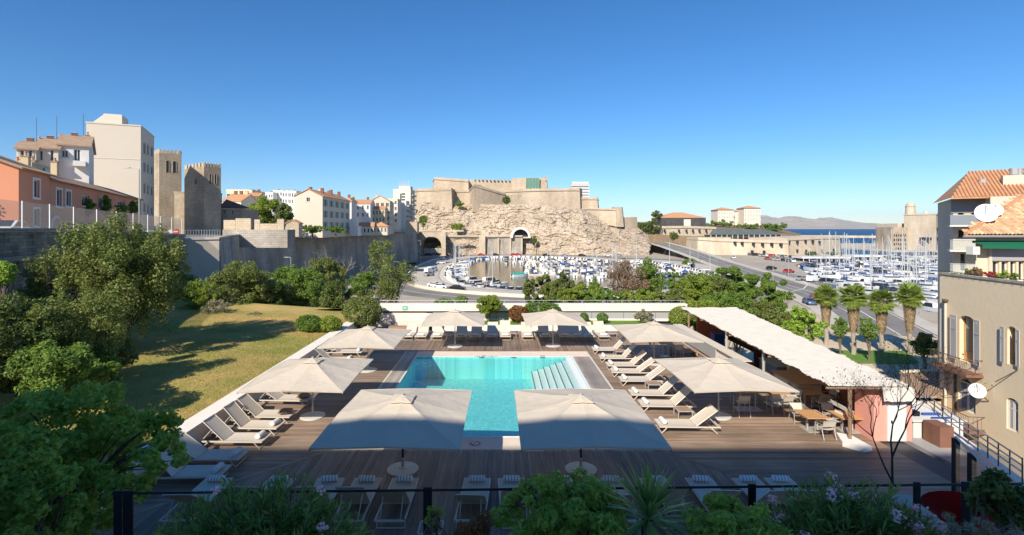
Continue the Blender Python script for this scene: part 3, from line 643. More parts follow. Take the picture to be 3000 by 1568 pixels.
pp(MB().box(xl, xr, 42.97, 43.65, 1.623, 1.70), 'coping', 'concrete_white')
for k in range(16):
    a = xl + 0.6 + (xr - xl - 1) * k / 15; pp(MB().box(a - 0.015, a + 0.015, 43.45, 43.48, 1.703, 1.93), 'rail_post', 'galvanised')
pp(MB().tube([(xl, 43.46, 1.94), (xr, 43.46, 1.94)], 0.02, 6), 'rail', 'galvanised')
# stairwell at the far left corner of the deck
o2 = T('stairwell', 'sunken dark stairwell with pale steps at the deck corner', 'stairs', (-9, 41.5, 0)); og = Vector((-9, 41.5, 0))
for k in range(3): pp(MB().box(-10.9 + 0.2 * k, -6.0, 42.95 - 0.3 * k, 43.19 - 0.3 * k + 0.06, -0.05, 0.95 - 0.28 * k), 'step', 'stone_coping', o2)
pp(MB().box(-10.9, -6.6, 40.45, 42.05, -0.04, -0.02), 'floor', 'asphalt', o2)
pp(MB().box(-6.0, -5.55, 40.45, 43.0, -0.05, 0.95), 'cheek_wall', 'concrete_white', o2)
pp(MB().box(-8.6, -7.2, 40.46, 41.1, -0.02, 0.30), 'bench', 'table_slat', o2)
# round green sign
s = T('assembly_sign', 'small green and white square sign on the beige parapet', 'sign', (XP(1187, 43), 42.99, 1.37))
MB().box(-0.27, 0.27, -0.008, 0, -0.22, 0.22).build('plate', 'frame_white', s); MB().box(-0.22, 0.22, -0.014, -0.009, -0.18, 0.18).build('field', 'sign_green', s)
mk = MB()
for a in range(4): 
    an = R(45 + 90 * a); mk.tube([(0.19 * math.cos(an), -0.018, 0.15 * math.sin(an)), (0.07 * math.cos(an), -0.018, 0.06 * math.sin(an))], [0.025, 0.05], 6)
mk.tube([(0, -0.018, -0.06), (0, -0.018, 0.06)], 0.035, 8); mk.build('arrows', 'frame_white', s)
# ================================================================ parasols
PW, PD, RIM, PEAK = 4.0, 4.7, 1.83, 2.46
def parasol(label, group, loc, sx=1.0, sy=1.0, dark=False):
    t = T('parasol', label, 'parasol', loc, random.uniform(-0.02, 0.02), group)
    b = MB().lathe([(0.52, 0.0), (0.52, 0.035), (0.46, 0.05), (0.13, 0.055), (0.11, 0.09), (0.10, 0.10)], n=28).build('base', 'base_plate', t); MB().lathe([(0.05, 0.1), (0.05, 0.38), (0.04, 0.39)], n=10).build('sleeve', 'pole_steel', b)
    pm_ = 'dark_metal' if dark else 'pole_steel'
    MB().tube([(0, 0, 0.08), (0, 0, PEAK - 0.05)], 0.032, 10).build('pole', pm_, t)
    kn = MB().tube([(0, 0, 0), (0.11, 0, 0)], 0.018, 6).build('knob', pm_, t); kn.location = (0, 0, 0.72)
    w2, d2 = PW / 2 * sx, PD / 2 * sy
    # eight gores, each slightly sagging between its ribs, with a small top vent
    ring_ = [(-w2, -d2), (0, -d2), (w2, -d2), (w2, 0), (w2, d2), (0, d2), (-w2, d2), (-w2, 0)]
    zr = [RIM - 0.02, RIM + 0.045, RIM - 0.02, RIM + 0.045] * 2
    cz = PEAK - 0.03
    def gore(mb, p, q, zp, zq, t0, t1, dz, n=6, m=6):
        def fn(u, v):
            s = t0 + (t1 - t0) * v; x = (p[0] + (q[0] - p[0]) * u) * s; y = (p[1] + (q[1] - p[1]) * u) * s
            z = cz + ((zp + (zq - zp) * u) - cz) * s - 0.07 * math.sin(math.pi * u) * s * (1.2 - s) - 0.05 * math.sin(math.pi * s) + dz
            return (x, y, z)
        mb.grid(n, m, fn)
    cm = MB(); vm = MB()
    for k in range(8):
        p, q = ring_[k], ring_[(k + 1) % 8]; gore(cm, p, q, zr[k], zr[(k + 1) % 8], 0.10, 1.0, 0); gore(vm, p, q, zr[k], zr[(k + 1) % 8], 0.0, 0.17, 0.055, 3, 2)
    # hem
    hm = MB()
    for k in range(8):
        p, q = ring_[k], ring_[(k + 1) % 8]; hm.add([(*p, zr[k]), (*q, zr[(k + 1) % 8]), (q[0] * 0.996, q[1] * 0.996, zr[(k + 1) % 8] - 0.05), (p[0] * 0.996, p[1] * 0.996, zr[k] - 0.05)], [(0, 1, 2, 3)])
    c = cm.build('canopy', 'parasol_cloth', t, smooth=True); vm.build('vent', 'parasol_cloth', c, smooth=True); hm.build('hem', 'parasol_cloth', c)
    MB().lathe([(0.02, PEAK + 0.01), (0.05, PEAK + 0.03), (0.05, PEAK + 0.06), (0.0, PEAK + 0.09)], n=10).build('finial', 'pole_steel', t)
    for k in range(8):
        p = ring_[k]; q = Vector((*p, zr[k] - 0.03)); top = Vector((0, 0, cz - 0.05))
        rb = MB().tube([top.lerp(q, s_ / 6) - Vector((0, 0, 0.045 + 0.05 * math.sin(math.pi * s_ / 6))) for s_ in range(1, 7)], 0.012, 5).build('rib', pm_, t)
        MB().tube([Vector((0, 0, RIM - 0.32)), top.lerp(q, 0.5) - Vector((0, 0, 0.02))], 0.009, 5).build('strut', pm_, rb)
    return t
gp = 'cream parasols round the pool'
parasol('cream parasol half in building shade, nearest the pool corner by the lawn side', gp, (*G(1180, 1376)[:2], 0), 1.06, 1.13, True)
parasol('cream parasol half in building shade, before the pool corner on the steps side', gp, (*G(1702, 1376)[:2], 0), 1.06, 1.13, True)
parasol('sunlit cream parasol over lounger with dark patterned cushion by low wall', gp, (*G(916, 1220)[:2], 0), 1.0, 1.05)
parasol('sunlit cream parasol by low wall next to the sunken stairwell corner', gp, (*G(1078, 1085)[:2], 0), 1.0, 1.05)
parasol('cream parasol over back row loungers, nearer the green sign', gp, (*G(1333, 1015)[:2], 0))
parasol('cream parasol over back row loungers, nearer the bar canopy', gp, (*G(1620, 1013)[:2], 0))
parasol('cream parasol beside the bar counter shading high stools', gp, (*G(1916, 1065)[:2], 0), 1.0, 1.05)
parasol('cream parasol beside the dining tables shading a tall wooden table', gp, (*G(2105, 1219)[:2], 0), 1.0, 1.05)

# ================================================================ loungers (built with the foot at x=0, head towards +x)
LL, LWd, SH = 2.35, 0.78, 0.27
def lounger_proto(deg):
    t = T('sun_lounger', 'x', 'sun lounger')
    hw = LWd / 2
    f = MB()
    for s in (-1, 1): f.box(0.0, LL, s * hw - 0.022, s * hw + 0.022, SH - 0.03, SH + 0.02)
    f.box(0.0, 0.04, -hw, hw, SH - 0.03, SH + 0.015); f.box(LL - 0.04, LL, -hw, hw, SH - 0.03, SH + 0.015); f.box(LL * 0.6, LL * 0.6 + 0.03, -hw, hw, SH - 0.03, SH)
    f.build('frame', 'lounger_frame', t)
    for x0, x1 in ((0.10, 0.32), (LL - 0.12, LL - 0.40)):      # looped runner legs
        MB().tube([(x1, -hw + 0.01, SH - 0.02), (x0, -hw + 0.01, 0.02), (x0, hw - 0.01, 0.02), (x1, hw - 0.01, SH - 0.02)], 0.018, 6).build('leg', 'lounger_frame', t)
    mt = MB().grid(10, 4, lambda u, v: (0.03 + u * (LL * 0.60 - 0.03), -hw + 0.03 + v * (LWd - 0.06), SH + 0.022 - 0.02 * math.sin(math.pi * v)))
    mt.grid(10, 4, lambda u, v: (LL * 0.60 - u * (LL * 0.60 - 0.03), -hw + 0.03 + v * (LWd - 0.06), SH + 0.012 - 0.02 * math.sin(math.pi * v))); mt.build('seat', 'sling', t, smooth=True)
    an = R(deg); bl = LL * 0.43; c, s_ = math.cos(an), math.sin(an); hx = LL * 0.61
    b = MB()
    b.grid(4, 8, lambda u, v: (hx + v * bl * c, -hw + 0.02 + u * (LWd - 0.04), SH + 0.03 + v * bl * s_ - 0.02 * math.sin(math.pi * u)))
    b.grid(4, 8, lambda u, v: (hx + v * bl * c + 0.012, hw - 0.02 - u * (LWd - 0.04), SH + 0.018 + v * bl * s_ - 0.02 * math.sin(math.pi * u)))
    br = b.build('backrest', 'sling', t, smooth=True)
    MB().tube([(hx, -hw + 0.012, SH + 0.03), (hx + bl * c, -hw + 0.012, SH + 0.03 + bl * s_), (hx + bl * c, hw - 0.012, SH + 0.03 + bl * s_), (hx, hw - 0.012, SH + 0.03)], 0.017, 6).build('back_frame', 'lounger_frame', br)
    MB().tube([(hx + bl * c * 0.6, -hw * 0.7, SH + bl * s_ * 0.6), (LL - 0.08, -hw * 0.7, SH - 0.01), (LL - 0.08, hw * 0.7, SH - 0.01), (hx + bl * c * 0.6, hw * 0.7, SH + bl * s_ * 0.6)], 0.012, 5).build('prop', 'lounger_frame', t)
    return t
def towel_proto(m):
    pts = []; n = 14; o = MB(); r = 0.105
    o.lathe([(r * 0.5, -0.245), (r * 0.93, -0.235), (r, -0.2), (r * 0.97, 0), (r, 0.2), (r * 0.93, 0.235), (r * 0.5, 0.245)], n=n)
    o.v = [(a, c, b * 0.85 + r * 0.85) for a, b, c in o.v]
    # spiral end lips
    q = o.build('rolled_towel', m, smooth=True); return q
lps = [lounger_proto(a) for a in (43, 37, 48)]; tw = towel_proto('towel_stripe'); tw2 = towel_proto('towel')
cu = MB().grid(10, 10, lambda u, v: (-0.27 + 0.54 * u, -0.27 + 0.54 * v, 0.09 + 0.10 * (math.sin(math.pi * u) * math.sin(math.pi * v)) ** 0.5))
cu.grid(10, 10, lambda u, v: (0.27 - 0.54 * u, -0.27 + 0.54 * v, 0.09 - 0.085 * (math.sin(math.pi * u) * math.sin(math.pi * v)) ** 0.5)); cu = cu.build('cushion', 'cushion_print', smooth=True)
def put_lounger(x, y, rz, label, group, towel='stripe', tlabel='', tgroup=''):
    jit = random.uniform(-0.05, 0.05); y += random.uniform(-0.05, 0.05) if abs(math.sin(rz)) < 0.5 else 0
    dup(random.choice(lps), (x, y, 0), rz + jit, label, group)
    p = Vector((x, y, 0)) + Matrix.Rotation(rz + jit, 3, 'Z') @ Vector((0.24, 0, SH + 0.024))
    if towel in ('stripe', 'white'):
        q = dup(tw if towel == 'stripe' else tw2, p, rz + jit + random.uniform(-0.1, 0.1)); tag(q, tlabel, 'towel', tgroup)
    elif towel == 'cushion': q = dup(cu, p + Matrix.Rotation(rz, 3, 'Z') @ Vector((0.1, 0, 0.0)), rz + 0.2); tag(q, tlabel, 'cushion', tgroup)
# right row: feet to the pool
for px, py in ((1747, 1018), (1768, 1041), (1789, 1062), (1804, 1081), (1829, 1105), (1861, 1145), (1890, 1175), (1943, 1234)):
    p = G(px, py, 0.35); put_lounger(p.x - 0.25, p.y, 0, 'beige sling sun lounger in the row facing the pool steps', 'loungers beside the pool steps', 'white', 'rolled white towel on a lounger facing the pool steps', 'towels on the loungers beside the pool steps')
# left row: heads against the low wall
for px, py, tk in ((689, 1327, 'stripe'), (620, 1373, 'stripe'), (756, 1277, 'stripe'), (801, 1240, 'stripe'), (846, 1207, 'cushion'), (890, 1162, 'cushion'), (985, 1090, 'none'), (1030, 1048, 'stripe'), (1061, 1025, 'stripe')):
    p = G(px, py, 0.35)
    if tk == 'cushion': put_lounger(-8.55, p.y, math.pi, 'beige sun lounger along the low wall holding a dark patterned cushion', 'wall loungers with cushions', tk, 'dark brown patterned square cushion on a wall lounger', 'patterned cushions')
    elif tk == 'none': put_lounger(-8.55, p.y, math.pi, 'empty beige sun lounger along the low wall under the parasol', 'x', tk)
    else: put_lounger(-8.55 - (0.15 if py > 1300 else 0), p.y, math.pi, 'beige sun lounger along the low wall with a rolled striped towel', 'wall loungers with towels', tk, 'rolled striped towel on a lounger along the low wall', 'towels on the wall loungers')
# back row: feet towards the pool
for px in (1193, 1232, 1279, 1351, 1391, 1440, 1480, 1545, 1599, 1655, 1691, 1726, 1770):
    sh = 1300 < px < 1460 or 1560 < px < 1710
    put_lounger(XP(px, 37.2), 37.0, math.pi / 2, 'sun lounger in the back row standing in a parasol shadow' if sh else 'sunlit sun lounger in the back row before the planter wall', 'shaded back row loungers' if sh else 'sunlit back row loungers', 'stripe' if sh else 'white', 'rolled striped towel on a shaded back row lounger' if sh else 'folded white towel on a sunlit back row lounger', 'towels on the shaded back row' if sh else 'towels on the sunlit back row')
# front row in the building shade: heads towards the camera
for px in (639, 825, 968, 1077, 1187, 1399, 1497, 1650, 1788, 1914, 2049, 2185, 2281):
    put_lounger(XP(px, 16), 16.1, -math.pi / 2, 'sun lounger in the shaded row behind the dark railing', 'front row loungers in the shade', 'stripe', 'rolled striped towel on a front row lounger in the shade', 'towels on the shaded front row')
for q in lps: drop(q)
for q in (tw, tw2, cu): bpy.data.objects.remove(q)
# ---- slatted side tables
def side_table(loc, label, group, rz=0, s=0.58):
    t = T('side_table', label, 'side table', loc, rz, group); h = s / 2
    f = MB()
    for a in (-1, 1): f.box(-h, h, a * h - 0.02, a * h + 0.02, 0.27, 0.31); f.box(a * h - 0.02, a * h + 0.02, -h + 0.021, h - 0.021, 0.27, 0.309)
    f.build('frame', 'pole_steel', t)
    for a in (-1, 1):
        for b in (-1, 1): MB().box(a * h - 0.018, a * h + 0.018, b * h - 0.018, b * h + 0.018, 0, 0.27).build('leg', 'pole_steel', t)
    for k in range(6): y = -h + 0.03 + k * (s - 0.06) / 6; MB().box(-h + 0.022, h - 0.022, y + 0.008, y + (s - 0.06) / 6, 0.285, 0.304).build('slat', 'table_slat', t)
for px, py in ((1912, 1122), (2001, 1198), (1815, 1027)):
    p = G(px, py, 0.3); side_table((p.x, p.y, 0), 'low slatted side table between loungers facing the pool steps', 'side tables beside the pool steps')
for px in (1316, 1500, 1578, 1793): side_table((XP(px, 38.3), 38.3, 0), 'low slatted side table standing in the back lounger row', 'side tables in the back row')
p = G(1262, 1545, 0.3); side_table((p.x, p.y, 0), 'low side table in the shaded front lounger row', None)
for y in (20.0, 22.7): side_table((-10.6, y, 0), 'small side table against the low wall between loungers', 'side tables along the low wall')

# ================================================================ bar pavilion with reed canopy
bar = T('poolside_bar', 'open poolside bar with long pale reed canopy and rust red back wall', 'bar', (14, 29, 0)); og = Vector((14, 29, 0))
cFL, cFR, cNL, cNR = Vector((13.35, 38.4, 2.12)), Vector((17.3, 38.2, 2.16)), Vector((12.35, 19.5, 2.08)), Vector((15.15, 19.3, 2.12))
rods = MB(); nr = 250; rnd = random.Random(3)
for k in range(nr):
    v = (k + 0.5) / nr; a = cNL.lerp(cFL, v); b = cNR.lerp(cFR, v)
    ext0 = rnd.uniform(-0.09, 0.03); ext1 = rnd.uniform(-0.04, 0.08); prev = None; n = 12
    hw = 0.5 * (cFL - cNL).length / nr * 1.25; row = []
    for i in range(n + 1):
        u = i / n; uu = ext0 / 3.5 * (1 - u) + u + ext1 / 3.5 * u
        p = a.lerp(b, uu); sag = 0.022 * math.sin(u * math.pi * 4.5 + 0.4) * math.sin(v * 58) + 0.03 * math.sin(v * math.pi * 20) + 0.006 * rnd.random()
        row.append(p + Vector((0, 0, sag)))
    t = Vector((0, hw, 0))
    for i in range(n):
        p, q = row[i], row[i + 1]
        rods.add([p - t, q - t, q + Vector((0, 0, 0.018)), p + Vector((0, 0, 0.018)), p + t, q + t], [(0, 1, 2, 3), (3, 2, 5, 4)])
pp(rods, 'reed_canopy', 'reed', bar)['kind'] = 'stuff'
# canopy end flap
pp(MB().grid(8, 4, lambda u, v: (14.15 + 1.15 * u, 19.3 - 0.10 * v + 0.03 * math.sin(u * 11), 2.1 - 0.50 * v + 0.02 * math.sin(u * 17))), 'canopy_flap', 'reed', bar)
for k in range(5): v = k / 4; a = cNL.lerp(cFL, v); b = cNR.lerp(cFR, v); pp(MB().tube([a - Vector((0.1, -0.1, 0.1)), b - Vector((0, -0.1, 0.1))], 0.045, 6), 'beam', 'shutter_brown', bar)
for a, b in ((cNL, cFL), (cNR, cFR)): pp(MB().tube([a - Vector((-0.3, 0, 0.18)), b - Vector((-0.3, 0, 0.18))], 0.05, 6), 'beam', 'shutter_brown', bar)
for x, y in ((13.02, 19.4), (13.2, 36.4), (12.95, 25.6), (13.05, 30.0)): 
    pp(MB().tube([(x, y, 0), (x, y, 1.98)], [0.06, 0.075], 8), 'post', 'pole_steel' if 22 < y < 33 else 'shutter_brown', bar)
pp(MB().prism([(12.55, 19.1), (12.95, 18.55), (13.35, 18.7), (13.3, 19.75), (12.9, 20.0)], 0, 0.16), 'post_plinth', 'concrete_white', bar)
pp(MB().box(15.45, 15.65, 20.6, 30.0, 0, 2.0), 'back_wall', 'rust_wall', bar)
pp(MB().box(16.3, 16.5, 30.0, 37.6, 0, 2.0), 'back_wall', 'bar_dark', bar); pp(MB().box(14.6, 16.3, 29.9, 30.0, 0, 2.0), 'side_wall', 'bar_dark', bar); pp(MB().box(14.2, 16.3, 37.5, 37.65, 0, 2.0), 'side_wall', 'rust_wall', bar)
pp(MB().box(14.6, 15.44, 26.4, 26.5, 0, 1.9), 'side_wall', 'tan_render', bar)
pp(MB().box(12.75, 12.95, 27.5, 37.8, 0, 0.95), 'counter_front', 'concrete_white', bar); pp(MB().box(12.6, 13.25, 27.4, 37.9, 0.953, 1.0), 'counter_top', 'kerb_stone', bar)
pp(MB().box(12.62, 12.745, 30.5, 37.8, 0.25, 0.93), 'counter_panel', 'grey_panel', bar)
pp(MB().box(13.6, 14.9, 23.9, 26.2, 0.80, 0.85), 'service_top', 'teak', bar); pp(MB().box(13.7, 14.8, 24.0, 26.1, 0, 0.797), 'service_cabinet', 'tan_render', bar)
pp(MB().box(14.4, 15.3, 27.1, 28.9, 0.0, 0.75), 'chest_freezer', 'blue_grey', bar); pp(MB().box(14.36, 15.34, 27.06, 28.94, 0.753, 0.80), 'chest_lid', 'shutter_green', bar)
for k in range(4): pp(MB().box(15.9, 16.25, 31.0 + 1.5 * k, 32.3 + 1.5 * k, 1.2, 1.24), 'shelf', 'teak', bar)
pp(MB().box(14.5, 15.2, 35.2, 35.9, 0, 0.8), 'cool_box', 'hull_blue', bar)
# pink end pier with white door
pp(MB().box(14.02, 15.45, 19.55, 20.6, 0, 1.62), 'end_wall', 'pink_render', bar); dr = pp(MB().box(14.5, 15.2, 19.5, 19.547, 0.02, 1.42), 'door', 'frame_white', bar); pp(MB().box(14.62, 14.66, 19.46, 19.499, 0.7, 0.8), 'handle', 'dark_metal', dr)
# ================================================================ dining furniture
def chair_proto(name, sh, bh, m='sling'):
    t = T(name, 'x', 'chair'); hw = 0.24
    for s in (-1, 1):
        MB().tube([(s * hw, -0.25, 0), (s * hw, -0.22, sh + 0.16), (s * hw, 0.18, sh + 0.18)], 0.014, 6).build('arm', 'pole_steel', t)
        MB().tube([(s * hw, 0.30, 0), (s * hw, 0.18, sh), (s * hw, 0.28, bh)], 0.014, 6).build('leg', 'pole_steel', t)
    MB().grid(4, 4, lambda u, v: (-hw + 2 * hw * u, -0.23 + 0.44 * v, sh + 0.02 - 0.03 * math.sin(math.pi * u))).build('seat', m, t, smooth=True)
    MB().grid(4, 4, lambda u, v: (-hw + 2 * hw * u, 0.19 + 0.09 * v, sh + 0.1 + (bh - sh - 0.1) * v)).build('backrest', m, t, smooth=True)
    MB().tube([(-hw, 0.28, bh), (hw, 0.28, bh)], 0.014, 6).build('top_rail', 'pole_steel', t); MB().tube([(-hw, -0.24, 0.1), (hw, -0.24, 0.1)], 0.012, 6).build('stretcher', 'pole_steel', t)
    return t
cp = chair_proto('dining_chair', 0.36, 0.70); bp_ = chair_proto('bar_stool', 0.58, 0.90)
def table(loc, label, h, wx, wy, rz=0, group=None):
    t = T('dining_table' if h < 0.8 else 'high_table', label, 'table', loc, rz, group)
    for k in range(5): a = -wx / 2 + k * wx / 5; MB().box(a + 0.003, a + wx / 5 - 0.003, -wy / 2, wy / 2, h - 0.03, h).build('slat', 'teak', t)
    for a in (-1, 1): MB().box(a * wx * 0.22 - 0.025, a * wx * 0.22 + 0.025, -0.04, 0.04, 0.03, h - 0.032).build('leg', 'pole_steel', t)
    MB().box(-wx * 0.36, wx * 0.36, -wy * 0.36, wy * 0.36, 0, 0.03).build('base', 'pole_steel', t)
gch = 'sling chairs at the teak tables'; lch = 'cream sling chair with steel frame drawn up to a teak table'
def setting(px, py, lab, seats, wx=0.9, wy=0.95):
    p = G(px, py, 0.62); table((p.x, p.y, 0), lab, 0.62, wx, wy)
    for a in seats:
        dx, dy, rz = {'n': (0.05, -0.75, math.pi), 'f': (-0.1, 0.8, 0), 'l': (-0.8, 0.1, math.pi / 2), 'r': (0.85, 0, -math.pi / 2)}[a]
        dup(cp, (p.x + dx, p.y + dy, 0), rz + random.uniform(-0.15, 0.15), lch, gch)
setting(2379, 1213, 'square teak dining table in sun next to the deck shade line', 'nfr')
setting(2269, 1146, 'square teak dining table beside the parasol edge', 'nr')
setting(2371, 1146, 'square teak dining table under the canopy by the rust wall', 'nfr')
setting(2481, 1215, 'square teak dining table behind the near canopy post', 'fl')
setting(2318, 1098, 'square teak dining table deep under the canopy by the service cabinet', 'nl')
p = G(2190, 1142, 0.86); table((p.x, p.y, 0), 'high teak table with stools under the parasol by the dining tables', 0.86, 1.5, 0.8, 0.0)
lst = 'tall sling bar stool beside a high table'
for dx, dy, rz in ((0.95, -0.5, math.pi), (-0.6, -0.75, math.pi), (-0.3, 0.8, 0.1), (0.5, 0.85, -0.1)): dup(bp_, (p.x + dx, p.y + dy, 0), rz, lst, 'bar stools')
p = G(1950, 1004, 0.86); table((p.x, p.y, 0), 'high teak table with stools beside the bar counter', 0.86, 0.8, 0.8)
for dx, dy, rz in ((-0.7, 0.1, math.pi / 2), (0.6, -0.5, math.pi), (0.5, 0.6, 0.2)): dup(bp_, (p.x + dx, p.y + dy, 0), rz, lst, 'bar stools')
drop(cp); drop(bp_)
p = G(1975, 1030, 0.2); o = T('wooden_bench', 'low reddish wooden bench by the bar counter', 'bench', (p.x + 0.6, p.y, 0))
for k in range(6): MB().box(-0.8, 0.8, -0.42 + k * 0.14, -0.30 + k * 0.14, 0.26, 0.30).build('slat', 'table_slat', o)
for a in (-0.7, 0.7): MB().box(a - 0.05, a + 0.05, -0.4, 0.4, 0, 0.258).build('leg', 'table_slat', o)
# ================================================================ buildings
class Bld:
    """local frame: x along the front, y into the building, z up; the front is the plane y=0"""
    def __init__(s, name, label, loc, rz=0, cat='building', group=None):
        s.t = T(name, label, cat, loc, rz, group); s.o = Vector(loc); s.rz = rz
        s.ux = Vector((math.cos(rz), math.sin(rz))); s.uy = Vector((-math.sin(rz), math.cos(rz)))
    def _line(s, side, w, dep):
        if side == 'f': return s.o.xy, s.ux
        if side == 'l': return s.o.xy, s.uy
        if side == 'r': return s.o.xy + s.ux * w, s.uy
    def u(s, px, side='f'):
        o, d = s._line(side, getattr(s, 'w', 0), 0); t = (px - CX) / F
        return (t * o.y - o.x) / (d.x - t * d.y)
    def z(s, px, py, side='f'):
        o, d = s._line(side, getattr(s, 'w', 0), 0); dd = o.y + s.u(px, side) * d.y
        return H - (py - CY) * dd / F - s.o.z
    def add(s, mb, name, m, parent=None, **k): return mb.build(name, m, parent or s.t, **k)
    def P(s, side, u, v, off):    # point on a wall plane, off = outwards
        if side == 'f': return (u, -off, v)
        if side == 'b': return (u, s.dep + off, v)
        if side == 'l': return (-off, u, v)
        if side == 'r': return (s.w + off, u, v)
    def quad(s, mb, side, u0, u1, v0, v1, o0, o1=None, mi=0):
        """slab on a wall plane between two offsets"""
        if o1 is None: o1 = o0
        a = [s.P(side, u0, v0, o1), s.P(side, u1, v0, o1), s.P(side, u1, v1, o1), s.P(side, u0, v1, o1)]
        b = [s.P(side, u0, v0, o0), s.P(side, u1, v0, o0), s.P(side, u1, v1, o0), s.P(side, u0, v1, o0)]
        mb.add(a + b, [(0, 1, 2, 3), (4, 7, 6, 5), (0, 4, 5, 1), (1, 5, 6, 2), (2, 6, 7, 3), (3, 7, 4, 0)], mi)
    def walls(s, w, dep, h, m, wins=(), gable=None, name='wall', reveal=0.22, z0=0.0, sides='flrb'):
        """wins: (side,u0,u1,v0,v1,...) ; gable: ('x'|'y', rise)"""
        s.w, s.dep, s.h = w, dep, h; mb = MB()
        for side in sides:
            L = w if side in 'fb' else dep
            hs = [q[1:5] for q in wins if q[0] == side]
            us = sorted({0, L} | {x for q in hs for x in q[:2]}); vs = sorted({z0, h} | {x for q in hs for x in q[2:4]})
            us = [x for x in us if -1e-6 <= x <= L + 1e-6]; vs = [x for x in vs if z0 - 1e-6 <= x <= h + 1e-6]
            for i in range(len(us) - 1):
                for j in range(len(vs) - 1):
                    cu, cv = (us[i] + us[i + 1]) / 2, (vs[j] + vs[j + 1]) / 2
                    if any(q[0] < cu < q[1] and q[2] < cv < q[3] for q in hs): continue
                    mb.add([s.P(side, us[i], vs[j], 0), s.P(side, us[i + 1], vs[j], 0), s.P(side, us[i + 1], vs[j + 1], 0), s.P(side, us[i], vs[j + 1], 0)], [(0, 1, 2, 3)])
            for (a, b, c, d) in hs:
                P = lambda u, v, o: s.P(side, u, v, o)
                mb.add([P(a, c, 0), P(b, c, 0), P(b, d, 0), P(a, d, 0), P(a, c, -reveal), P(b, c, -reveal), P(b, d, -reveal), P(a, d, -reveal)], [(0, 4, 5, 1), (1, 5, 6, 2), (2, 6, 7, 3), (3, 7, 4, 0)])
        if gable:
            ax, rise = gable
            if ax == 'x':   # ridge along x
                for x in (0, w): mb.add([(x, 0, h), (x, dep, h), (x, dep / 2, h + rise)], [(0, 1, 2)])
            else:
                for y in (0, dep): mb.add([(0, y, h), (w, y, h), (w / 2, y, h + rise)], [(0, 1, 2)])
        s.add(mb, name, m)
        for q in wins: s.window(*q)
    def window(s, side, a, b, c, d, kind='plain', fm='frame_white', sm='shutter_grey'):
        r = -0.20; fw = min(0.09, (b - a) * 0.14)
        mb = MB(); s.quad(mb, side, a + 0.001, b - 0.001, c + 0.001, d - 0.001, r - 0.02, r, 0)
        o = s.add(mb, 'window' if kind != 'door' else 'door', 'glass_dark')
        fr = MB()
        for q in ((a, a + fw, c, d), (b - fw, b, c, d), (a + fw, b - fw, c, c + fw), (a + fw, b - fw, d - fw, d)): s.quad(fr, side, *q, r + 0.005, r + 0.06)
        if b - a > 0.7: s.quad(fr, side, (a + b) / 2 - fw * 0.4, (a + b) / 2 + fw * 0.4, c + fw, d - fw, r + 0.005, r + 0.05)
        s.add(fr, 'frame', fm, o)
        if kind == 'surround':
            q = MB(); e = 0.18
            for z_ in ((a - e, a, c - e, d + e), (b, b + e, c - e, d + e), (a, b, c - e, c), (a, b, d, d + e)): s.quad(q, side, *z_, 0.003, 0.06)
            s.add(q, 'surround', 'frame_white', o)
        elif kind == 'sill':
            q = MB(); s.quad(q, side, a - 0.1, b + 0.1, c - 0.12, c - 0.002, 0.003, 0.12); s.add(q, 'sill', 'kerb_stone', o)
        elif kind == 'shutters':
            wd = (b - a) * 0.55
            for x0 in (a - wd - 0.01, b + 0.01):
                q = MB(); s.quad(q, side, x0, x0 + wd, c, d, 0.01, 0.06); s.add(q, 'shutter', sm, o)
    def gable_roof(s, axis, rise, m, over=0.35, th=0.18, name='roof'):
        w, d, h = s.w, s.dep, s.h; mb = MB(); o = over
        if axis == 'x':
            k = rise / (d / 2)
            for sg in (0, 1):
                y0 = -o if sg == 0 else d + o; ys = [y0, d / 2]; zs = [h - o * k, h + rise]
                q = [(-o, ys[0], zs[0] + 0.01), (w + o, ys[0], zs[0] + 0.01), (w + o, ys[1], zs[1] + 0.01), (-o, ys[1], zs[1] + 0.01)]
                mb.add(q + [(a, b, c + th) for a, b, c in q], [(4, 5, 6, 7), (0, 3, 2, 1), (0, 1, 5, 4), (1, 2, 6, 5), (3, 0, 4, 7)])
        else:
            k = rise / (w / 2)
            for sg in (0, 1):
                x0 = -o if sg == 0 else w + o
                q = [(x0, -o, h - o * k + 0.01), (w / 2, -o, h + rise + 0.01), (w / 2, d + o, h + rise + 0.01), (x0, d + o, h - o * k + 0.01)]
                mb.add(q + [(a, b, c + th) for a, b, c in q], [(4, 5, 6, 7), (0, 3, 2, 1), (0, 1, 5, 4), (2, 3, 7, 6), (3, 0, 4, 7)])
        return s.add(mb, name, m)
    def hip_roof(s, rise, m, over=0.4, name='roof'):
        w, d, h = s.w, s.dep, s.h; o = over; r = min(w, d) / 2
        rid = [(r, d / 2, h + rise), (w - r, d / 2, h + rise)] if w >= d else [(w / 2, r, h + rise), (w / 2, d - r, h + rise)]
        e = [(-o, -o, h), (w + o, -o, h), (w + o, d + o, h), (-o, d + o, h)]
        f = [(0, 1, 5, 4), (1, 2, 5), (2, 3, 4, 5), (3, 0, 4)] if w >= d else [(0, 1, 4), (1, 2, 5, 4), (2, 3, 5), (3, 0, 4, 5)]
        mb = MB().add(e + rid, f); mb.box(-o, w + o, -o, d + o, h - 0.15, h - 0.003, 0); return s.add(mb, name, m)
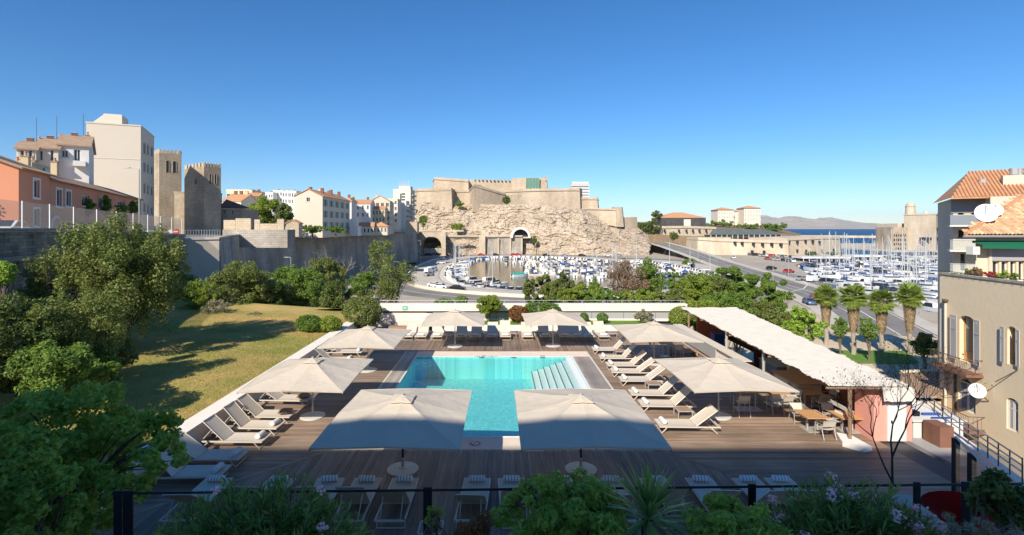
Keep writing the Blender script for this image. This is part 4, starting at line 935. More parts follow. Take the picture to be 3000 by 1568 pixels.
    def flat_roof(s, m, par=0.5, name='roof'):
        w, d, h = s.w, s.dep, s.h; mb = MB().add([(0, 0, h - 0.02), (w, 0, h - 0.02), (w, d, h - 0.02), (0, d, h - 0.02)], [(0, 1, 2, 3)])
        r = s.add(mb, name, m)
        if par:
            q = MB()
            for b in ((-0.08, w + 0.08, -0.08, 0.12), (-0.08, w + 0.08, d - 0.12, d + 0.08), (-0.08, 0.12, 0.121, d - 0.121), (w - 0.12, w + 0.08, 0.121, d - 0.121)): q.box(b[0], b[1], b[2], b[3], h + 0.002, h + par)
            s.add(q, 'parapet', m, r)
        return r
    def chimney(s, x, y, z0, h, sx=0.5, sy=0.5, m='ochre_render', pot=True, parent=None):
        c = s.add(MB().box(x - sx / 2, x + sx / 2, y - sy / 2, y + sy / 2, z0 - 1, z0 + h), 'chimney', m, parent)
        q = MB().box(x - sx / 2 - 0.06, x + sx / 2 + 0.06, y - sy / 2 - 0.06, y + sy / 2 + 0.06, z0 + h + 0.002, z0 + h + 0.10); s.add(q, 'cap', 'grey_stone', c)
        if pot: s.add(MB().lathe([(0.13, z0 + h + 0.1), (0.10, z0 + h + 0.45), (0.14, z0 + h + 0.46), (0.14, z0 + h + 0.55)], (x, y), 10), 'pot', 'roof_tile', c)
    def pxwins(s, side, rects, kind='plain', **k):
        out = []
        for (x0, x1, y0, y1) in rects:
            a, b = sorted((s.u(x0, side), s.u(x1, side))); xm = (x0 + x1) / 2
            out.append((side, a, b, s.z(xm, y1, side), s.z(xm, y0, side), kind) + tuple(k.values()))
        return out
ST = 6.3   # street level for the left-hand buildings (their walls run a little below the paving)
rzA = math.atan2(0.911, -0.412)
# ---- terracotta row along the upper street
b = Bld('terracotta_house', 'terracotta red house with white framed windows and round iron clock ornament', (-40.5, 44, ST), rzA); b.w = 7.2
wn = b.pxwins('f', [(97, 115, 527, 579), (98, 115, 612, 662)], 'surround')
b.walls(7.2, 9, 6.75, 'terracotta_render', wn, ('x', 1.85)); rf = b.gable_roof('x', 1.85, 'roof_old')
tl = MB()
for k in range(26): tl.tube([(k * 0.29 - 0.2, -0.42, 6.70), (k * 0.29 - 0.2, 0.25, 6.97)], 0.09, 6)
b.add(tl, 'eave_tiles', 'roof_old', rf)['kind'] = 'stuff'
orn = MB()
cxo, czo = 1.55, 3.0
for k in range(12): an = k * math.pi / 6; orn.tube([(-0.05, cxo + 0.5 * math.cos(an), czo + 0.55 * math.sin(an)), (-0.05, cxo + 0.64 * math.cos(an), czo + 0.7 * math.sin(an))], 0.05, 5)
orn.tube([(-0.05, cxo + 0.3 * math.cos(k * math.pi / 8), czo + 0.38 * math.sin(k * math.pi / 8)) for k in range(14)], 0.05, 5); orn.tube([(-0.05, cxo, czo - 0.3), (-0.05, cxo - 0.05, czo + 0.25)], 0.08, 5)
b.add(orn, 'clock_ornament', 'iron'); b.chimney(1.0, 4.0, 8.3, 1.5, 2.0, 1.0, 'ochre_render', False)
b = Bld('terracotta_house', 'long terracotta red house row with climbing plants and tall windows', (-40.5 - 0.412 * 7.25, 44 + 0.911 * 7.25, ST), rzA); b.w = 41
wn = b.pxwins('f', [(164, 180, 555, 605), (192, 207, 560, 604)], 'surround') + b.pxwins('f', [(240, 262, 572, 604), (290, 320, 578, 612), (345, 362, 590, 622), (385, 398, 600, 625)], 'sill')
b.walls(41, 8, 6.35, 'terracotta_render', wn, ('x', 1.5)); rf = b.gable_roof('x', 1.5, 'roof_old')
tl = MB()
for k in range(140): tl.tube([(k * 0.29, -0.42, 6.29), (k * 0.29, 0.25, 6.54)], 0.09, 5)
b.add(tl, 'eave_tiles', 'roof_old', rf)['kind'] = 'stuff'
for x, y, h in ((3.5, 3, 1.6), (6, 4.5, 1.3), (8.5, 5, 1.8), (11.5, 5, 2.0), (15, 4, 2.3)): b.chimney(x, y, 7.2, h, 0.7, 0.6)
dm = b.add(MB().box(5.0, 10.0, 3.0, 6.5, 6.6, 8.5), 'dormer', 'ochre_render'); b.add(MB().box(8.2, 9.6, 2.9, 2.995, 7.3, 8.2), 'dormer_window', 'glass_dark', dm)
arch = MB()
ux = b.u(163); 
arch.tube([(ux + 1.6 * math.cos(math.pi * k / 10), -0.02, 0.9 + 1.9 * math.sin(math.pi * k / 10)) for k in range(11)], 0.16, 6); b.add(arch, 'gate_arch', 'frame_white')
# ---- old cream houses behind the row
for (x0, x1, ye, rise, d, lab, m, wr) in (
    (48, 107, 436, 1.5, 68, 'narrow cream old house with grey shutters behind the terracotta row', 'ivory_render', [(60, 70, 440, 470), (84, 94, 440, 470)]),
    (107, 172, 433, 1.8, 70, 'tall ivory old house with dark narrow windows beside the cream house', 'ivory_render', [(117, 125, 442, 470), (148, 157, 440, 470), (155, 166, 488, 505)]),
    (172, 262, 424, 1.9, 72, 'weathered ivory house with loggia against the blank cream block', 'white_render', [(180, 200, 440, 462), (216, 236, 438, 473)])):
    b = Bld('old_house', lab, (XP(x0, d), d, ST), 0.60); b.w = 1; b.w = b.u(x1)
    b.walls(b.w - 0.05, 9, ZP(ye, d) - ST, m, b.pxwins('f', wr, 'shutters' if x0 == 48 else 'sill'), ('x', rise)); b.gable_roof('x', rise, 'roof_old', 0.3); b.chimney(b.w * 0.4, 4.5, b.h + rise * 0.8, 0.8, 0.7, 0.6, 'roof_brown', False); b.chimney(b.w * 0.85, 5, b.h + rise * 0.8, 0.7, 0.5, 0.5, 'ochre_render')
    b.add(MB().tube([(b.w * 0.7, 5, b.h + rise), (b.w * 0.7, 5, b.h + rise + 3.5)], 0.03, 5), 'aerial', 'iron')
b.add(MB().box(b.w * 0.48, b.w * 0.9, -0.9, -0.003, b.z(230, 488), b.z(230, 473)), 'balcony', 'white_render')
# ---- blank cream block
b = Bld('apartment_block', 'tall blank cream apartment block with rooftop stair hut', (-66.6, 97, ST), rzA); b.w = 13
cols = [(420, 427), (431, 437), (442, 449)]; rows = [(418, 452), (475, 505), (536, 567), (595, 622)]
wn = []
for y0, y1 in rows: wn += b.pxwins('f', [(cx0, cx1, y0 + (cx0 - 420) * 0.55, y1 + (cx0 - 420) * 0.3) for cx0, cx1 in cols], 'sill')
b.walls(13, 8.2, ZP(371, 97) - ST, 'cream_render', wn); rf = b.flat_roof('cream_render', 0.25)
b.add(MB().box(1.5, 6.5, 3.2, 6.0, b.h, b.h + 2.2), 'stair_hut', 'ivory_render', rf); b.add(MB().add([(1.5, 6.0, b.h + 0.1), (6.5, 6.0, b.h + 0.1), (6.5, 8.0, b.h + 0.1), (1.5, 8, b.h + 0.1), (1.5, 6, b.h + 2.0), (6.5, 6, b.h + 2.0)], [(0, 3, 4), (1, 5, 2), (3, 2, 5, 4)]), 'sloping_cover', 'ivory_render', rf)
b.add(MB().box(-0.06, -0.003, 0.1, 8.1, b.h - 6.2, b.h - 6.1), 'string_course', 'ivory_render')
# ---- abbey towers
def tower(px, pL, pR, ytop, d, label, belf, ang=None):
    tC, tR, tL = (px - CX) / F, (pR - CX) / F, (pL - CX) / F; c0 = Vector((tC * d, d))
    A = c0.x * -1 + tR * d; 
    # s(cos - tR sin) = tR d - Cx ; s(sin + tL cos) = Cx - tL d
    k1 = tR * d - c0.x; k2 = c0.x - tL * d
    # unknown p = s cos a, q = s sin a : p - tR q = k1 ; q + tL p = k2
    p = (k1 + tR * k2) / (1 + tR * tL); q = k2 - tL * p; s = math.hypot(p, q); a = math.atan2(q, p)
    sd_ = s
    if ang: a = ang; s = (tR * d - c0.x) / (math.cos(a) - tR * math.sin(a)); sd_ = (c0.x - tL * d) / (math.sin(a) + tL * math.cos(a))
    b = Bld('abbey_tower', label, (c0.x, c0.y, ST), a, 'tower'); b.w = s; b.dep = sd_; h = ZP(ytop, d) - ST - 0.9
    wn = [(sd, (s if sd in 'fb' else sd_) * u0, (s if sd in 'fb' else sd_) * u1, h - v0, h - v1, 'louvre') for (sd, u0, u1, v0, v1) in belf]
    mb = MB(); b.walls(s, sd_, h, 'abbey_stone', [], name='shaft')
    for (sd, a0, a1, z0, z1, _) in wn:     # round-headed belfry openings: flat dark faces, inner shade put in the colour
        q = MB(); ar = []
        um = (a0 + a1) / 2; r = (a1 - a0) / 2
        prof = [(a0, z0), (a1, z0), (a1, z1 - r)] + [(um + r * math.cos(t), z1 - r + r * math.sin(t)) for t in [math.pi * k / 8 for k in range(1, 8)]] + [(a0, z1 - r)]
        q.add([b.P(sd, u_, v_, 0.02) for u_, v_ in prof], [tuple(range(len(prof)))]); w_ = b.add(q, 'belfry_dark_face', 'sign_dark')
        q = MB(); pr = [(a0, z0)] + [(um + r * math.cos(t), z1 - r + r * math.sin(t)) for t in [math.pi * k / 10 for k in range(10, -1, -1)]] + [(a1, z0)]
        q.tube([b.P(sd, u_, v_, 0.06) for u_, v_ in pr], 0.05, 4); b.add(q, 'arch', 'abbey_stone', w_)
    n = 6
    for sd in 'flrb':
        for k in range(n):
            S_ = s if sd in 'fb' else sd_; u0 = S_ * (k + 0.12) / n; u1 = S_ * (k + 0.72) / n; q = MB(); b.quad(q, sd, u0, u1, h + 0.003, h + 0.9, -0.45, 0.02); b.add(q, 'merlon', 'pale_stone')
    b.add(MB().add([(0, 0, h), (s, 0, h), (s, sd_, h), (0, sd_, h)], [(0, 1, 2, 3)]), 'roof', 'abbey_stone')
    return b
b = tower(466, 451, 532, 436, 118, 'taller square crenellated abbey tower with paired belfry arches', [('f', 0.30, 0.44, 4.3, 1.6), ('f', 0.60, 0.76, 4.3, 1.6)], R(44))
b = tower(597.5, 540, 647.5, 476, 112, 'shorter square crenellated abbey tower with narrow twin openings', [('f', 0.30, 0.42, 3.6, 1.4), ('f', 0.60, 0.72, 3.6, 1.4), ('l', 0.35, 0.42, 3.6, 2.4)], R(54))
b = Bld('abbey_porch', 'shaded abbey porch wall with dark doorway between the two towers', (XP(500, 120), 120, ST), 0.10); b.w = XP(612, 120) - XP(500, 120)
b.walls(b.w, 6, ZP(565, 120) - ST, 'abbey_stone', b.pxwins('f', [(563, 576, 628, 672)], 'door')); b.flat_roof('abbey_stone', 0.3)
b = Bld('abbey_nave', 'low abbey nave with dark red roof and slit windows', (XP(640, 118), 118, ST), 0.05); b.w = XP(708, 118) - XP(640, 118)
b.walls(b.w, 9, ZP(612, 118) - ST, 'abbey_stone', b.pxwins('f', [(656, 660, 615, 628), (679, 683, 616, 628)]), None); 
b.add(MB().add([(-0.3, -0.3, b.h), (b.w + 0.3, -0.3, b.h), (b.w + 0.3, 4.5, b.h + 0.2), (-0.3, 4.5, b.h + 2.4)], [(0, 1, 2, 3)]), 'roof', 'roof_brown')
# garden wall with ruins and arched door
o = T('ruined_wall', 'broken sunlit yellow stone wall in front of the abbey nave', 'wall', (XP(700, 105), 105, 6))
for a, c, y0 in ((655, 690, 645), (690, 735, 640), (745, 762, 643), (762, 812, 655), (812, 832, 642)): MB().box(XP(a, 105), XP(c, 105) - 0.05, 105, 105.6, 7.2, ZP(y0, 105)).build('stone_panel', 'pale_stone', o, origin=Vector(o.location)).location = (0, 0, 0)
MB().box(XP(652, 104), XP(842, 104), 104, 108, 4, 7.6).build('terrace_wall', 'grey_stone', o, origin=Vector(o.location)).location = (0, 0, 0)
b = Bld('gatehouse', 'small stone gatehouse with arched red wooden door on the rampart', (XP(838, 112), 112, 6.0), 0.1); b.w = XP(874, 112) - XP(838, 112)
b.walls(b.w, 3, ZP(655, 112) - 6, 'pale_stone', [], ('y', 0.7)); b.gable_roof('y', 0.7, 'roof_tile', 0.15)
r = b.w * 0.22; um = b.w * 0.42; q = MB(); pr = [(um - r, 0.3), (um + r, 0.3)] + [(um + r * math.cos(math.pi * k / 8), 1.0 + r * math.sin(math.pi * k / 8)) for k in range(9)]
q.add([(u, -0.03, v) for u, v in pr], [tuple(range(len(pr)))]); d_ = b.add(q, 'door', 'rust_wall'); q = MB(); q.tube([(um + r * 1.12 * math.cos(math.pi * k / 8), -0.05, 1.0 + r * 1.12 * math.sin(math.pi * k / 8)) for k in range(9)], 0.10, 5); b.add(q, 'arch', 'kerb_stone', d_)
# ---- houses on the ridge between abbey and fort
def ridge_house(name, label, px0, px1, ye, d, dep, m, roof, rise, rz=0, rows=2, colsn=4, win=(0.5, 0.55), kind='plain', base=5.0, cat='building', sideview=None, chim=2, side=None):
    b = Bld(name, label, (XP(px0, d), d, base), rz, cat); b.w = 1; w_ = b.u(px1); b.w = w_; h = ZP(ye, d) - base
    wn = []; fh = min(3.0, h / max(rows, 1)) if rows else 3
    for r in range(rows):
        for c in range(colsn):
            u0 = w_ * (c + 0.5 - win[0] / 2) / colsn; u1 = w_ * (c + 0.5 + win[0] / 2) / colsn; v1 = h - 0.7 - fh * r; wn.append(('f', u0, u1, v1 - fh * win[1], v1, kind))
    if side:
        for r in range(rows):
            for c in range(side):
                u0 = dep * (c + 0.3) / side; u1 = dep * (c + 0.7) / side; v1 = h - 0.7 - fh * r; wn.append(('r', u0, u1, v1 - fh * win[1], v1, kind))
    b.walls(w_, dep, h, m, wn, (roof[1], rise) if roof[0] == 'g' else None)
    if roof[0] == 'g': rf = b.gable_roof(roof[1], rise, 'roof_tile', 0.25)
    elif roof[0] == 'h': rf = b.hip_roof(rise, 'roof_tile')
    else: rf = b.flat_roof(m, rise)
    for k in range(chim): b.chimney(w_ * (0.2 + 0.6 * k / max(chim - 1, 1)), dep / 2, h + (rise if roof[0] != 'f' else 0), 1.2, 0.9, 0.7, random.choice(['ochre_render', 'white_render', 'roof_brown']), False, rf)
    return b
ridge_house('town_house', 'pink and cream town house with terracotta roofs beside the abbey', 650, 706, 590, 165, 14, 'ivory_render', 'gx', 2.5, 0.05, 2, 4, chim=3)
ridge_house('town_house', 'grey glazed attic house with many chimneys behind the pink house', 664, 736, 562, 185, 14, 'tan_render', 'f', 0.8, 0.1, 2, 6, (0.8, 0.6), chim=4)
ridge_house('town_house', 'darker town house stepping down behind the young trees', 722, 762, 575, 180, 12, 'blue_grey', 'gx', 1.5, 0.35, 3, 3, chim=2)
for px0, px1, ye, d in ((778, 800, 566, 260), (800, 828, 560, 265), (826, 850, 562, 255), (846, 868, 562, 240)):
    bb = ridge_house('hill_house', 'pale flat roofed house peeping above the ridge trees', px0, px1, ye, d, 10, 'white_render', 'f', 0.5, 0.0, 2, 3, chim=1); bb.t['group'] = 'houses above the ridge trees'
# cream house with gable to us and shuttered right side
b = Bld('shuttered_house', 'large cream gabled house with rows of grey green shutters on its side', (XP(862, 165), 165, 4.8), 0.0); w_ = XP(945, 165) - XP(862, 165); b.w = w_
h = ZP(575, 165) - 4.8; wn = b.pxwins('f', [(898, 908, 579, 591)], 'sill')
b.dep = 30; tR = (1009 - CX) / F; dep = 30
wn2 = []
for r in range(3):
    for c in range(5):
        v1 = h - 0.9 - 3.6 * r; wn2.append(('r', dep * (c + 0.3) / 5, dep * (c + 0.62) / 5, v1 - 2.2, v1, 'shutters', 'frame_white', 'shutter_green'))
b.walls(w_, dep, h, 'cream_render', wn + wn2, ('y', 2.2)); rf = b.gable_roof('y', 2.2, 'roof_tile', 0.3)
for k in range(6): b.chimney(w_ * (0.7 if k % 2 else 0.45), 3 + k * 4.5, h + 1.8, 1.3, 0.9, 0.8, random.choice(['ochre_render', 'white_render', 'roof_brown']), False, rf)
b.add(MB().box(w_, w_ + 2.2, 8, 20, 2.2, 2.35), 'awning', 'shutter_green')
ridge_house('town_house', 'white plastered house with tall windows and small dark lettering', 1012, 1085, 597, 215, 16, 'white_render', 'gx', 2.0, 0.12, 2, 5, (0.4, 0.55), chim=2)
ridge_house('town_house', 'narrow white turret house between shuttered and white houses', 1010, 1030, 590, 205, 8, 'white_render', 'h', 1.6, 0, 1, 1, chim=1)
ridge_house('town_house', 'wide tan gabled house with dark loggia windows', 1085, 1142, 590, 235, 18, 'cream_render', 'gy', 2.5, 0.1, 4, 4, (0.6, 0.6), chim=1, side=5)
ridge_house('town_house', 'orange ochre house lower before the tan gabled house', 1080, 1128, 612, 225, 9, 'ochre_render', 'gx', 1.2, 0.1, 3, 5, (0.6, 0.6), chim=0)
ridge_house('town_house', 'cream roof terrace block beside the slab tower', 1118, 1165, 585, 262, 14, 'ivory_render', 'f', 0.5, 0.05, 4, 4, chim=2)
ridge_house('villa', 'low house with bright orange tiled roof by the rampart', 1052, 1095, 664, 200, 8, 'cream_render', 'gx', 1.5, 0.2, 1, 4, chim=0)
ridge_house('villa', 'low house with hipped orange tiled roof near the bridge', 1092, 1135, 663, 205, 8, 'cream_render', 'h', 1.7, 0.1, 1, 4, chim=0)
ridge_house('garden_shed', 'small pale shed among hedges at the rampart edge', 1025, 1048, 664, 190, 5, 'white_render', 'f', 0.2, 0, 0, 0, chim=0)
# white residential towers
b = ridge_house('apartment_tower', 'tall pale apartment tower with round portholes and crown of masts', 1152, 1203, 557, 290, 14, 'ivory_render', 'f', 0.5, 0.0, 0, 0, chim=0, base=4)
for k in range(9): b.add(MB().box(b.w * (0.25 + 0.07 * k), b.w * (0.25 + 0.07 * k) + 0.25, 3, 3.3, b.h, b.h + 3.8 + (k % 3)), 'mast', 'galvanised')
b.add(MB().box(b.w * 0.3, b.w * 0.95, 2, 10, b.h, b.h + 2.4), 'plant_room', 'ivory_render'); b.add(MB().box(b.w * 0.40, b.w * 0.47, -0.3, -0.003, b.h - 10, b.h - 2), 'stair_slot', 'dark_facade')
for k in range(5): b.add(MB().box(b.w * 0.50, b.w * 0.68, -0.12, -0.003, b.h - 9 + 1.6 * k, b.h - 8.2 + 1.6 * k), 'window', 'glass_dark')
for k in range(8): b.add(MB().box(b.w + 0.003, b.w + 1.2, 1, 13, b.h - 3.2 - 2.6 * k, b.h - 2.4 - 2.6 * k), 'balcony', 'grey_panel')
b = ridge_house('apartment_tower', 'white slab tower with round windows and dark stacked balconies', 1160, 1190, 590, 278, 10, 'white_render', 'f', 0.4, 0.0, 0, 0, chim=0, base=4)
for k in range(7):
    q = MB(); zc = b.h - 2.2 - 2.7 * k; q.lathe([(0.42, 0), (0.42, 0.1)], n=12); q.v = [(b.w * 0.18 + x, -0.12 + z, zc + y) for x, y, z in q.v]; b.add(q, 'porthole', 'glass_dark')
for k in range(7): b.add(MB().box(b.w + 0.003, b.w + 1.5, 0.5, 9.5, b.h - 3.0 - 2.7 * k, b.h - 2.0 - 2.7 * k), 'balcony', 'grey_stone')
for px0, px1, ye, d, lab in ((1188, 1222, 652, 255, 'small grey guard house at the bridge head with flat slab roof'),):
    ridge_house('guard_house', lab, px0, px1, ye, d, 6, 'pale_stone', 'f', 0.3, 0, 0, 0, chim=0)
# ---- street furniture on the upper street
def street_lamp(loc, h, label, arm=-1.6, m='galvanised', group=None, head=0.7):
    t = T('street_lamp', label, 'street lamp', loc, 0, group)
    MB().tube([(0, 0, 0), (0, 0, h)], [0.09, 0.06], 8).build('pole', m, t); a = MB().tube([(0, 0, h), (arm * 0.2, 0, h + 0.12), (arm, 0, h + 0.18)], 0.045, 6).build('arm', m, t); MB().box(arm - head / 2, arm + head / 2, -0.13, 0.13, h + 0.08, h + 0.2).build('lamp_head', m, a); return t
p = W(408, 660, 60); street_lamp((p.x, p.y, 6.5), ZP(495, 60) - 6.5, 'grey street lamp with long arm before the blank cream block', -1.4)
for px, yt, d in ((852, 756, 98), (902, 734, 112), (1232, 706, 255), (1305, 757, 258), (1175, 770, 90)):
    z0 = -11; street_lamp((XP(px, d), d, z0), ZP(yt, d) - z0, 'grey street lamp on the lower road by the rampart', -0.8, group='lamps on the lower road', head=0.9)
# glass windscreen fence along the retaining wall
fn = T('glass_fence', 'tall clear glass windscreen fence with slim white posts on the retaining wall', 'fence', (-27, 28, 7.7)); fo = Vector(fn.location)
pts = []
for k in range(13):
    t_ = k / 12
    if t_ < 0.4: q = Vector((-25.4, 22)).lerp(Vector((-29.7, 36)), t_ / 0.4)
    else: q = Vector((-29.7, 36)).lerp(Vector((-36.5, 60)), (t_ - 0.4) / 0.6)
    pts.append(q)
for k, q in enumerate(pts):
    zb = 7.75 - 0.7 * k / 12
    MB().box(q.x - 0.03, q.x + 0.03, q.y - 0.03, q.y + 0.03, zb, zb + 2.0).build('post', 'frame_white', fn, origin=fo).location = (0, 0, 0)
    if k < 12:
        r = pts[k + 1]; zb2 = 7.75 - 0.7 * (k + 1) / 12; d_ = (r - q); nn = Vector((d_.y, -d_.x)).normalized() * 0.006; a_, c_ = q + d_ * 0.03, r - d_ * 0.03
        v = [(a_.x + nn.x, a_.y + nn.y, zb + 0.15), (c_.x + nn.x, c_.y + nn.y, zb2 + 0.15), (c_.x + nn.x, c_.y + nn.y, zb2 + 1.95), (a_.x + nn.x, a_.y + nn.y, zb + 1.95)]
        MB().add(v, [(0, 1, 2, 3)]).build('pane', 'hazy_glass', fn, origin=fo).location = (0, 0, 0)
# railings on the sunlit retaining wall
o = T('street_railing', 'thin grey street railing on top of the sunlit retaining wall', 'railing', (cB[0], cB[1], 6.8)); fo = Vector(o.location)
for k in range(14):
    t_ = k / 13; q = Vector(cB).lerp(Vector(cC), t_); MB().tube([(q.x, q.y + 0.2, 6.8), (q.x, q.y + 0.2, 7.7)], 0.03, 5).build('post', 'galvanised', o, origin=fo).location = (0, 0, 0)
for z_ in (7.2, 7.7): MB().tube([(cB[0], cB[1] + 0.2, z_), (cC[0], cC[1] + 0.2, z_)], 0.025, 5).build('rail', 'galvanised', o, origin=fo).location = (0, 0, 0)
s = T('traffic_sign', 'round red no entry sign beside a white disc on the upper street', 'sign', (XP(524, 59), 58.5, 6.8))
MB().tube([(0, 0.05, 0), (0, 0.05, 0.75)], 0.03, 6).build('post', 'galvanised', s)
q = MB().lathe([(0.36, 0), (0.36, 0.03)], n=20); q.v = [(x, -z, y + 0.75) for x, y, z in q.v]; q.build('disc', 'sign_red', s); MB().box(-0.24, 0.24, -0.04, -0.034, 0.69, 0.81).build('bar', 'frame_white', s)
q = MB().lathe([(0.26, 0), (0.26, 0.03)], n=20); q.v = [(x - 0.62, -z, y + 0.72) for x, y, z in q.v]; q.build('second_disc', 'frame_white', s)
# ================================================================ right: neighbouring house with shutters and tiled roofs
rzN = math.atan2(-1.0, -0.09)                 # local x runs towards the camera along the wall, local y points away to the right
XN, YN, ZN = 27.0, XP(2753, 1) and 27.0 * F / (2753 - CX), -6.0
b = Bld('shuttered_villa', 'ochre villa with arched windows, lattice shutters and iron balconies', (XN, YN, ZN), rzN); b.w = 14
ztop = b.z(2753, 803)
arched = [(2811, 2855, 926, 1062, 'door'), (2951, 2979, 957, 1070, 'win'), (2808, 2858, 1113, 1205, 'closed'), (2949, 2983, 1168, 1262, 'closed')]
holes = []
for x0, x1, y0, y1, k in arched:
    a, c = sorted((b.u(x0), b.u(x1))); xm = (x0 + x1) / 2; holes.append(('f', a, c, b.z(xm, y1), b.z(xm, y0), k))
w_, dp = 14, 10; b.w, b.dep = w_, dp
mb = MB(); us = sorted({0, w_} | {q for h_ in holes for q in h_[1:3]}); 
b.window = lambda *a: None
b.walls(w_, dp, ztop, 'tan_render', holes, reveal=0.3)
def arch_fill(side, a, c, v0, v1, rise):
    # corner fillets that turn the square head of an opening into a segmental arch
    q = MB(); n = 8; um = (a + c) / 2; hw = (c - a) / 2
    for sg in (-1, 1):
        pts = [(um + sg * hw, v1)] + [(um + sg * hw * math.cos(t), v1 - rise + rise * math.sin(t)) for t in [math.pi / 2 * k / n for k in range(n + 1)]]
        f = [b.P(side, u_, v_, 0.0) for u_, v_ in pts]; g = [b.P(side, u_, v_, -0.28) for u_, v_ in pts]
        q.add(f + g, [tuple(range(len(pts))) if sg > 0 else tuple(range(len(pts) - 1, -1, -1))] + [(i, i + 1, len(pts) + i + 1, len(pts) + i) for i in range(1, len(pts) - 1)])
    b.add(q, 'arch_head', 'tan_render')
def louvred(a, c, v0, v1, o0, tilt, parent, m='shutter_grey', rise=0.0, hinge=None):
    """lattice shutter: stiles, rails and slats; tilt swings it away from the wall about its hinge"""
    f = MB(); s_ = 0.06; wd = c - a
    for q in ((0, s_, 0, v1 - v0), (wd - s_, wd, 0, v1 - v0), (s_, wd - s_, 0, s_), (s_, wd - s_, v1 - v0 - s_, v1 - v0), (s_, wd - s_, (v1 - v0) * 0.68, (v1 - v0) * 0.68 + s_)): f.box(q[0], q[1], -0.04, 0, q[2], q[3])
    n = int((v1 - v0 - 0.2) / 0.085)
    for k in range(n):
        z_ = s_ + 0.02 + k * (v1 - v0 - 2 * s_) / n; f.add([(s_, -0.035, z_), (wd - s_, -0.035, z_), (wd - s_, -0.005, z_ + 0.05), (s_, -0.005, z_ + 0.05)], [(0, 1, 2, 3)], 1)
    o = f.build('shutter', [m, 'shutter_grey'], parent); o.location = b.P('f', a if tilt >= 0 else c, v0, o0); o.rotation_euler.z = -tilt if tilt >= 0 else -tilt
    if tilt < 0:
        for v in o.data.vertices: v.co.x -= wd
    return o
for (sd, a, c, v0, v1, k) in holes:
    rise = min(0.32, (c - a) * 0.3) if k != 'win' else (c - a) / 2
    arch_fill('f', a, c, v0, v1, rise)
    if k in ('door', 'win'):
        g = MB(); b.quad(g, 'f', a + 0.002, c - 0.002, v0, v1, -0.31, -0.29); g = b.add(g, 'window' if k == 'win' else 'french_door', 'glass_dark')
        fr = MB(); um = (a + c) / 2
        for q in ((a, a + 0.07, v0, v1), (c - 0.07, c, v0, v1), (um - 0.05, um + 0.05, v0, v1)): b.quad(fr, 'f', *q, -0.285, -0.23)
        if k == 'door': b.quad(fr, 'f', a + 0.07, c - 0.07, v0, v0 + 0.55, -0.285, -0.24)
        b.add(fr, 'frame', 'teak', g); cu_ = MB(); b.quad(cu_, 'f', a + 0.08, a + 0.3, v0 + 0.6, v1 - 0.1, -0.288, -0.28); b.add(cu_, 'curtain', 'shutter_green', g)
        wd = (c - a) * 0.52
        louvred(a - wd, a - 0.02, v0 + 0.02, v1 - 0.1, 0.10, 0.06, b.t); louvred(c + 0.02, c + wd, v0 + 0.02, v1 - 0.1, 0.06, 0.12, b.t)
    else:
        um = (a + c) / 2
        for (p_, q_) in ((a + 0.02, um - 0.01), (um + 0.01, c - 0.02)): louvred(p_, q_, v0, v1 - rise * 0.55, -0.12, 0, b.t, 'frame_white')
def balcony(px0, px1, yb, yt, out, m='iron'):
    a, c = sorted((b.u(px0), b.u(px1))); z0 = b.z(px0, yb); q = MB(); b.quad(q, 'f', a, c, z0 - 0.14, z0, 0.003, out); sl = b.add(q, 'balcony_slab', 'roof_brown')
    hgt = 0.8; rail = MB()
    P = lambda u_, o_, v_: b.P('f', u_, v_, o_)
    rail.tube([P(a + 0.05, 0.02, z0 + hgt), P(a + 0.05, out - 0.06, z0 + hgt), P(c - 0.05, out - 0.06, z0 + hgt), P(c - 0.05, 0.02, z0 + hgt)], 0.022, 5); rail.tube([P(a + 0.05, 0.02, z0 + 0.1), P(a + 0.05, out - 0.06, z0 + 0.1), P(c - 0.05, out - 0.06, z0 + 0.1), P(c - 0.05, 0.02, z0 + 0.1)], 0.015, 5)
    b.add(rail, 'balcony_rail', m, sl); n = int((c - a) / 0.12)
    for k in range(n + 1):
        u_ = a + 0.05 + (c - a - 0.1) * k / n; w2 = MB().tube([P(u_, out - 0.06, z0), P(u_, out - 0.02, z0 + 0.3), P(u_, out - 0.06, z0 + hgt)], 0.011, 4); b.add(w2, 'baluster', m, sl)
    for o_ in (0.2, 0.42, 0.62):
        for u_ in (a + 0.05, c - 0.05): b.add(MB().tube([P(u_, o_, z0), P(u_, o_, z0 + hgt)], 0.011, 4), 'baluster', m, sl)
    b.add(MB().tube([P(c - 0.3, 0.0, z0 - 0.9), P(c - 0.3, out - 0.15, z0 - 0.15)], 0.03, 5), 'bracket', m, sl)
balcony(2768, 2882, 1062, 1000, 0.9); balcony(2756, 2889, 1205, 1160, 0.9)
dp_ = MB().tube([b.P('f', b.u(2776), b.z(2776, 885), 0.12), b.P('f', b.u(2776), -1.5, 0.12)], 0.07, 8); b.add(dp_, 'downpipe', 'cream_render'); hp = MB().lathe([(0.08, 0), (0.16, 0.12), (0.16, 0.22)], n=10).build('hopper', 'iron', b.t)
hp.location = b.P('f', b.u(2776), b.z(2776, 888), 0.14)
q = MB(); b.quad(q, 'f', b.u(2798), b.u(2803), -1.5, b.z(2800, 1075), 0.02, 0.09); b.add(q, 'wall_pipe', 'iron')
cop = MB(); b.quad(cop, 'f', -0.1, w_, ztop + 0.003, ztop + 0.1, -0.35, 0.06); b.add(cop, 'parapet_coping', 'grey_stone')
rl = MB(); rl.tube([b.P('f', 0, ztop + 0.22, 0.03), b.P('f', w_, ztop + 0.22, 0.03)], 0.018, 5)
for k in range(26): rl.tube([b.P('f', 0.2 + k * 0.5, ztop - 0.05, 0.08), b.P('f', 0.2 + k * 0.5, ztop + 0.22, 0.03)], 0.012, 4)
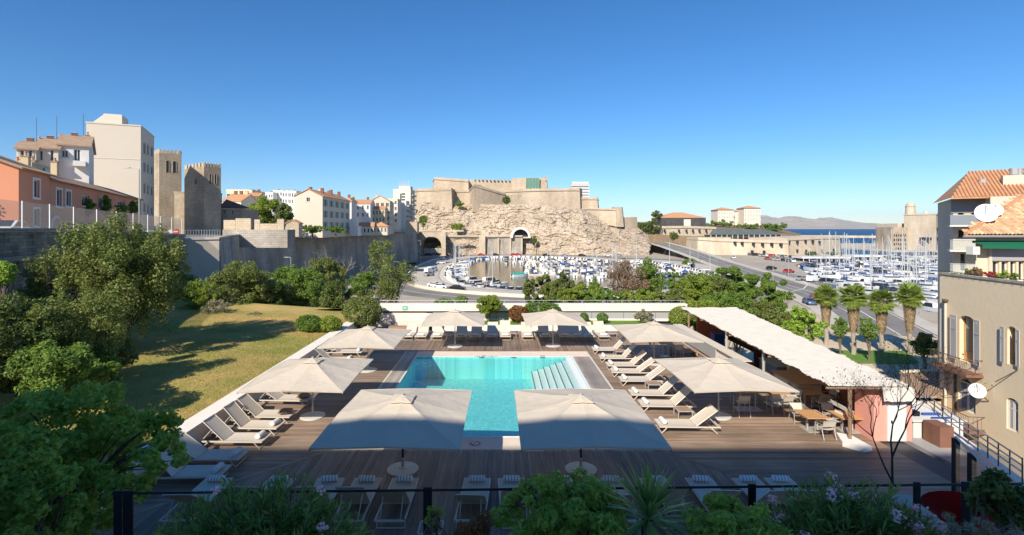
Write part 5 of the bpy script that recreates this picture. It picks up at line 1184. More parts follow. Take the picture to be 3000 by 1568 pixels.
b.add(rl, 'parapet_rail', 'iron'); b.add(MB().add([(0, 0, ztop - 0.4), (w_, 0, ztop - 0.4), (w_, dp, ztop - 0.4), (0, dp, ztop - 0.4)], [(0, 1, 2, 3)]), 'terrace_floor', 'roof_brown')
def dish(b_, P, r, face, name, arm):
    prof = [(0.02, 0.0), (r * 0.5, 0.05 * r), (r * 0.85, 0.17 * r), (r, 0.25 * r), (r * 0.99, 0.27 * r), (r * 0.8, 0.2 * r), (0.02, 0.04 * r)]
    q = MB().lathe(prof, n=24); o_ = q.build('satellite_dish', 'hull_white', b_.t, smooth=True); o_.location = P; o_.rotation_euler = Vector(face).to_track_quat('Z', 'Y').to_euler()
    MB().tube([(0, r * 0.9, 0.25 * r), (0, r * 0.1, r * 0.9)], 0.02, 5).build('feed_arm', 'galvanised', o_); b_.add(MB().tube([P, arm], 0.03, 5), 'bracket', 'iron')
inv = Matrix.Rotation(-rzN, 3, 'Z')
P0 = b.P('f', b.u(2893), b.z(2893, 1146), 0.55); dish(b, P0, 0.40, inv @ Vector((-0.35, -0.9, 0.30)), '', b.P('f', b.u(2897), b.z(2893, 1175), 0.0))
P0 = Vector(b.P('f', b.u(2946), b.z(2940, 1118), 0.5)); b.add(MB().tube([P0, b.P('f', b.u(2982), b.z(2982, 1085), 0.02)], 0.025, 5), 'flag_bracket', 'iron')
villa = b
# ---- set-back top storey with tiled roof, behind the roof terrace
d0 = 30.2
b = Bld('penthouse', 'set back top storey with barrel tile roof, roller shutter and green awning', (XP(2858, d0), d0, ZN + ztop - 0.4), 0.0); zb = ZN + ztop - 0.4; b.w = 13; b.dep = 7
wn = [('f', b.u(a_), b.u(c_), 0.15, b.z(2960, 765)) for a_, c_ in ((2908, 2928), (2934, 2954), (2960, 2978), (2984, 3002))]
b.window = Bld.window.__get__(b)
b.walls(13, 7, 7.62 - zb, 'tan_render', [w0 + ('plain',) for w0 in wn], sides='fr'); b.add(MB().add([(0, 0, 0), (5.2, 5.6, 0), (5.2, 5.6, 7.62 - zb), (0, 0, 7.62 - zb)], [(0, 3, 2, 1)]), 'wall', 'tan_render')
b.add(MB().box(b.u(2902), b.u(3020), -0.10, -0.003, b.z(2960, 764), b.z(2960, 728)), 'roller_shutter', 'grey_panel'); b.add(MB().box(b.u(2893), b.u(2901), -0.12, -0.003, 0, b.z(2897, 728)), 'pier', 'cream_render')
aw = MB(); x0, x1 = b.u(2843), b.u(3000); aw.add([(x0, -0.05, b.z(2900, 708)), (x1, -0.05, b.z(2900, 708)), (x1, -0.75, b.z(2900, 718)), (x0, -0.75, b.z(2900, 716)), (x0, -0.75, b.z(2900, 727)), (x1, -0.75, b.z(2900, 729))], [(0, 3, 2, 1), (3, 4, 5, 2)]); b.add(aw, 'awning', 'green_fabric')
b.add(MB().box(x0, x1, -0.3, -0.12, b.z(2900, 712) , b.z(2900, 705)), 'awning_case', 'green_fabric')
b.add(MB().box(b.u(2828), b.u(2848), -0.5, -0.05, b.z(2838, 745), b.z(2838, 722)), 'air_conditioner', 'frame_white')
E0 = Vector((26.5, d0 - 0.55, 7.58)); PT = Vector((33.2, 33.0, 10.0)); up = Vector((0, PT.y - E0.y, PT.z - E0.z)); sl_len = up.length; up.normalize(); nrm = Vector((0, -up.z, up.y)); fo = Vector((*b.o.xy, zb))
rf = MB().add([Vector(q) - fo - nrm * 0.05 for q in (E0, (38, E0.y, E0.z), (40, PT.y, PT.z), PT)], [(0, 1, 2, 3)]); rf.add([Vector(q) - fo - nrm * 0.05 for q in (E0, PT, (33.4, 37.6, 7.6))], [(0, 1, 2)]); rf.add([Vector(q) - fo for q in (E0, (38, E0.y, E0.z), (38, d0, 7.4), (26.5, d0, 7.4))], [(3, 2, 1, 0)]); rf = b.add(rf, 'roof', 'roof_brown')
tm = MB(); n = 6; L_ = 0.46
for i in range(n): 
    a0, a1 = math.pi * i / n, math.pi * (i + 1) / n
    r0, r1 = 0.105, 0.085
    tm.add([(r0 * math.cos(a0), 0, r0 * math.sin(a0)), (r0 * math.cos(a1), 0, r0 * math.sin(a1)), (r1 * math.cos(a1), L_, r1 * math.sin(a1)), (r1 * math.cos(a0), L_, r1 * math.sin(a0))], [(0, 1, 2, 3)])
    tm.add([(r0 * math.cos(a0), 0, r0 * math.sin(a0)), (r0 * math.cos(a1), 0, r0 * math.sin(a1)), (r0 * 0.75 * math.cos(a1), 0.001, r0 * 0.75 * math.sin(a1)), (r0 * 0.75 * math.cos(a0), 0.001, r0 * 0.75 * math.sin(a0))], [(0, 3, 2, 1)])
t0 = tm.build('roof_tile', 'roof_tile_single'); tme = t0.data; bpy.data.objects.remove(t0)
ang = math.atan2(up.z, up.y); cnt = 0
for i in range(34):
    for j in range(11):
        x = E0.x + 0.12 + i * 0.215; s_ = j * 0.375
        hipx = E0.x + (PT.x - E0.x) * s_ / sl_len
        if x < hipx - 0.05 or cnt >= 298 or x > (3015 - CX) / F * (E0.y + up.y * s_): continue
        o_ = bpy.data.objects.new('roof_tile', tme); col.objects.link(o_); o_.parent = rf; p = E0 + up * s_ - fo; o_.location = (x - fo.x, p.y + random.uniform(-0.02, 0.02), p.z + random.uniform(0, 0.012)); o_.rotation_euler = (ang, random.uniform(-0.05, 0.05), random.uniform(-0.03, 0.03)); cnt += 1
hp_ = MB()
for k in range(20): q0 = E0.lerp(PT, k / 20) - fo; q1 = E0.lerp(PT, (k + 1.15) / 20) - fo; hp_.tube([q0 + Vector((0, 0, 0.08)), q1 + Vector((0, 0, 0.05))], [0.12, 0.10], 6)
b.add(hp_, 'hip_tiles', 'roof_tile', rf)['kind'] = 'stuff'
b.add(MB().tube([Vector((26.3, d0 - 0.62, 7.5)) - fo, Vector((38, d0 - 0.62, 7.5)) - fo], 0.07, 6), 'gutter', 'galvanised')
for px, py, r, dd in ((2888, 626, 0.55, 30.6), (2916, 617, 0.36, 31.0)):
    c0 = W(px, py, dd) - fo; dish(b, c0, r, Vector((-0.45, -0.80, 0.25)), '', c0 + Vector((0.5, 0.3, -0.9)))
# ---- taller apartment house behind
d1 = 44.0
b = Bld('apartment_house', 'grey apartment house with balconies, orange tile roof and chimneys', (XP(2792, d1), d1, -8), -0.60); b.w = 16; b.dep = 10; hE = ZP(582, d1) + 8
wn = b.pxwins('f', [(2806, 2824, 602, 632), (2845, 2866, 602, 632), (2805, 2828, 672, 700), (2812, 2830, 742, 795)], 'plain')
b.walls(16, 10, hE, 'warm_wall', wn)
b.add(MB().box(b.u(2885), b.u(3010), -2.2, -0.003, hE - 2.6, hE - 0.02), 'bay', 'cream_render'); 
for k, (x0, x1) in enumerate(((2900, 2914), (2920, 2942), (2948, 2968), (2974, 2996))): b.add(MB().box(b.u(x0), b.u(x1), -2.32, -2.205, hE - 2.4, hE - 0.7), 'bay_window', 'glass_dark')
for yb, yt in ((660, 630), (732, 700), (800, 775)):
    z0 = b.z(2820, yb); sl = b.add(MB().box(b.u(2775), b.u(2878), -1.5, -0.003, z0 - 0.12, z0), 'balcony_slab', 'concrete_white'); b.add(MB().box(b.u(2776), b.u(2876), -1.5, -1.44, z0 + 0.003, z0 + 0.78), 'balcony_panel', 'blue_grey' if yb == 660 else 'hazy_glass', sl); b.add(MB().tube([(b.u(2775), -1.47, z0 + 0.82), (b.u(2877), -1.47, z0 + 0.82)], 0.03, 5), 'balcony_rail', 'galvanised', sl)
b.add(MB().box(b.u(2785), b.u(2900), -0.08, -0.003, hE - 1.2, hE - 0.05), 'fascia', 'grey_panel')
r0 = MB(); eL, eR, ee = b.u(2778), 20, -1.6
r0.add([(eL, ee, hE), (eR, ee, hE), (eR, 5, hE + 2.6), (b.u(2870), 5, hE + 2.6)], [(0, 1, 2, 3)]); r0.add([(eL, ee, hE), (b.u(2870), 5, hE + 2.6), (eL, 11, hE)], [(0, 1, 2)]); r0.add([(eL, ee, hE - 0.1), (eR, ee, hE - 0.1), (eR, 0, hE - 0.1), (eL, 0, hE - 0.1)], [(3, 2, 1, 0)]); r0.add([(eL, ee, hE - 0.1), (eR, ee, hE - 0.1), (eR, ee, hE), (eL, ee, hE)], [(0, 1, 2, 3)]); r0 = b.add(r0, 'roof', 'roof_tile')
ct = MB(); sx = eL
for k in range(60):
    x = eL + 0.3 + k * 0.24
    t1 = min(1.0, max(0.0, (x - eL) / (b.u(2870) - eL))); ct.tube([(x, ee - 0.02, hE + 0.03), (x, ee + (5 - ee) * t1, hE + 2.6 * t1 + 0.03)], 0.085, 6)
b.add(ct, 'tile_rows', 'roof_tile', r0)['kind'] = 'stuff'
for px, ytop, y, sx_, m in ((2859, 527, 3.0, 0.9, 'white_render'), (2893, 520, 2.0, 0.9, 'white_render'), (2985, 488, 1.5, 1.5, 'cream_render'), (2998, 488, 1.7, 0.8, 'cream_render')):
    u_ = b.u(px); zt = b.z(px, ytop); b.add(MB().box(u_ - sx_ / 2, u_ + sx_ / 2, y - 0.5, y + 0.5, hE + 0.5, zt - 0.6), 'chimney', m, r0); b.add(MB().lathe([(0.30, zt - 0.55), (0.30, zt)], (u_, y), 12), 'chimney_pot', 'galvanised', r0)
# ---- low neighbour roof and alley below the villa
ob = T('outbuilding', 'low outbuilding with weathered tile roof between canopy and villa', 'building', tuple(W(2690, 1170, 31))); oo = Vector(ob.location)
rc = [W(2618, 1158, 30.5), W(2757, 1164, 30.5), W(2762, 1092, 36.0), W(2640, 1096, 36.0)]
def obp(mb, n_, m): o_ = mb.build(n_, m, ob, origin=oo); o_.location = (0, 0, 0); return o_
lo = [Vector((p.x, p.y, -7)) for p in rc]
obp(MB().add(lo + [p - Vector((0, 0, 0.25)) for p in rc], [(0, 1, 5, 4), (1, 2, 6, 5), (2, 3, 7, 6), (3, 0, 4, 7)]), 'wall', 'pale_stone'); obp(MB().add(rc, [(0, 1, 2, 3)]), 'roof', 'roof_old')
tr_ = MB()
for k in range(18): u_ = (k + 0.5) / 18; tr_.tube([rc[0].lerp(rc[1], u_) + Vector((0, -0.1, 0.02)), rc[3].lerp(rc[2], u_) + Vector((0, 0, 0.02))], 0.08, 6)
obp(tr_, 'tile_rows', 'roof_old')['kind'] = 'stuff'; obp(MB().tube([rc[3] + Vector((0, 0.1, 0.1)), rc[2] + Vector((0, 0.1, 0.1))], 0.14, 6), 'ridge', 'cream_render')
# alley: white sloping parapet wall, steps, sunlit hut
o = T('alley_wall', 'white sloping parapet wall with handrails running down the alley', 'wall', (18, 24, -1)); fo = Vector(o.location)
pts = [W(2690, 1190, 24.0), W(2775, 1262, 20.5), W(2870, 1330, 18.2), W(2990, 1420, 15.6)]
for k in range(3):
    a_, c_ = pts[k], pts[k + 1]; d_ = Vector((c_.x - a_.x, c_.y - a_.y, 0)).normalized(); nn = Vector((d_.y, -d_.x, 0)) * -0.3
    lo = 1.3
    q = [a_, c_, c_ + nn, a_ + nn]; MB().add([p - Vector((0, 0, lo + 2)) for p in q] + q, [(0, 1, 5, 4), (1, 2, 6, 5), (2, 3, 7, 6), (3, 0, 4, 7), (4, 5, 6, 7)]).build('masonry', 'concrete_white', o, origin=fo).location = (0, 0, 0)
for dz, of in ((0.35, 0.1), (0.55, 0.1), (0.75, 0.1)): MB().tube([p + Vector((0.1, 0.05, dz)) for p in pts], 0.025, 5).build('handrail', 'galvanised', o, origin=fo).location = (0, 0, 0)
for k in range(12):
    t_ = k / 11 * 3; i = min(int(t_), 2); p = pts[i].lerp(pts[i + 1], t_ - i) + Vector((0.1, 0.05, 0)); MB().tube([p, p + Vector((0, 0, 0.78))], 0.02, 5).build('rail_post', 'iron', o, origin=fo).location = (0, 0, 0)
b = Bld('service_hut', 'white service hut with boxes on its roof beside the alley', (XP(2676, 21), 21.0, -4), 0.0); b.w = 2.6; b.dep = 2.2
b.walls(2.0, 2.2, ZP(1235, 21) + 4, 'white_render', []); b.flat_roof('white_render', 0.06); b.add(MB().box(0.5, 0.75, 0.6, 0.9, b.h, b.h + 0.18), 'vent_box', 'dark_metal'); b.add(MB().box(0.95, 1.7, 0.7, 0.8, b.h, b.h + 0.08), 'skylight', 'hull_blue'); b.add(MB().box(0.95, 1.7, 0.2, 0.3, b.h, b.h + 0.08), 'skylight', 'hull_blue')
o = MB().box(XP(2754, 20), XP(2795, 20), 20.0, 20.8, ZP(1312, 20), ZP(1252, 20)).build('rusty_cabinet', 'roof_brown'); tag(o, 'brown metal cabinet standing at the foot of the alley parapet', 'cabinet')
struct(MB().box(15.25, 34, 12, 31, -7, -4.0).build('alley', 'asphalt')); struct(MB().box(16.2, 17.9, 18.5, 20.95, -4, ZP(1312, 20) - 0.003).build('alley_landing', 'grey_panel'))
# planted pots on the roof terrace parapet are in the planting part
# ================================================================ fort on the rock
fort = T('fort', 'large pale stone star fort with angular bastions crowning the rock', 'fort', (0, 414, 20)); fo = Vector(fort.location)
def fpart(mb, name, m, parent=None): o_ = mb.build(name, m, parent or fort, origin=fo); o_.location = (0, 0, 0); return o_
def rampart(name, pts, ybot, thick=7, batter=0.10, m='fort_stone', cord=2.2, merl=False):
    # pts: (px, ytop, d) left to right, seen face towards us
    P_ = [W(*p) for p in pts]; zb = [ZP(ybot if not hasattr(ybot, '__len__') else ybot[i], pts[i][2]) for i in range(len(pts))]
    mb = MB(); cd = MB(); n = len(P_); nor = []
    for k in range(n):
        a_ = P_[max(k - 1, 0)]; c_ = P_[min(k + 1, n - 1)]; t_ = Vector((c_.x - a_.x, c_.y - a_.y)).normalized(); nor.append(Vector((t_.y, -t_.x, 0)))
    for k in range(n - 1):
        A, B = P_[k], P_[k + 1]; na, nb = nor[k], nor[k + 1]; ha, hb = A.z - zb[k], B.z - zb[k + 1]
        f0, f1 = A + na * ha * batter, B + nb * hb * batter; f0 = Vector((f0.x, f0.y, zb[k])); f1 = Vector((f1.x, f1.y, zb[k + 1])); bA, bB = A - na * thick, B - nb * thick
        gA, gB = Vector((bA.x, bA.y, zb[k])), Vector((bB.x, bB.y, zb[k + 1]))
        mb.add([f0, f1, A, B, bA, bB, gA, gB], [(0, 1, 3, 2), (2, 3, 5, 4), (4, 5, 7, 6), (0, 2, 4, 6), (1, 7, 5, 3)])
        ca, cb = A + na * 0.35 - Vector((0, 0, cord)), B + nb * 0.35 - Vector((0, 0, cord)); ca2, cb2 = ca + na * 0.5, cb + nb * 0.5
        u_ = Vector((0, 0, 0.55)); cd.add([ca, cb, cb2, ca2, ca + u_, cb + u_, cb2 + u_, ca2 + u_], [(0, 3, 2, 1), (4, 5, 6, 7), (3, 7, 6, 2), (0, 4, 7, 3), (1, 2, 6, 5)])
    o_ = fpart(mb, name, m); 
    if cord: fpart(cd, 'cordon', 'fort_coping', o_)
    return o_
rampart('keep_wall', [(1270, 527, 459), (1273, 519, 446), (1372, 526, 438), (1378, 535, 452)], 570, 10)
rampart('keep_wall', [(1376, 527, 448), (1440, 528, 450), (1500, 530, 450)], 575, 10, cord=0)
rampart('keep_wall', [(1500, 523, 446), (1545, 521, 442), (1601, 521, 442), (1602, 521, 459)], 575, 10, cord=0)
rampart('turret', [(1597, 514, 441), (1604, 514, 441), (1604, 514, 446)], 530, 2, 0, cord=0)
sc = fpart(MB().box(W(1541, 0, 440).x, W(1580, 0, 440).x, 439.2, 440, ZP(557, 440), ZP(522, 440)), 'scaffold_net', 'scaffold_net')
for k in range(5): x_ = XP(1541 + k * 9.7, 439); fpart(MB().box(x_ - 0.12, x_ + 0.12, 438.8, 439.1, ZP(557, 439), ZP(518, 439)), 'scaffold_pole', 'galvanised', sc)
rampart('left_bastion', [(1208, 556, 429), (1224, 553, 406), (1322, 550, 400), (1332, 556, 422)], 615, 14)
rampart('curtain_wall', [(1328, 556, 422), (1378, 556, 419)], 615, 6)
rampart('centre_bastion', [(1372, 560, 426), (1389, 540, 398), (1479, 566, 412), (1482, 566, 426)], 622, 12, cord=1.8)
rampart('right_curtain', [(1478, 556, 418), (1560, 553, 414), (1698, 551, 408), (1704, 552, 426)], [606, 606, 612, 615], 14)
rampart('right_outwork', [(1698, 577, 412), (1750, 578, 408), (1752, 580, 422)], 620, 10)
rampart('lower_battery', [(1704, 609, 406), (1760, 610, 400), (1808, 612, 394), (1820, 612, 400)], [640, 655, 665, 670], 12, cord=1.4)
rampart('lower_battery', [(1806, 607, 393), (1822, 607, 394), (1824, 607, 402)], 665, 8, cord=0)
rampart('end_wall', [(1818, 637, 398), (1866, 636, 406)], 690, 6, cord=0)
fpart(MB().prism([tuple(W(1230, 0, 412).xy), tuple(W(1400, 0, 412).xy), tuple(W(1690, 0, 419).xy), tuple(W(1690, 0, 464).xy), tuple(W(1280, 0, 474).xy)], 20, 34), 'inner_fill', 'fort_stone')
for px in range(1390, 1500, 11): fpart(MB().box(XP(px, 448), XP(px + 2.5, 448), 447, 449, ZP(529, 448), ZP(524 - (px * 7) % 3, 448)), 'merlon', 'fort_coping')
# rock: cliff face from the road up to the walls
def rockline(px):   # height line where rock meets masonry
    xs = [1205, 1240, 1330, 1380, 1480, 1560, 1640, 1705, 1760, 1820, 1870, 1900]; ys = [640, 585, 592, 598, 600, 598, 606, 612, 640, 662, 668, 690]
    return float(np.interp(px, xs, ys))
def rock_fn(u, v):
    px = 1200 + 700 * u
    dt = 405 - 14 * math.sin(min(1, max(0, (px - 1330) / 520)) * math.pi) + (18 if px < 1225 else 0); db = float(np.interp(px, [1200, 1330, 1560, 1700, 1900], [380, 379, 370, 360, 352]))
    top = W(px, rockline(px), dt + 2); bot = Vector((XP(px, db), db, LAND - 1)); 
    p = bot.lerp(top, v); bulge = math.sin(v * math.pi) 
    p.y -= 3.5 * bulge
    n = mnoise.fractal(Vector((p.x * 0.045, p.z * 0.07, p.y * 0.03)), 0.8, 2.2, 8); n2 = mnoise.ridged_multi_fractal(Vector((p.x * 0.03, p.z * 0.06, 3)), 0.8, 2.1, 7, 1.0, 2.0); n3 = mnoise.fractal(Vector((p.x * 0.22, p.z * 0.30, 9)), 0.6, 2.2, 4)
    q = p.z * 0.16 + p.x * 0.03 + 2.2 * n + 0.6 * n2; led = q - math.floor(q); led = led ** 2        # broken limestone beds
    k = min(1, 8 * v, 10 * (1 - v) + 0.15)
    return p + Vector((0.9 * n3, -2.6 * n - 2.6 * (n2 - 1.0) + 0.9 * led - 0.8 * n3, 1.0 * n)) * k
o = MB().grid(330, 130, rock_fn).build('rock', 'rock'); struct(o)
# road tunnel, upper road, retaining walls and bridge
tn = T('road_tunnel', 'arched road tunnel mouth with pale stone ring in the cliff', 'tunnel', (XP(1524, 374), 374, 0)); to = Vector(tn.location)
def tpart(mb, n_, m, par=None): o_ = mb.build(n_, m, par or tn, origin=to); o_.location = (0, 0, 0); return o_
xc = XP(1524, 372); z0 = ZP(697, 372); rr = (ZP(669, 372) - z0)
rg = MB(); ns = 16
for k in range(ns):
    a0, a1 = math.pi * k / ns, math.pi * (k + 1) / ns; R0, R1 = rr * 0.9, rr * 1.12; sxr = 0.92
    q = [(xc + sxr * R0 * math.cos(a0), z0 + R0 * math.sin(a0)), (xc + sxr * R1 * math.cos(a0), z0 + R1 * math.sin(a0)), (xc + sxr * R1 * math.cos(a1), z0 + R1 * math.sin(a1)), (xc + sxr * R0 * math.cos(a1), z0 + R0 * math.sin(a1))]
    rg.add([(x, 365, z) for x, z in q] + [(x, 386, z) for x, z in q], [(0, 1, 2, 3), (1, 5, 6, 2), (0, 3, 7, 4)])
tpart(rg, 'portal_ring', 'concrete_white')
pf = [(xc + 0.92 * rr * 0.9 * math.cos(math.pi * k / ns), z0 + rr * 0.9 * math.sin(math.pi * k / ns)) for k in range(ns + 1)]
tpart(MB().add([(x, 370, z) for x, z in pf], [tuple(range(len(pf)))]), 'bore_dark_face', 'sign_dark'); tpart(MB().box(xc - 5.0, xc - 4.3, 367.5, 369, z0, z0 + rr * 0.75), 'pillar', 'concrete_white')  # flat dark face closes the arch, the bore's shade put in its colour
rw = T('retaining_wall', 'pale stone retaining wall with pilasters under the tunnel road', 'wall', (XP(1430, 370), 370, LAND)); ro = Vector(rw.location)
def rpart(mb, n_, m): o_ = mb.build(n_, m, rw, origin=ro); o_.location = (0, 0, 0); return o_
zt = ZP(694, 370); x0, x1 = XP(1296, 370), XP(1530, 370)
rpart(MB().add([(XP(1420, 370), 368, LAND), (x1, 366, LAND), (x1, 368, zt), (XP(1420, 370), 369.5, zt), (XP(1420, 379), 380, zt), (x1, 380, zt)], [(0, 1, 2, 3), (3, 2, 5, 4)]), 'masonry', 'grey_stone'); rpart(MB().box(x0, x1, 367.2, 368.2, zt + 0.01, zt + 1.1), 'parapet', 'pale_stone')
for px in (1413, 1460, 1495, 1528): rpart(MB().box(XP(px - (9 if px == 1413 else 2.5), 369), XP(px + (9 if px == 1413 else 2.5), 369), 365.6 if px == 1413 else 366.4, 369, LAND, zt + (0.8 if px == 1413 else -1)), 'pilaster', 'pale_stone')
def crag(u, v):
    x = XP(1292, 368) + (XP(1412, 368) - XP(1292, 368)) * u; z = LAND - 1 + (zt - 0.3 - LAND) * v; n = mnoise.fractal(Vector((x * 0.12, z * 0.18, 4)), 0.7, 2.2, 7); n2 = mnoise.fractal(Vector((x * 0.4, z * 0.5, 1)), 0.6, 2.2, 4)
    return (x, 366.0 + 2.5 * v - 1.6 * n - 0.6 * n2, z + 0.4 * n2 * (1 - v))
struct(MB().grid(60, 30, crag).build('rock', 'rock'))
struct(MB().box(XP(1222, 372), XP(1560, 372), 368.3, 386, zt - 1.0, zt - 0.02).build('tunnel_road', 'pale_paving'))
br = T('stone_bridge', 'pale stone bridge with a wide arch joining rampart and cliff', 'bridge', (XP(1260, 354), 354, LAND)); bo = Vector(br.location)
xa, xb = XP(1221, 352), XP(1302, 362); za, zt2 = ZP(738, 352), ZP(679, 352); cxr = XP(1264, 354); rx = XP(1294, 354) - cxr; zc = ZP(720, 354); rz_ = ZP(693, 354) - zc
bm = MB(); ns = 20; xs = [xa] + [cxr - rx * math.cos(math.pi * k / ns) for k in range(ns + 1)] + [xb]
for k in range(len(xs) - 1):
    def lowz(x): 
        t_ = (x - cxr) / rx; return zc + rz_ * math.sqrt(max(0, 1 - t_ * t_)) if abs(t_) < 0.9999 else LAND
    l0 = lowz(xs[k]) if 0 < k else LAND; l1 = lowz(xs[k + 1]) if k < len(xs) - 2 else LAND
    if k == 0: l1 = LAND
    if k == len(xs) - 2: l0 = LAND
    if k == 1: l0 = zc
    if k == len(xs) - 3: l1 = zc
    for yy in (352, 364): bm.add([(xs[k], yy, l0), (xs[k + 1], yy, l1), (xs[k + 1], yy, zt2), (xs[k], yy, zt2)], [(0, 1, 2, 3)])
    bm.add([(xs[k], 352, l0), (xs[k + 1], 352, l1), (xs[k + 1], 364, l1), (xs[k], 364, l0)], [(0, 1, 2, 3)]); bm.add([(xs[k], 352, zt2), (xs[k + 1], 352, zt2), (xs[k + 1], 364, zt2), (xs[k], 364, zt2)], [(0, 1, 2, 3)])
for q in ((bm, 'arch_span', 'pale_stone'), (MB().box(xa - 2, xb + 14, 351.6, 352.6, zt2 + 0.01, zt2 + 1.2), 'parapet', 'pale_stone'), (MB().box(xb - 0.5, xb + 2.0, 350.8, 353, LAND, zt2 + 0.005), 'pier', 'pale_stone')): o_ = q[0].build(q[1], q[2], br, origin=bo); o_.location = (0, 0, 0)
g = T('gate_railing', 'white palisade gate under the bridge arch', 'gate', (cxr, 356, LAND))
for k in range(14): MB().box(-5 + k * 0.9, -4.6 + k * 0.9, 0, 0.2, 1.5, 5).build('paling', 'frame_white', g)
# white high-rise behind the fort
b = Bld('apartment_tower', 'white high rise with balcony bands rising behind the fort', (XP(1676, 520), 520, 10), 0.0); b.w = XP(1724, 520) - XP(1676, 520); b.dep = 14
b.walls(b.w, 14, ZP(536, 520) - 10, 'white_render', []); b.flat_roof('white_render', 1.0)
for k in range(9): b.add(MB().box(-0.8, b.w + 0.8, -1.4, -0.003, b.h - 3.0 - 2.9 * k, b.h - 2.0 - 2.9 * k), 'balcony', 'hull_white'); b.add(MB().box(0.3, b.w - 0.3, -0.25, -0.003, b.h - 1.9 - 2.9 * k, b.h - 0.6 - 2.9 * k), 'window_band', 'shutter_grey')
# ================================================================ headland buildings on the right
def stone_fort_wall(name, label, pts, ybot, thick, m, embr):
    t = T(name, label, 'fort', tuple(W(pts[0][0], ybot, pts[0][2]))); to_ = Vector(t.location)
    P_ = [W(*p) for p in pts]; zb = LAND - 1; mb = MB()
    for k in range(len(P_) - 1):
        A, B = P_[k], P_[k + 1]; t_ = Vector((B.x - A.x, B.y - A.y)).normalized(); nn = Vector((t_.y, -t_.x, 0)); f0, f1 = A + nn * 1.2, B + nn * 1.2
        mb.add([(f0.x, f0.y, zb), (f1.x, f1.y, zb), tuple(B), tuple(A), tuple(B - nn * thick), tuple(A - nn * thick), (B.x - nn.x * thick, B.y - nn.y * thick, zb), (A.x - nn.x * thick, A.y - nn.y * thick, zb)], [(0, 1, 2, 3), (3, 2, 4, 5), (5, 4, 6, 7), (0, 3, 5, 7), (1, 6, 4, 2)])
    o_ = mb.build('masonry', m, t, origin=to_); o_.location = (0, 0, 0)
    cd = MB()
    for k in range(len(P_) - 1): cd.tube([P_[k] - Vector((0, 0.3, 1.8)), P_[k + 1] - Vector((0, 0.3, 1.8))], 0.4, 5)
    o2_ = cd.build('cordon', 'fort_coping', t, origin=to_); o2_.location = (0, 0, 0)
    for px, py in embr:
        k = max(i for i in range(len(pts) - 1) if px >= pts[i][0]); t_ = (px - pts[k][0]) / (pts[k + 1][0] - pts[k][0]); d_ = pts[k][2] + (pts[k + 1][2] - pts[k][2]) * t_ - 2.2; c_ = W(px, py, d_)
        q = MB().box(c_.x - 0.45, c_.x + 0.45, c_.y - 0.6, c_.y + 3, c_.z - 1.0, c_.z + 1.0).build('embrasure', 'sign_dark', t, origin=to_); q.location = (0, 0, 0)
    return t
stone_fort_wall('harbour_fort', 'long low pale stone harbour fort wall with gun slits', [(2012, 695, 392), (2045, 696, 372), (2110, 700, 366), (2308, 706, 352), (2309, 697, 358), (2430, 692, 372), (2458, 693, 378), (2460, 693, 420)], 745, 24, 'pale_stone', [(x, y) for x, y in ((2155, 712), (2176, 713), (2209, 715), (2236, 716), (2263, 716), (2290, 717), (2313, 709), (2337, 710), (2361, 707), (2382, 708), (2402, 710), (2336, 735), (2362, 736), (2408, 735), (2442, 733), (2205, 738), (2240, 739))])
stone_fort_wall('harbour_fort', 'upper pale stone terrace wall below the dark museum block', [(1932, 663, 420), (2010, 662, 424), (2098, 665, 430)], 700, 20, 'pale_stone', [(x, 676) for x in (1948, 1990, 2012, 2031, 2050, 2070)])
b = ridge_house('museum', 'dark flat walled museum block under a wide tiled roof', 1938, 2068, 638, 455, 30, 'dark_facade', 'h', 5, 0.0, 0, 0, chim=0, base=4)
b.add(MB().box(b.w * 0.50, b.w * 0.65, -0.8, -0.003, -2, b.h - 1.5), 'white_panel', 'ivory_render'); b.add(MB().box(-14, -2, -4, 8, -4, 5.5), 'annex', 'ivory_render')
b = Bld('glass_hall', 'long low hall with dark sloping glazed roof above the harbour fort', (XP(2081, 415), 415, 0), 0.0); b.w = XP(2287, 415) - XP(2081, 415); b.dep = 16
b.walls(b.w, 16, ZP(688, 415), 'dark_facade', []); b.add(MB().add([(-1, -1, b.h), (b.w + 1, -1, b.h), (b.w - 3, 10, b.h + 3.6), (6, 10, b.h + 4.5)], [(0, 1, 2, 3)]), 'roof', 'hall_roof')
for k in range(14): b.add(MB().box(b.w * k / 13 - 0.3, b.w * k / 13 + 0.3, -1.2, -0.6, -3, b.h), 'column', 'pale_stone')
# palace with two wings
pal = Bld('palace', 'cream palace with two red roofed pavilions and arcaded storeys on the headland', (XP(2103, 560), 560, 4), 0.0, 'palace'); pal.w = XP(2228, 560) - XP(2103, 560)
def wing(px0, px1, ye, d, dep, rise, name):
    w0 = XP(px0, d) - pal.o.x; w1 = XP(px1, d) - pal.o.x; y0 = d - 560; h_ = ZP(ye, d) - 4; mb = MB().box(w0, w1, y0, y0 + dep, -6, h_); wg = pal.add(mb, name, 'ivory_render')
    r_ = MB(); e = 1.0; m = min((w1 - w0), dep) / 2
    r_.add([(w0 - e, y0 - e, h_), (w1 + e, y0 - e, h_), (w1 + e, y0 + dep + e, h_), (w0 - e, y0 + dep + e, h_), (w0 + m, y0 + dep / 2, h_ + rise), (w1 - m, y0 + dep / 2, h_ + rise)], [(0, 1, 5, 4), (1, 2, 5), (2, 3, 4, 5), (3, 0, 4)]); pal.add(r_, 'roof', 'roof_tile', wg)
    n = max(4, int((w1 - w0) / 2.6))
    for r in range(3):
        for c in range(n):
            x_ = w0 + (w1 - w0) * (c + 0.5) / n; z_ = h_ - 2.5 - 4.2 * r; pal.add(MB().box(x_ - 0.5, x_ + 0.5, y0 - 0.15, y0 - 0.003, z_ - 2.0, z_), 'window', 'shutter_grey', wg)
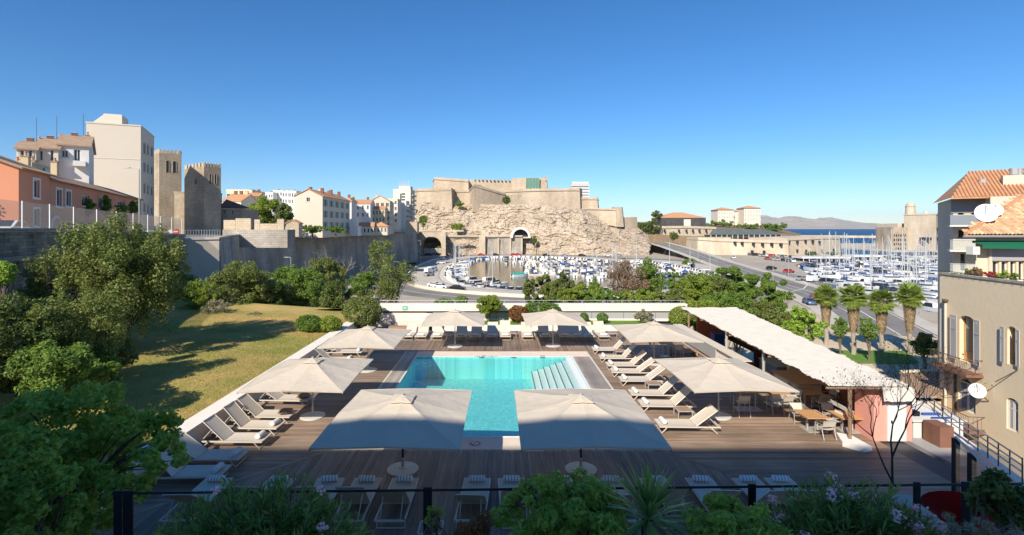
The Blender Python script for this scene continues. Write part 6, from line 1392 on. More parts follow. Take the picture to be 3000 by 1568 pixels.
wing(2103, 2150, 615, 556, 18, 3.0, 'left_pavilion'); wing(2180, 2228, 610, 552, 18, 3.0, 'right_pavilion'); wing(2148, 2182, 620, 566, 10, 1.5, 'centre_range')
# ---- fort with round lighthouse tower across the harbour mouth
fj = T('lighthouse_fort', 'stone fort with round lighthouse tower and square keep by the harbour mouth', 'fort', (XP(2690, 460), 460, SEA)); jo = Vector(fj.location)
def jpart(mb, n_, m, par=None): o_ = mb.build(n_, m, par or fj, origin=jo); o_.location = (0, 0, 0); return o_
q = MB().lathe([(4.4, -10), (4.1, ZP(650, 470)), (3.6, ZP(606, 470)), (3.9, ZP(605, 470)), (3.9, ZP(603, 470)), (3.2, ZP(602, 470)), (3.0, ZP(598, 470)), (1.4, ZP(594, 470)), (0.1, ZP(593, 470))], (XP(2667, 470), 470), 18); jpart(q, 'round_tower', 'pale_stone')
kx0, kx1 = XP(2697, 440), XP(2770, 440); xm = XP(2731, 440); zt = ZP(630, 440)
jpart(MB().prism([(xm, 436), (kx1, 446), (kx1 - 8, 464), (kx0, 458)], SEA - 1, zt), 'square_keep', 'pale_stone'); jpart(MB().prism([(xm, 435.4), (kx1 + 0.5, 445.6), (kx1 - 8, 464.6), (kx0 - 0.5, 458)], zt + 0.01, zt + 1.2), 'keep_parapet', 'pale_stone'); jpart(MB().box(xm + 2, xm + 4, 450, 452, zt + 1.2, zt + 3.6), 'cupola', 'ivory_render')
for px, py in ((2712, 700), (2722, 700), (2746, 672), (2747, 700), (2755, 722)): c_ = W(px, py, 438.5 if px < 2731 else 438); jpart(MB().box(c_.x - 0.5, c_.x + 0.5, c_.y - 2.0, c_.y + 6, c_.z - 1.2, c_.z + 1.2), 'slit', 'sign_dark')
jpart(MB().box(XP(2614, 455), XP(2658, 455), 455, 475, SEA - 1, ZP(666, 455)), 'barrack', 'abbey_stone'); jpart(MB().box(XP(2630, 465), XP(2700, 465), 465, 490, SEA - 1, ZP(655, 465)), 'upper_range', 'warm_wall'); jpart(MB().box(XP(2655, 462), XP(2697, 462), 458, 470, SEA - 1, ZP(672, 462)), 'pink_range', 'pink_render')
jpart(MB().box(XP(2768, 440), XP(2840, 440), 446, 480, SEA - 1, ZP(650, 440)), 'curtain', 'pale_stone')
for r in range(4):
    for c in range(6): c_ = W(2620 + c * 6.3, 690 + r * 13, 454.9); jpart(MB().box(c_.x - 0.45, c_.x + 0.45, 454.7, 454.95, c_.z - 1.0, c_.z + 1.0), 'window', 'glass_dark')
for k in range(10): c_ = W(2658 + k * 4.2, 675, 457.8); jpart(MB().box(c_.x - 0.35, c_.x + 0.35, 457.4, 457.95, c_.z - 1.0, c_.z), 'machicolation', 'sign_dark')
struct(MB().box(XP(2600, 440), XP(3100, 440), 436, 640, SEA - 2, SEA + 1.2).build('fort_quay', 'pale_paving'))
# white pavilions on the quay
for px0, px1, yt, yb, d, lab in ((2350, 2482, 752, 772, 295, 'long white flat canopy pavilion with dark open front on the quay'), (2500, 2585, 748, 762, 318, 'smaller white canopy pavilion beyond the masts'), (2560, 2640, 775, 786, 270, 'white tent roof pavilion among the moored boats')):
    t = T('quay_pavilion', lab, 'pavilion', (XP(px0, d), d, LAND)); w_ = XP(px1, d) - XP(px0, d); h_ = ZP(yt, d) - LAND
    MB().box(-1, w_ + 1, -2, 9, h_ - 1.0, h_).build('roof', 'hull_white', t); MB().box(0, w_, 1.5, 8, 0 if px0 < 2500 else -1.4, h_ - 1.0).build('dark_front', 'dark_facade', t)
    for k in range(9): MB().box(w_ * k / 8 - 0.15, w_ * k / 8 + 0.15, -1.5, -1.2, 0 if px0 < 2500 else -1.4, h_ - 1.0).build('column', 'frame_white', t)
# ================================================================ boats
def hull(mb, L, B, Hh, mi=0, dk=1, n=8):
    st = []
    for i in range(n + 1):
        t = i / n; x = -L / 2 + L * t; w_ = B / 2 * (1 - max(0, (t - 0.45) / 0.55) ** 2.2) * (0.86 + 0.14 * min(1, t * 4)); sh = Hh * (1 + 0.25 * t * t)
        st.append([(x, -w_, sh), (x, -w_ * 0.8, 0.0), (x, w_ * 0.8, 0.0), (x, w_, sh)])
    for i in range(n):
        a, b_ = st[i], st[i + 1]
        for k in range(3): mb.add([a[k], a[k + 1], b_[k + 1], b_[k]], [(0, 1, 2, 3)], mi)
        mb.add([(a[0][0], a[0][1] * 0.94, a[0][2] - 0.06), (b_[0][0], b_[0][1] * 0.94, b_[0][2] - 0.06), (b_[3][0], b_[3][1] * 0.94, b_[3][2] - 0.06), (a[3][0], a[3][1] * 0.94, a[3][2] - 0.06)], [(0, 1, 2, 3)], dk)
    mb.add(st[0], [(0, 1, 2, 3)], mi)
def cabin(mb, x0, x1, w_, z0, h, mi, gl):
    mb.add([(x0, -w_, z0), (x1, -w_ * 0.8, z0), (x1, w_ * 0.8, z0), (x0, w_, z0), (x0 + 0.15, -w_ * 0.85, z0 + h), (x1 - h * 0.8, -w_ * 0.7, z0 + h), (x1 - h * 0.8, w_ * 0.7, z0 + h), (x0 + 0.15, w_ * 0.85, z0 + h)], [(4, 5, 6, 7), (3, 0, 4, 7)], mi)
    mb.add([(x0, -w_, z0), (x1, -w_ * 0.8, z0), (x1, w_ * 0.8, z0), (x0, w_, z0), (x0 + 0.15, -w_ * 0.85, z0 + h), (x1 - h * 0.8, -w_ * 0.7, z0 + h), (x1 - h * 0.8, w_ * 0.7, z0 + h), (x0 + 0.15, w_ * 0.85, z0 + h)], [(0, 1, 5, 4), (1, 2, 6, 5), (2, 3, 7, 6)], gl)
BM = ['hull_white', 'boat_deck', 'glass_dark', 'hull_blue', 'galvanised', 'hull_dark', 'cover_green', 'cover_red', 'mast']
def motorboat(kind):
    mb = MB(); L, B = {'s': (5.6, 2.1), 'm': (7.4, 2.6), 'l': (11, 3.6)}[kind[0]]; c = kind[1]
    hull(mb, L, B, 0.95 if kind[0] != 'l' else 1.5, {'w': 0, 'b': 3, 'd': 5}.get(c, 0), 1 if c != 'c' else 3)
    hz = 0.95 if kind[0] != 'l' else 1.5
    if c in 'wbd': cabin(mb, -L * 0.12, L * 0.24, B * 0.36, hz, 0.95 if kind[0] != 'l' else 1.4, 0, 2)
    if kind[0] == 'l': cabin(mb, -L * 0.3, L * 0.05, B * 0.34, hz + 1.3, 0.9, 0, 2)
    if c in 'cgr':   # boat under a tarpaulin
        m = {'c': 3, 'g': 6, 'r': 7}[c]; mb.add([(-L * 0.46, -B * 0.46, hz), (L * 0.3, -B * 0.36, hz + 0.1), (L * 0.3, B * 0.36, hz + 0.1), (-L * 0.46, B * 0.46, hz), (-L * 0.4, 0, hz + 0.75), (L * 0.2, 0, hz + 0.6)], [(0, 1, 5, 4), (1, 2, 5), (2, 3, 4, 5), (3, 0, 4)], m)
    mb.box(-L / 2 - 0.35, -L / 2 + 0.02, -0.22, 0.22, 0.4, 1.25, 5); mb.tube([(L * 0.36, -B * 0.25, hz), (L * 0.38, -B * 0.2, hz + 0.6), (L * 0.47, 0, hz + 0.75), (L * 0.38, B * 0.2, hz + 0.6), (L * 0.36, B * 0.25, hz)], 0.03, 4, 4)
    return mb
def sailboat(L, c):
    mb = MB(); B = L * 0.3; hull(mb, L, B, 1.15, {'w': 0, 'b': 3}[c], 1, 10); cabin(mb, -L * 0.1, L * 0.25, B * 0.26, 1.15, 0.5, 0, 2)
    mh = L * 1.28; mb.tube([(L * 0.08, 0, 1.0), (L * 0.08, 0, mh)], [0.13, 0.10], 5, 8); mb.tube([(L * 0.08, 0, 2.3), (-L * 0.34, 0, 2.4)], 0.16, 6, 3 if c == 'b' or L > 11 else 0); mb.tube([(L * 0.08, -0.9, mh * 0.55), (L * 0.08, 0.9, mh * 0.55)], 0.035, 4, 4)
    for q in ((L * 0.49, 0), (-L * 0.48, 0)): mb.tube([(q[0], q[1], 1.3), (L * 0.08, 0, mh * 0.98)], 0.03, 3, 4)
    for s in (-1, 1): mb.tube([(L * 0.05, s * B * 0.45, 1.2), (L * 0.08, 0, mh * 0.95)], 0.02, 3, 4)
    return mb
boat_defs = {}
def bdef(key, mb, name): o_ = mb.build(name, BM); boat_defs[key] = (o_.data, name); bpy.data.objects.remove(o_)
for k in ('sw', 'sb', 'sc', 'mw', 'mb', 'mc', 'mg', 'mr', 'lw'): bdef(k, motorboat(k), 'motorboat' if k[0] != 'l' else 'motor_yacht')
for k, L, c in (('y1', 9.5, 'w'), ('y2', 11.5, 'w'), ('y3', 10.5, 'b'), ('y4', 14, 'w')): bdef(k, sailboat(L, c), 'sailboat')
LBL = {'sw': 'small white open motorboat', 'sb': 'small blue hulled motorboat', 'sc': 'small motorboat under a blue tarpaulin', 'mw': 'white cabin motorboat', 'mb': 'blue hulled cabin motorboat', 'mc': 'motorboat under a wide blue tarpaulin', 'mg': 'boat under a green tarpaulin', 'mr': 'boat under a red tarpaulin', 'lw': 'large white motor yacht', 'y1': 'white sailing boat with short mast', 'y2': 'white sailing boat with tall mast', 'y3': 'blue hulled sailing boat', 'y4': 'long white sailing yacht with the tallest mast'}
def boat(key, x, y, rz, where):
    me, nm = boat_defs[key]; o_ = bpy.data.objects.new(nm, me); col.objects.link(o_); o_.location = (x, y, SEA + 0.15); o_.rotation_euler.z = rz + random.uniform(-0.08, 0.08); s = random.uniform(0.9, 1.12); o_.scale = (s, s, s)
    tag(o_, LBL[key] + ' moored in the ' + where, 'boat', LBL[key] + ' in the ' + where); return o_
rb = random.Random(11)
small = ['sw', 'sw', 'mw', 'mw', 'mw', 'sw', 'sb', 'sc', 'mw', 'y1']
inner = 'small inner basin'
def inside(poly, x, y):
    c = False; n = len(poly); j = n - 1
    for i in range(n):
        if (poly[i][1] > y) != (poly[j][1] > y) and x < (poly[j][0] - poly[i][0]) * (y - poly[i][1]) / (poly[j][1] - poly[i][1]) + poly[i][0]: c = not c
        j = i
    return c
# ring of boats, bows to the quay
per = []
n = len(quay)
for k in range(n):
    a, b_ = Vector(quay[k]), Vector(quay[(k + 1) % n]); L_ = (b_ - a).length; m = max(1, int(L_ / 0.4))
    for i in range(m): per.append(a.lerp(b_, i / m))
acc = 0; last = None; nb = 0
for i in range(len(per)):
    if last is not None: acc += (per[i] - last).length
    last = per[i]
    if acc > 2.7 + rb.random() * 0.9:
        acc = 0; t = (per[(i + 1) % len(per)] - per[i - 1]).normalized(); nn = Vector((t.y, -t.x)); c0 = per[i] - nn * 5.0
        if not inside(quay, c0.x, c0.y): nn = -nn; c0 = per[i] - nn * 5.0
        if c0.x > 45 and c0.y < 215: continue
        if inside(quay, c0.x, c0.y): boat(rb.choice(small), c0.x, c0.y, math.atan2(nn.y, nn.x), inner); nb += 1
for row_y, x0, x1 in ((200, 34, 80), (214, 24, 80), (229, 12, 84), (246, 16, 84), (266, 14, 84), (290, 4, 82), (312, 18, 78)):
    x = x0
    while x < x1:
        if inside(offset(quay, -7), x, row_y): boat(rb.choice(small + ['mc']), x, row_y + rb.uniform(-1, 1), math.pi / 2 * rb.choice((1, -1)), inner); nb += 1
        x += 3.0 + rb.random() * 1.2
    if row_y in (229, 266, 312):
        o_ = MB().box(x0, x1, row_y - 7.6, row_y - 6.6, SEA, SEA + 0.7).build('pontoon', 'boat_deck'); tag(o_, 'narrow wooden pontoon between boat rows in the small basin', 'pontoon', 'pontoons in the small basin')
for px, py, key in ((1422, 845, 'mr'), (1392, 842, 'lw'), (1524, 812, 'mg'), (1655, 780, 'mc'), (1735, 806, 'mc'), (1338, 797, 'mc'), (1445, 848, 'lw')):
    p = G(px, py, SEA); boat(key, p.x, p.y, 0.6, inner)
# marina in the old port: rows either side of pontoons
lots = 'old port marina'; nbp = 0
def coast_x(y): return float(np.interp(y, [96, 118, 170, 265, 345, 478], [200, 97, 106, 150, 214, 300]))
rows = [(128, 7.5), (141, 6), (156, 6), (172, 6.5), (186, 7), (214, 7), (229, 6.5), (246, 6.5), (264, 7), (283, 7), (303, 8), (326, 8), (352, 9)]
for y, sp in rows:
    x = coast_x(y) + 7; xm = y * (2765 - CX) / F
    while x < xm:
        far = y > 205
        key = rb.choice(['y1', 'y2', 'y3', 'y2', 'y1', 'mw', 'mw', 'lw', 'sw'] if not far else ['y2', 'y1', 'y4', 'y2', 'y3', 'mw', 'lw', 'y1'])
        boat(key, x, y + rb.uniform(-2, 2), math.pi / 2 * rb.choice((1, -1)) + rb.uniform(-0.2, 0.2) + 0.25, lots); nbp += 1; x += sp * 0.62 + rb.random() * sp * 0.4
    if rows.index((y, sp)) % 2 == 0:
        o_ = MB().box(coast_x(y) + 2, xm + 5, y + 7.5, y + 9.2, SEA, SEA + 0.8).build('pontoon', 'boat_deck'); tag(o_, 'long pale floating pontoon among the sailing boats', 'pontoon', 'pontoons in the old port')
for px, py in ((2545, 822), (2600, 824), (2632, 824), (2668, 806)): p = G(px, py, SEA); boat('lw' if px > 2640 else 'y4', p.x, p.y, -0.5, lots)
print('boats', nb, nbp)
# ================================================================ cars
def car_mesh(paint, van=False):
    mb = MB()
    if van: pr = [(-2.4, 0.35), (2.35, 0.35), (2.4, 0.95), (1.7, 1.15), (1.15, 1.85), (-2.35, 1.9), (-2.4, 1.0)]
    else: pr = [(-2.1, 0.32), (2.1, 0.32), (2.12, 0.65), (1.95, 0.82), (1.0, 0.95), (0.35, 1.38), (-0.9, 1.42), (-1.75, 0.98), (-2.1, 0.92)]
    mb.ext(pr, 'y', -0.86, 0.86, 0)
    if van: gls = [[(1.2, 1.2), (1.65, 1.18), (1.15, 1.8), (0.5, 1.8), (0.5, 1.2)]]
    else: gls = [[(-0.15, 0.98), (0.9, 0.98), (0.35, 1.32), (-0.15, 1.34)], [(-0.2, 0.98), (-0.2, 1.34), (-0.85, 1.36), (-1.5, 1.0)]]
    for gq in gls:
        for y in (-0.868, 0.868): mb.add([(a, y, b_) for a, b_ in gq], [tuple(range(len(gq)))], 1)
    f0, f1 = ((1.66, 1.2), (1.19, 1.8)) if van else ((1.0, 0.97), (0.38, 1.37))
    mb.add([(f0[0] + 0.02, -0.75, f0[1]), (f0[0] + 0.02, 0.75, f0[1]), (f1[0] + 0.02, 0.68, f1[1] + 0.012), (f1[0] + 0.02, -0.68, f1[1] + 0.012)], [(0, 1, 2, 3)], 1)
    if not van: mb.add([(-1.74, -0.72, 1.0), (-1.74, 0.72, 1.0), (-0.93, 0.66, 1.435), (-0.93, -0.66, 1.435)], [(0, 3, 2, 1)], 1)
    for x in (-1.35, 1.35):
        for y in (-0.84, 0.84):
            q = MB().lathe([(0.33, -0.1), (0.33, 0.1)], n=12); mb.add([(a + x, c + y, b_ + 0.33) for a, b_, c in q.v], q.f, 2)
    for y in (-0.6, 0.6): mb.box(2.11, 2.135, y - 0.15, y + 0.15, 0.62, 0.76, 3)
    return mb
cdef = {}
for p_ in ('white', 'silver', 'black', 'blue', 'red'):
    o_ = car_mesh('paint_' + p_).build('parked_car', ['paint_' + p_, 'glass_dark', 'tyre', 'frame_white']); cdef[p_] = o_.data; bpy.data.objects.remove(o_)
o_ = car_mesh('w', True).build('van', ['paint_white', 'glass_dark', 'tyre', 'frame_white']); cdef['van'] = o_.data; bpy.data.objects.remove(o_)
def car(kind, x, y, z, rz, where, s=1.15, group=True):
    nm = 'van' if kind == 'van' else 'car'; o_ = bpy.data.objects.new(nm, cdef[kind]); col.objects.link(o_); o_.location = (x, y, z); o_.rotation_euler.z = rz; o_.scale = (s, s, s)
    lab = ('white van ' if kind == 'van' else kind + ' car ') + where; tag(o_, lab, 'van' if kind == 'van' else 'car', lab if group else None); return o_
kinds = ['white', 'silver', 'black', 'white', 'silver', 'blue', 'black', 'white', 'red']
for px, py, k, rz in ((1291, 774, 'white', 0.3), (1259, 800, 'van', 1.1), (1268, 796, 'van', 1.1), (1256, 809, 'silver', 1.0), (1275, 842, 'white', -0.4), (1292, 846, 'white', -0.4), (1206, 776, 'black', 1.0), (1344, 767, 'silver', 0.6), (1340, 851, 'black', -0.2)):
    p = G(px, py, LAND); car(k, p.x, p.y, LAND + 0.06, rz, 'on the road round the small basin')
for px, k in ((1228, 'silver'), (1257, 'black'), (1305, 'black'), (1340, 'silver'), (1410, 'red'), (1452, 'black'), (1505, 'red'), (1517, 'red'), (1600, 'black'), (1655, 'silver'), (1705, 'black'), (1780, 'white'), (1812, 'silver')):
    p = G(px, 749.5 if px < 1560 else 751, LAND); car(k, p.x, p.y, LAND + 0.06, 0.1, 'passing below the fort cliff')
for i in range(len(road) - 1):
    pass
def along(px, py, off, k, lab, dz=0.06, group=True):
    p = G(px, py, LAND); car(k, p.x, p.y, LAND + dz, math.atan2(road[1][1] - road[4][1], road[1][0] - road[4][0]) + off, lab, group=group)
along(2372, 893, 0.0, 'blue', 'driving on the port road beside a red one', group=False); along(2392, 880, 0.0, 'red', 'driving on the port road beside a blue one', group=False)
for px, py in ((2078, 752), (2105, 760), (2148, 758)): along(px, py, 0, 'white', 'parked beside the port road')
for j, (x0, x1, y0, y1, n_) in enumerate(((2085, 2240, 737, 752, 16), (2150, 2330, 744, 757, 16), (2240, 2330, 760, 770, 6), (1990, 2010, 745, 752, 2), (2010, 2030, 770, 785, 3))):
    for i in range(n_):
        t = (i + 0.5) / n_; p = G(x0 + (x1 - x0) * t + rb.uniform(-2, 2), y0 + (y1 - y0) * t + rb.uniform(-0.6, 0.6), LAND); k = rb.choice(kinds); car(k, p.x, p.y, LAND + 0.06, 1.2 + rb.uniform(-0.2, 0.2), 'parked below the harbour fort wall')
for px, py, k in ((2260, 790, 'black'), (2350, 822, 'silver'), (2385, 826, 'van'), (2420, 828, 'black'), (2310, 800, 'red'), (2440, 800, 'white'), (2395, 806, 'white')): p = G(px, py, LAND); car(k, p.x, p.y, LAND + 0.06, 0.4, 'parked on the port quay')
car('white', -36.2, 38.5, 7.1, rzA, 'parked on the upper street behind the glass fence', 1.0, False)
for px, d, k in ((300, 50, 'white'), (440, 58, 'silver')): car(k, XP(px, d), d, 6.75, rzA, 'parked further along the upper street', 1.0)
# lamps and masts along the port
for px, py, yt in ((2045, 770, 690), (2310, 815, 690), (2420, 835, 700), (2265, 830, 735)):
    p = G(px, py, LAND); street_lamp((p.x, p.y, LAND), ZP(yt, p.y) - LAND, 'tall slim lamp post along the port road', -1.5, group='port road lamps', head=1.2)
fc = T('quay_fence', 'low metal fence along the port road pavement', 'fence', (road[2][0], road[2][1], LAND))
n = 60
for k in range(n):
    t = k / (n - 1) * 3; i = min(int(t), 2); p = Vector(road[1 + i]).lerp(Vector(road[2 + i]), t - i); d_ = (Vector(road[2 + i]) - Vector(road[1 + i])).normalized(); nn = Vector((d_.y, -d_.x, 0)); q = p + nn * 11.5 * (1 if nn.x > 0 else -1)
    MB().box(-0.06, 0.06, -0.06, 0.06, 0, 1.1).build('post', 'galvanised', fc, loc=q - Vector(fc.location))
# ================================================================ planting
def leafmesh(name, P, N, A, L, Wd, material, parent=None, kind=None, loc=None, droop=0.0):
    """P centres, N normals, A leaf axes, L length, Wd width (arrays) -> one folded quad per leaf"""
    n = len(P); B = np.cross(N, A); B /= (np.linalg.norm(B, axis=1, keepdims=True) + 1e-9)
    L = L[:, None]; Wd = Wd[:, None]
    v = np.empty((n, 4, 3)); v[:, 0] = P - A * L * 0.5; v[:, 1] = P + B * Wd * 0.5 + N * Wd * 0.12; v[:, 2] = P + A * L * 0.5 - N * L * droop; v[:, 3] = P - B * Wd * 0.5 + N * Wd * 0.12
    v = v.reshape(-1, 3)
    if loc is not None: v = v - np.array(loc)
    me = bpy.data.meshes.new(name); me.vertices.add(4 * n); me.vertices.foreach_set('co', v.astype(np.float32).ravel())
    me.loops.add(4 * n); me.loops.foreach_set('vertex_index', np.arange(4 * n, dtype=np.int32)); me.polygons.add(n)
    me.polygons.foreach_set('loop_start', np.arange(0, 4 * n, 4, dtype=np.int32)); me.polygons.foreach_set('loop_total', np.full(n, 4, dtype=np.int32))
    me.materials.append(MATS[material]); me.update(calc_edges=True)
    o = bpy.data.objects.new(name, me); col.objects.link(o)
    if parent: o.parent = parent
    if kind: o['kind'] = kind
    return o
def unit(a): return a / (np.linalg.norm(a, axis=1, keepdims=True) + 1e-9)
def crown_pts(rng, blobs, n, shell=0.5):
    b = np.array(blobs); wgt = b[:, 3] * b[:, 4] + b[:, 3] * b[:, 5]; wgt = wgt / wgt.sum(); idx = rng.choice(len(b), n, p=wgt)
    d = unit(rng.normal(size=(n, 3))); r = shell + (1 - shell) * rng.random(n) ** 0.6
    return b[idx, :3] + d * b[idx, 3:6] * r[:, None], d
def clumps(rng, c, rad, k, cr, flat=0.8, inner=0.35):
    """small leaf clumps filling an ellipsoid, denser at its skin"""
    out = []
    for _ in range(k):
        d = rng.normal(size=3); d /= np.linalg.norm(d); r = inner + (1 - inner) * rng.random() ** 0.5
        s = cr * rng.uniform(0.6, 1.25); out.append((c[0] + d[0] * rad[0] * r, c[1] + d[1] * rad[1] * r, c[2] + d[2] * rad[2] * r, s, s, s * flat))
    return out
def foliage(name, blobs, n, L, Wd, material, seed, parent, loc, shell=0.45, upw=0.5, droop=0.0, jit=0.5):
    rng = np.random.default_rng(seed); P, d = crown_pts(rng, blobs, n, shell)
    N = unit(d * 0.6 + rng.normal(size=(n, 3)) * 0.6 + np.array([0, 0, upw])); A = rng.normal(size=(n, 3)); A = A - N * (A * N).sum(1, keepdims=True); A = unit(A)
    return leafmesh(name, P, N, A, L * rng.uniform(1 - jit, 1 + jit, n), Wd * rng.uniform(1 - jit, 1 + jit, n), material, parent, None, loc, droop)
def limbs(mb, rng, base, top, r0, targets, k, sway=0.3, tip=0.02):
    base, top = Vector(base), Vector(top); pts = []; m = 6
    for i in range(m + 1):
        t = i / m; pts.append(base.lerp(top, t) + Vector((rng.normal() * sway * t * (1 - t * 0.3), rng.normal() * sway * t * (1 - t * 0.3), 0)))
    mb.tube(pts, [r0 * (1 - 0.75 * i / m) for i in range(m + 1)], 8)
    idx = rng.choice(len(targets), min(k, len(targets)), replace=False)
    for i in idx:
        q = Vector(targets[i][:3]); s = pts[int(rng.integers(1, m))]
        mid = s.lerp(q, 0.5) + Vector((rng.normal() * 0.15, rng.normal() * 0.15, 0.2)) * (q - s).length * 0.3
        mb.tube([s, mid, q], [r0 * 0.38, r0 * 0.2, tip], 5)
def plant(name, label, cat, c, rad, k, cr, n, L, Wd, material, base, seed, r0=0.12, bark='bark', group=None, flat=0.85, inner=0.35, shell=0.45, nl=10, upw=0.5, foli='crown', droop=0.0):
    rng = np.random.default_rng(seed); base = Vector(base); t = T(name, label, cat, tuple(base), 0, group)
    bl = clumps(rng, c, rad, k, cr, flat, inner); bl.append((c[0], c[1], c[2], rad[0] * 0.45, rad[1] * 0.45, rad[2] * 0.45))
    foliage(foli, bl, n, L, Wd, material, seed + 1, t, base, shell, upw, droop)
    mb = MB(); limbs(mb, rng, base, (c[0], c[1], c[2] + rad[2] * 0.3), r0, bl, nl); o = mb.build('trunk' if cat == 'tree' else 'stem', bark, t, origin=base); o.location = (0, 0, 0)
    return t
def pplant(name, label, cat, px, yt, yb, wpx, d, gz, k, crf, n, Lf, material, seed, depth=1.0, **kw):
    """place by the photo's outline at depth d: centre column, top and bottom rows of the crown, width"""
    x = XP(px, d); z1, z0 = ZP(yt, d), ZP(yb, d); rx = wpx * d / F / 2; rz_ = (z1 - z0) / 2; ry = rx * depth; cr = crf * min(rx, rz_)
    return plant(name, label, cat, (x, d + 0.0, (z0 + z1) / 2), (max(rx - cr * 0.7, 0.05), max(ry - cr * 0.7, 0.05), max(rz_ - cr * 0.7, 0.05)), k, cr, n, Lf, Lf * kw.pop('asp', 0.5), material, (x, d, gz), seed, **kw)
# ---- left garden
pplant('garden_tree', 'large spreading olive green garden tree shading the lawn', 'tree', 338, 628, 1010, 425, 29, 0.8, 330, 0.12, 62000, 0.15, 'leaf_olive', 21, r0=0.20, nl=60, inner=0.15, flat=1.5, shell=0.25)
for i, (px, yt, yb, w_, d, m, n, lab) in enumerate((
    (45, 850, 1150, 260, 20.0, 'leaf_dark', 16000, 'dense dark shrub against the old wall by the lawn edge'),
    (225, 840, 1090, 260, 22.5, 'leaf_olive', 15000, 'yellow green shrub between old wall and the big garden tree'),
    (120, 800, 960, 110, 27.0, 'leaf_olive', 6000, 'tall loose shrub rising against the old stone wall'),
    (285, 1000, 1120, 120, 22.5, 'leaf_mid', 5000, 'small grey green shrub at the foot of the garden tree'),
    (150, 990, 1180, 240, 18.5, 'leaf_mid', 10000, 'broad mid green shrub below the old wall'),
    (335, 985, 1100, 140, 25.0, 'leaf_dark', 6000, 'dark low shrub skirting the trunk of the big garden tree'),
    (275, 1045, 1160, 160, 21.0, 'leaf_mid', 7000, 'low round shrub where the lawn meets the young leafy tree'),
    (10, 760, 840, 70, 22.0, 'leaf_fresh', 2200, 'leafy branch tip against the mossy wall'))):
    pplant('garden_shrub', lab, 'shrub', px, yt, yb, w_, d, 0.8, 60, 0.26, n, 0.13, m, 40 + i, r0=0.06)
nt_ = pplant('garden_tree', 'shaded young leafy tree in front of the lawn with low spreading twigs', 'tree', 175, 1105, 1640, 500, 10.5, 0.6, 200, 0.13, 22000, 0.10, 'leaf_fresh', 61, asp=0.75, r0=0.12, nl=60, inner=0.15, flat=0.7, shell=0.2)
pplant('garden_tree', 'shaded bushy tree close to the railing end', 'tree', 60, 1250, 1700, 330, 8.0, 0.6, 110, 0.15, 11000, 0.085, 'leaf_fresh', 62, asp=0.75, r0=0.1, nl=25, shell=0.2)
for i, (px, py, d, w_) in enumerate(((420, 1240, 10.2, 150), (470, 1330, 9.8, 160), (330, 1440, 9.4, 200), (500, 1270, 10.4, 70))):
    rng = np.random.default_rng(300 + i); c = W(px, py, d); bl = clumps(rng, c, (w_ * d / F / 2, 0.4, 0.22), 10, 0.16, 0.7); o_ = foliage('leaf_spray', bl, 700, 0.10, 0.075, 'leaf_fresh', 310 + i, nt_, Vector(nt_.location), 0.2); o_['kind'] = 'stuff'
    mb = MB(); q0 = W(250, 1420, 10.5)
    for b_ in bl[:6]: mb.tube([q0, q0.lerp(Vector(b_[:3]), 0.6) + Vector((0, 0, 0.1)), b_[:3]], [0.02, 0.012, 0.005], 4)
    q = mb.build('branch', 'bark', nt_, origin=Vector(nt_.location)); q.location = (0, 0, 0)
# ---- shrubs and trees between lawn and rampart
mid = [
 ('garden_shrub', 'shrub', 'bright lime green shrub behind the far lawn corner', 585, 812, 930, 110, 44, 'leaf_lime', 6000, 0.16),
 ('garden_shrub', 'shrub', 'pale variegated low shrub on the lawn edge', 635, 872, 938, 85, 42, 'leaf_grey', 3000, 0.12),
 ('garden_shrub', 'shrub', 'low grey green shrub at the bare earth corner', 745, 912, 940, 50, 42, 'leaf_grey', 1200, 0.12),
 ('park_tree', 'tree', 'rounded olive tree before the striped grey wall', 700, 752, 935, 190, 48, 'leaf_olive', 18000, 0.19),
 ('park_tree', 'tree', 'dark evergreen tree below the long rampart', 870, 772, 925, 200, 53, 'leaf_mid', 18000, 0.2),
 ('park_tree', 'tree', 'broad olive green tree at the rampart foot', 950, 752, 850, 150, 66, 'leaf_olive', 10000, 0.24),
 ('park_tree', 'tree', 'deep green low tree next to the hedge corner', 985, 815, 930, 120, 50, 'leaf_dark', 10000, 0.18),
 ('park_tree', 'tree', 'sparse grey green pine leaning over the road', 1150, 745, 890, 150, 72, 'leaf_olive', 5200, 0.26),
 ('park_tree', 'tree', 'tall thin pine before the arched bridge', 1118, 690, 800, 90, 85, 'leaf_olive', 2600, 0.3),
 ('park_tree', 'tree', 'dense dark tree filling the gap below the striped wall', 775, 800, 935, 150, 50, 'leaf_dark', 13000, 0.18),
 ('park_tree', 'tree', 'dark green tree behind the lime shrub', 545, 790, 930, 120, 52, 'leaf_mid', 9000, 0.18),
 ('park_tree', 'tree', 'small round tree above the bare earth bank', 1060, 790, 880, 110, 60, 'leaf_mid', 6000, 0.2),
]
for i, (nm, cat, lab, px, yt, yb, w_, d, m, n, L) in enumerate(mid):
    pplant(nm, lab, cat, px, yt, yb, w_, d, -6 if d > 46 else 0.8, 70, 0.22, n, L, m, 80 + i, r0=0.14 if cat == 'tree' else 0.05, bark='bark', nl=18)
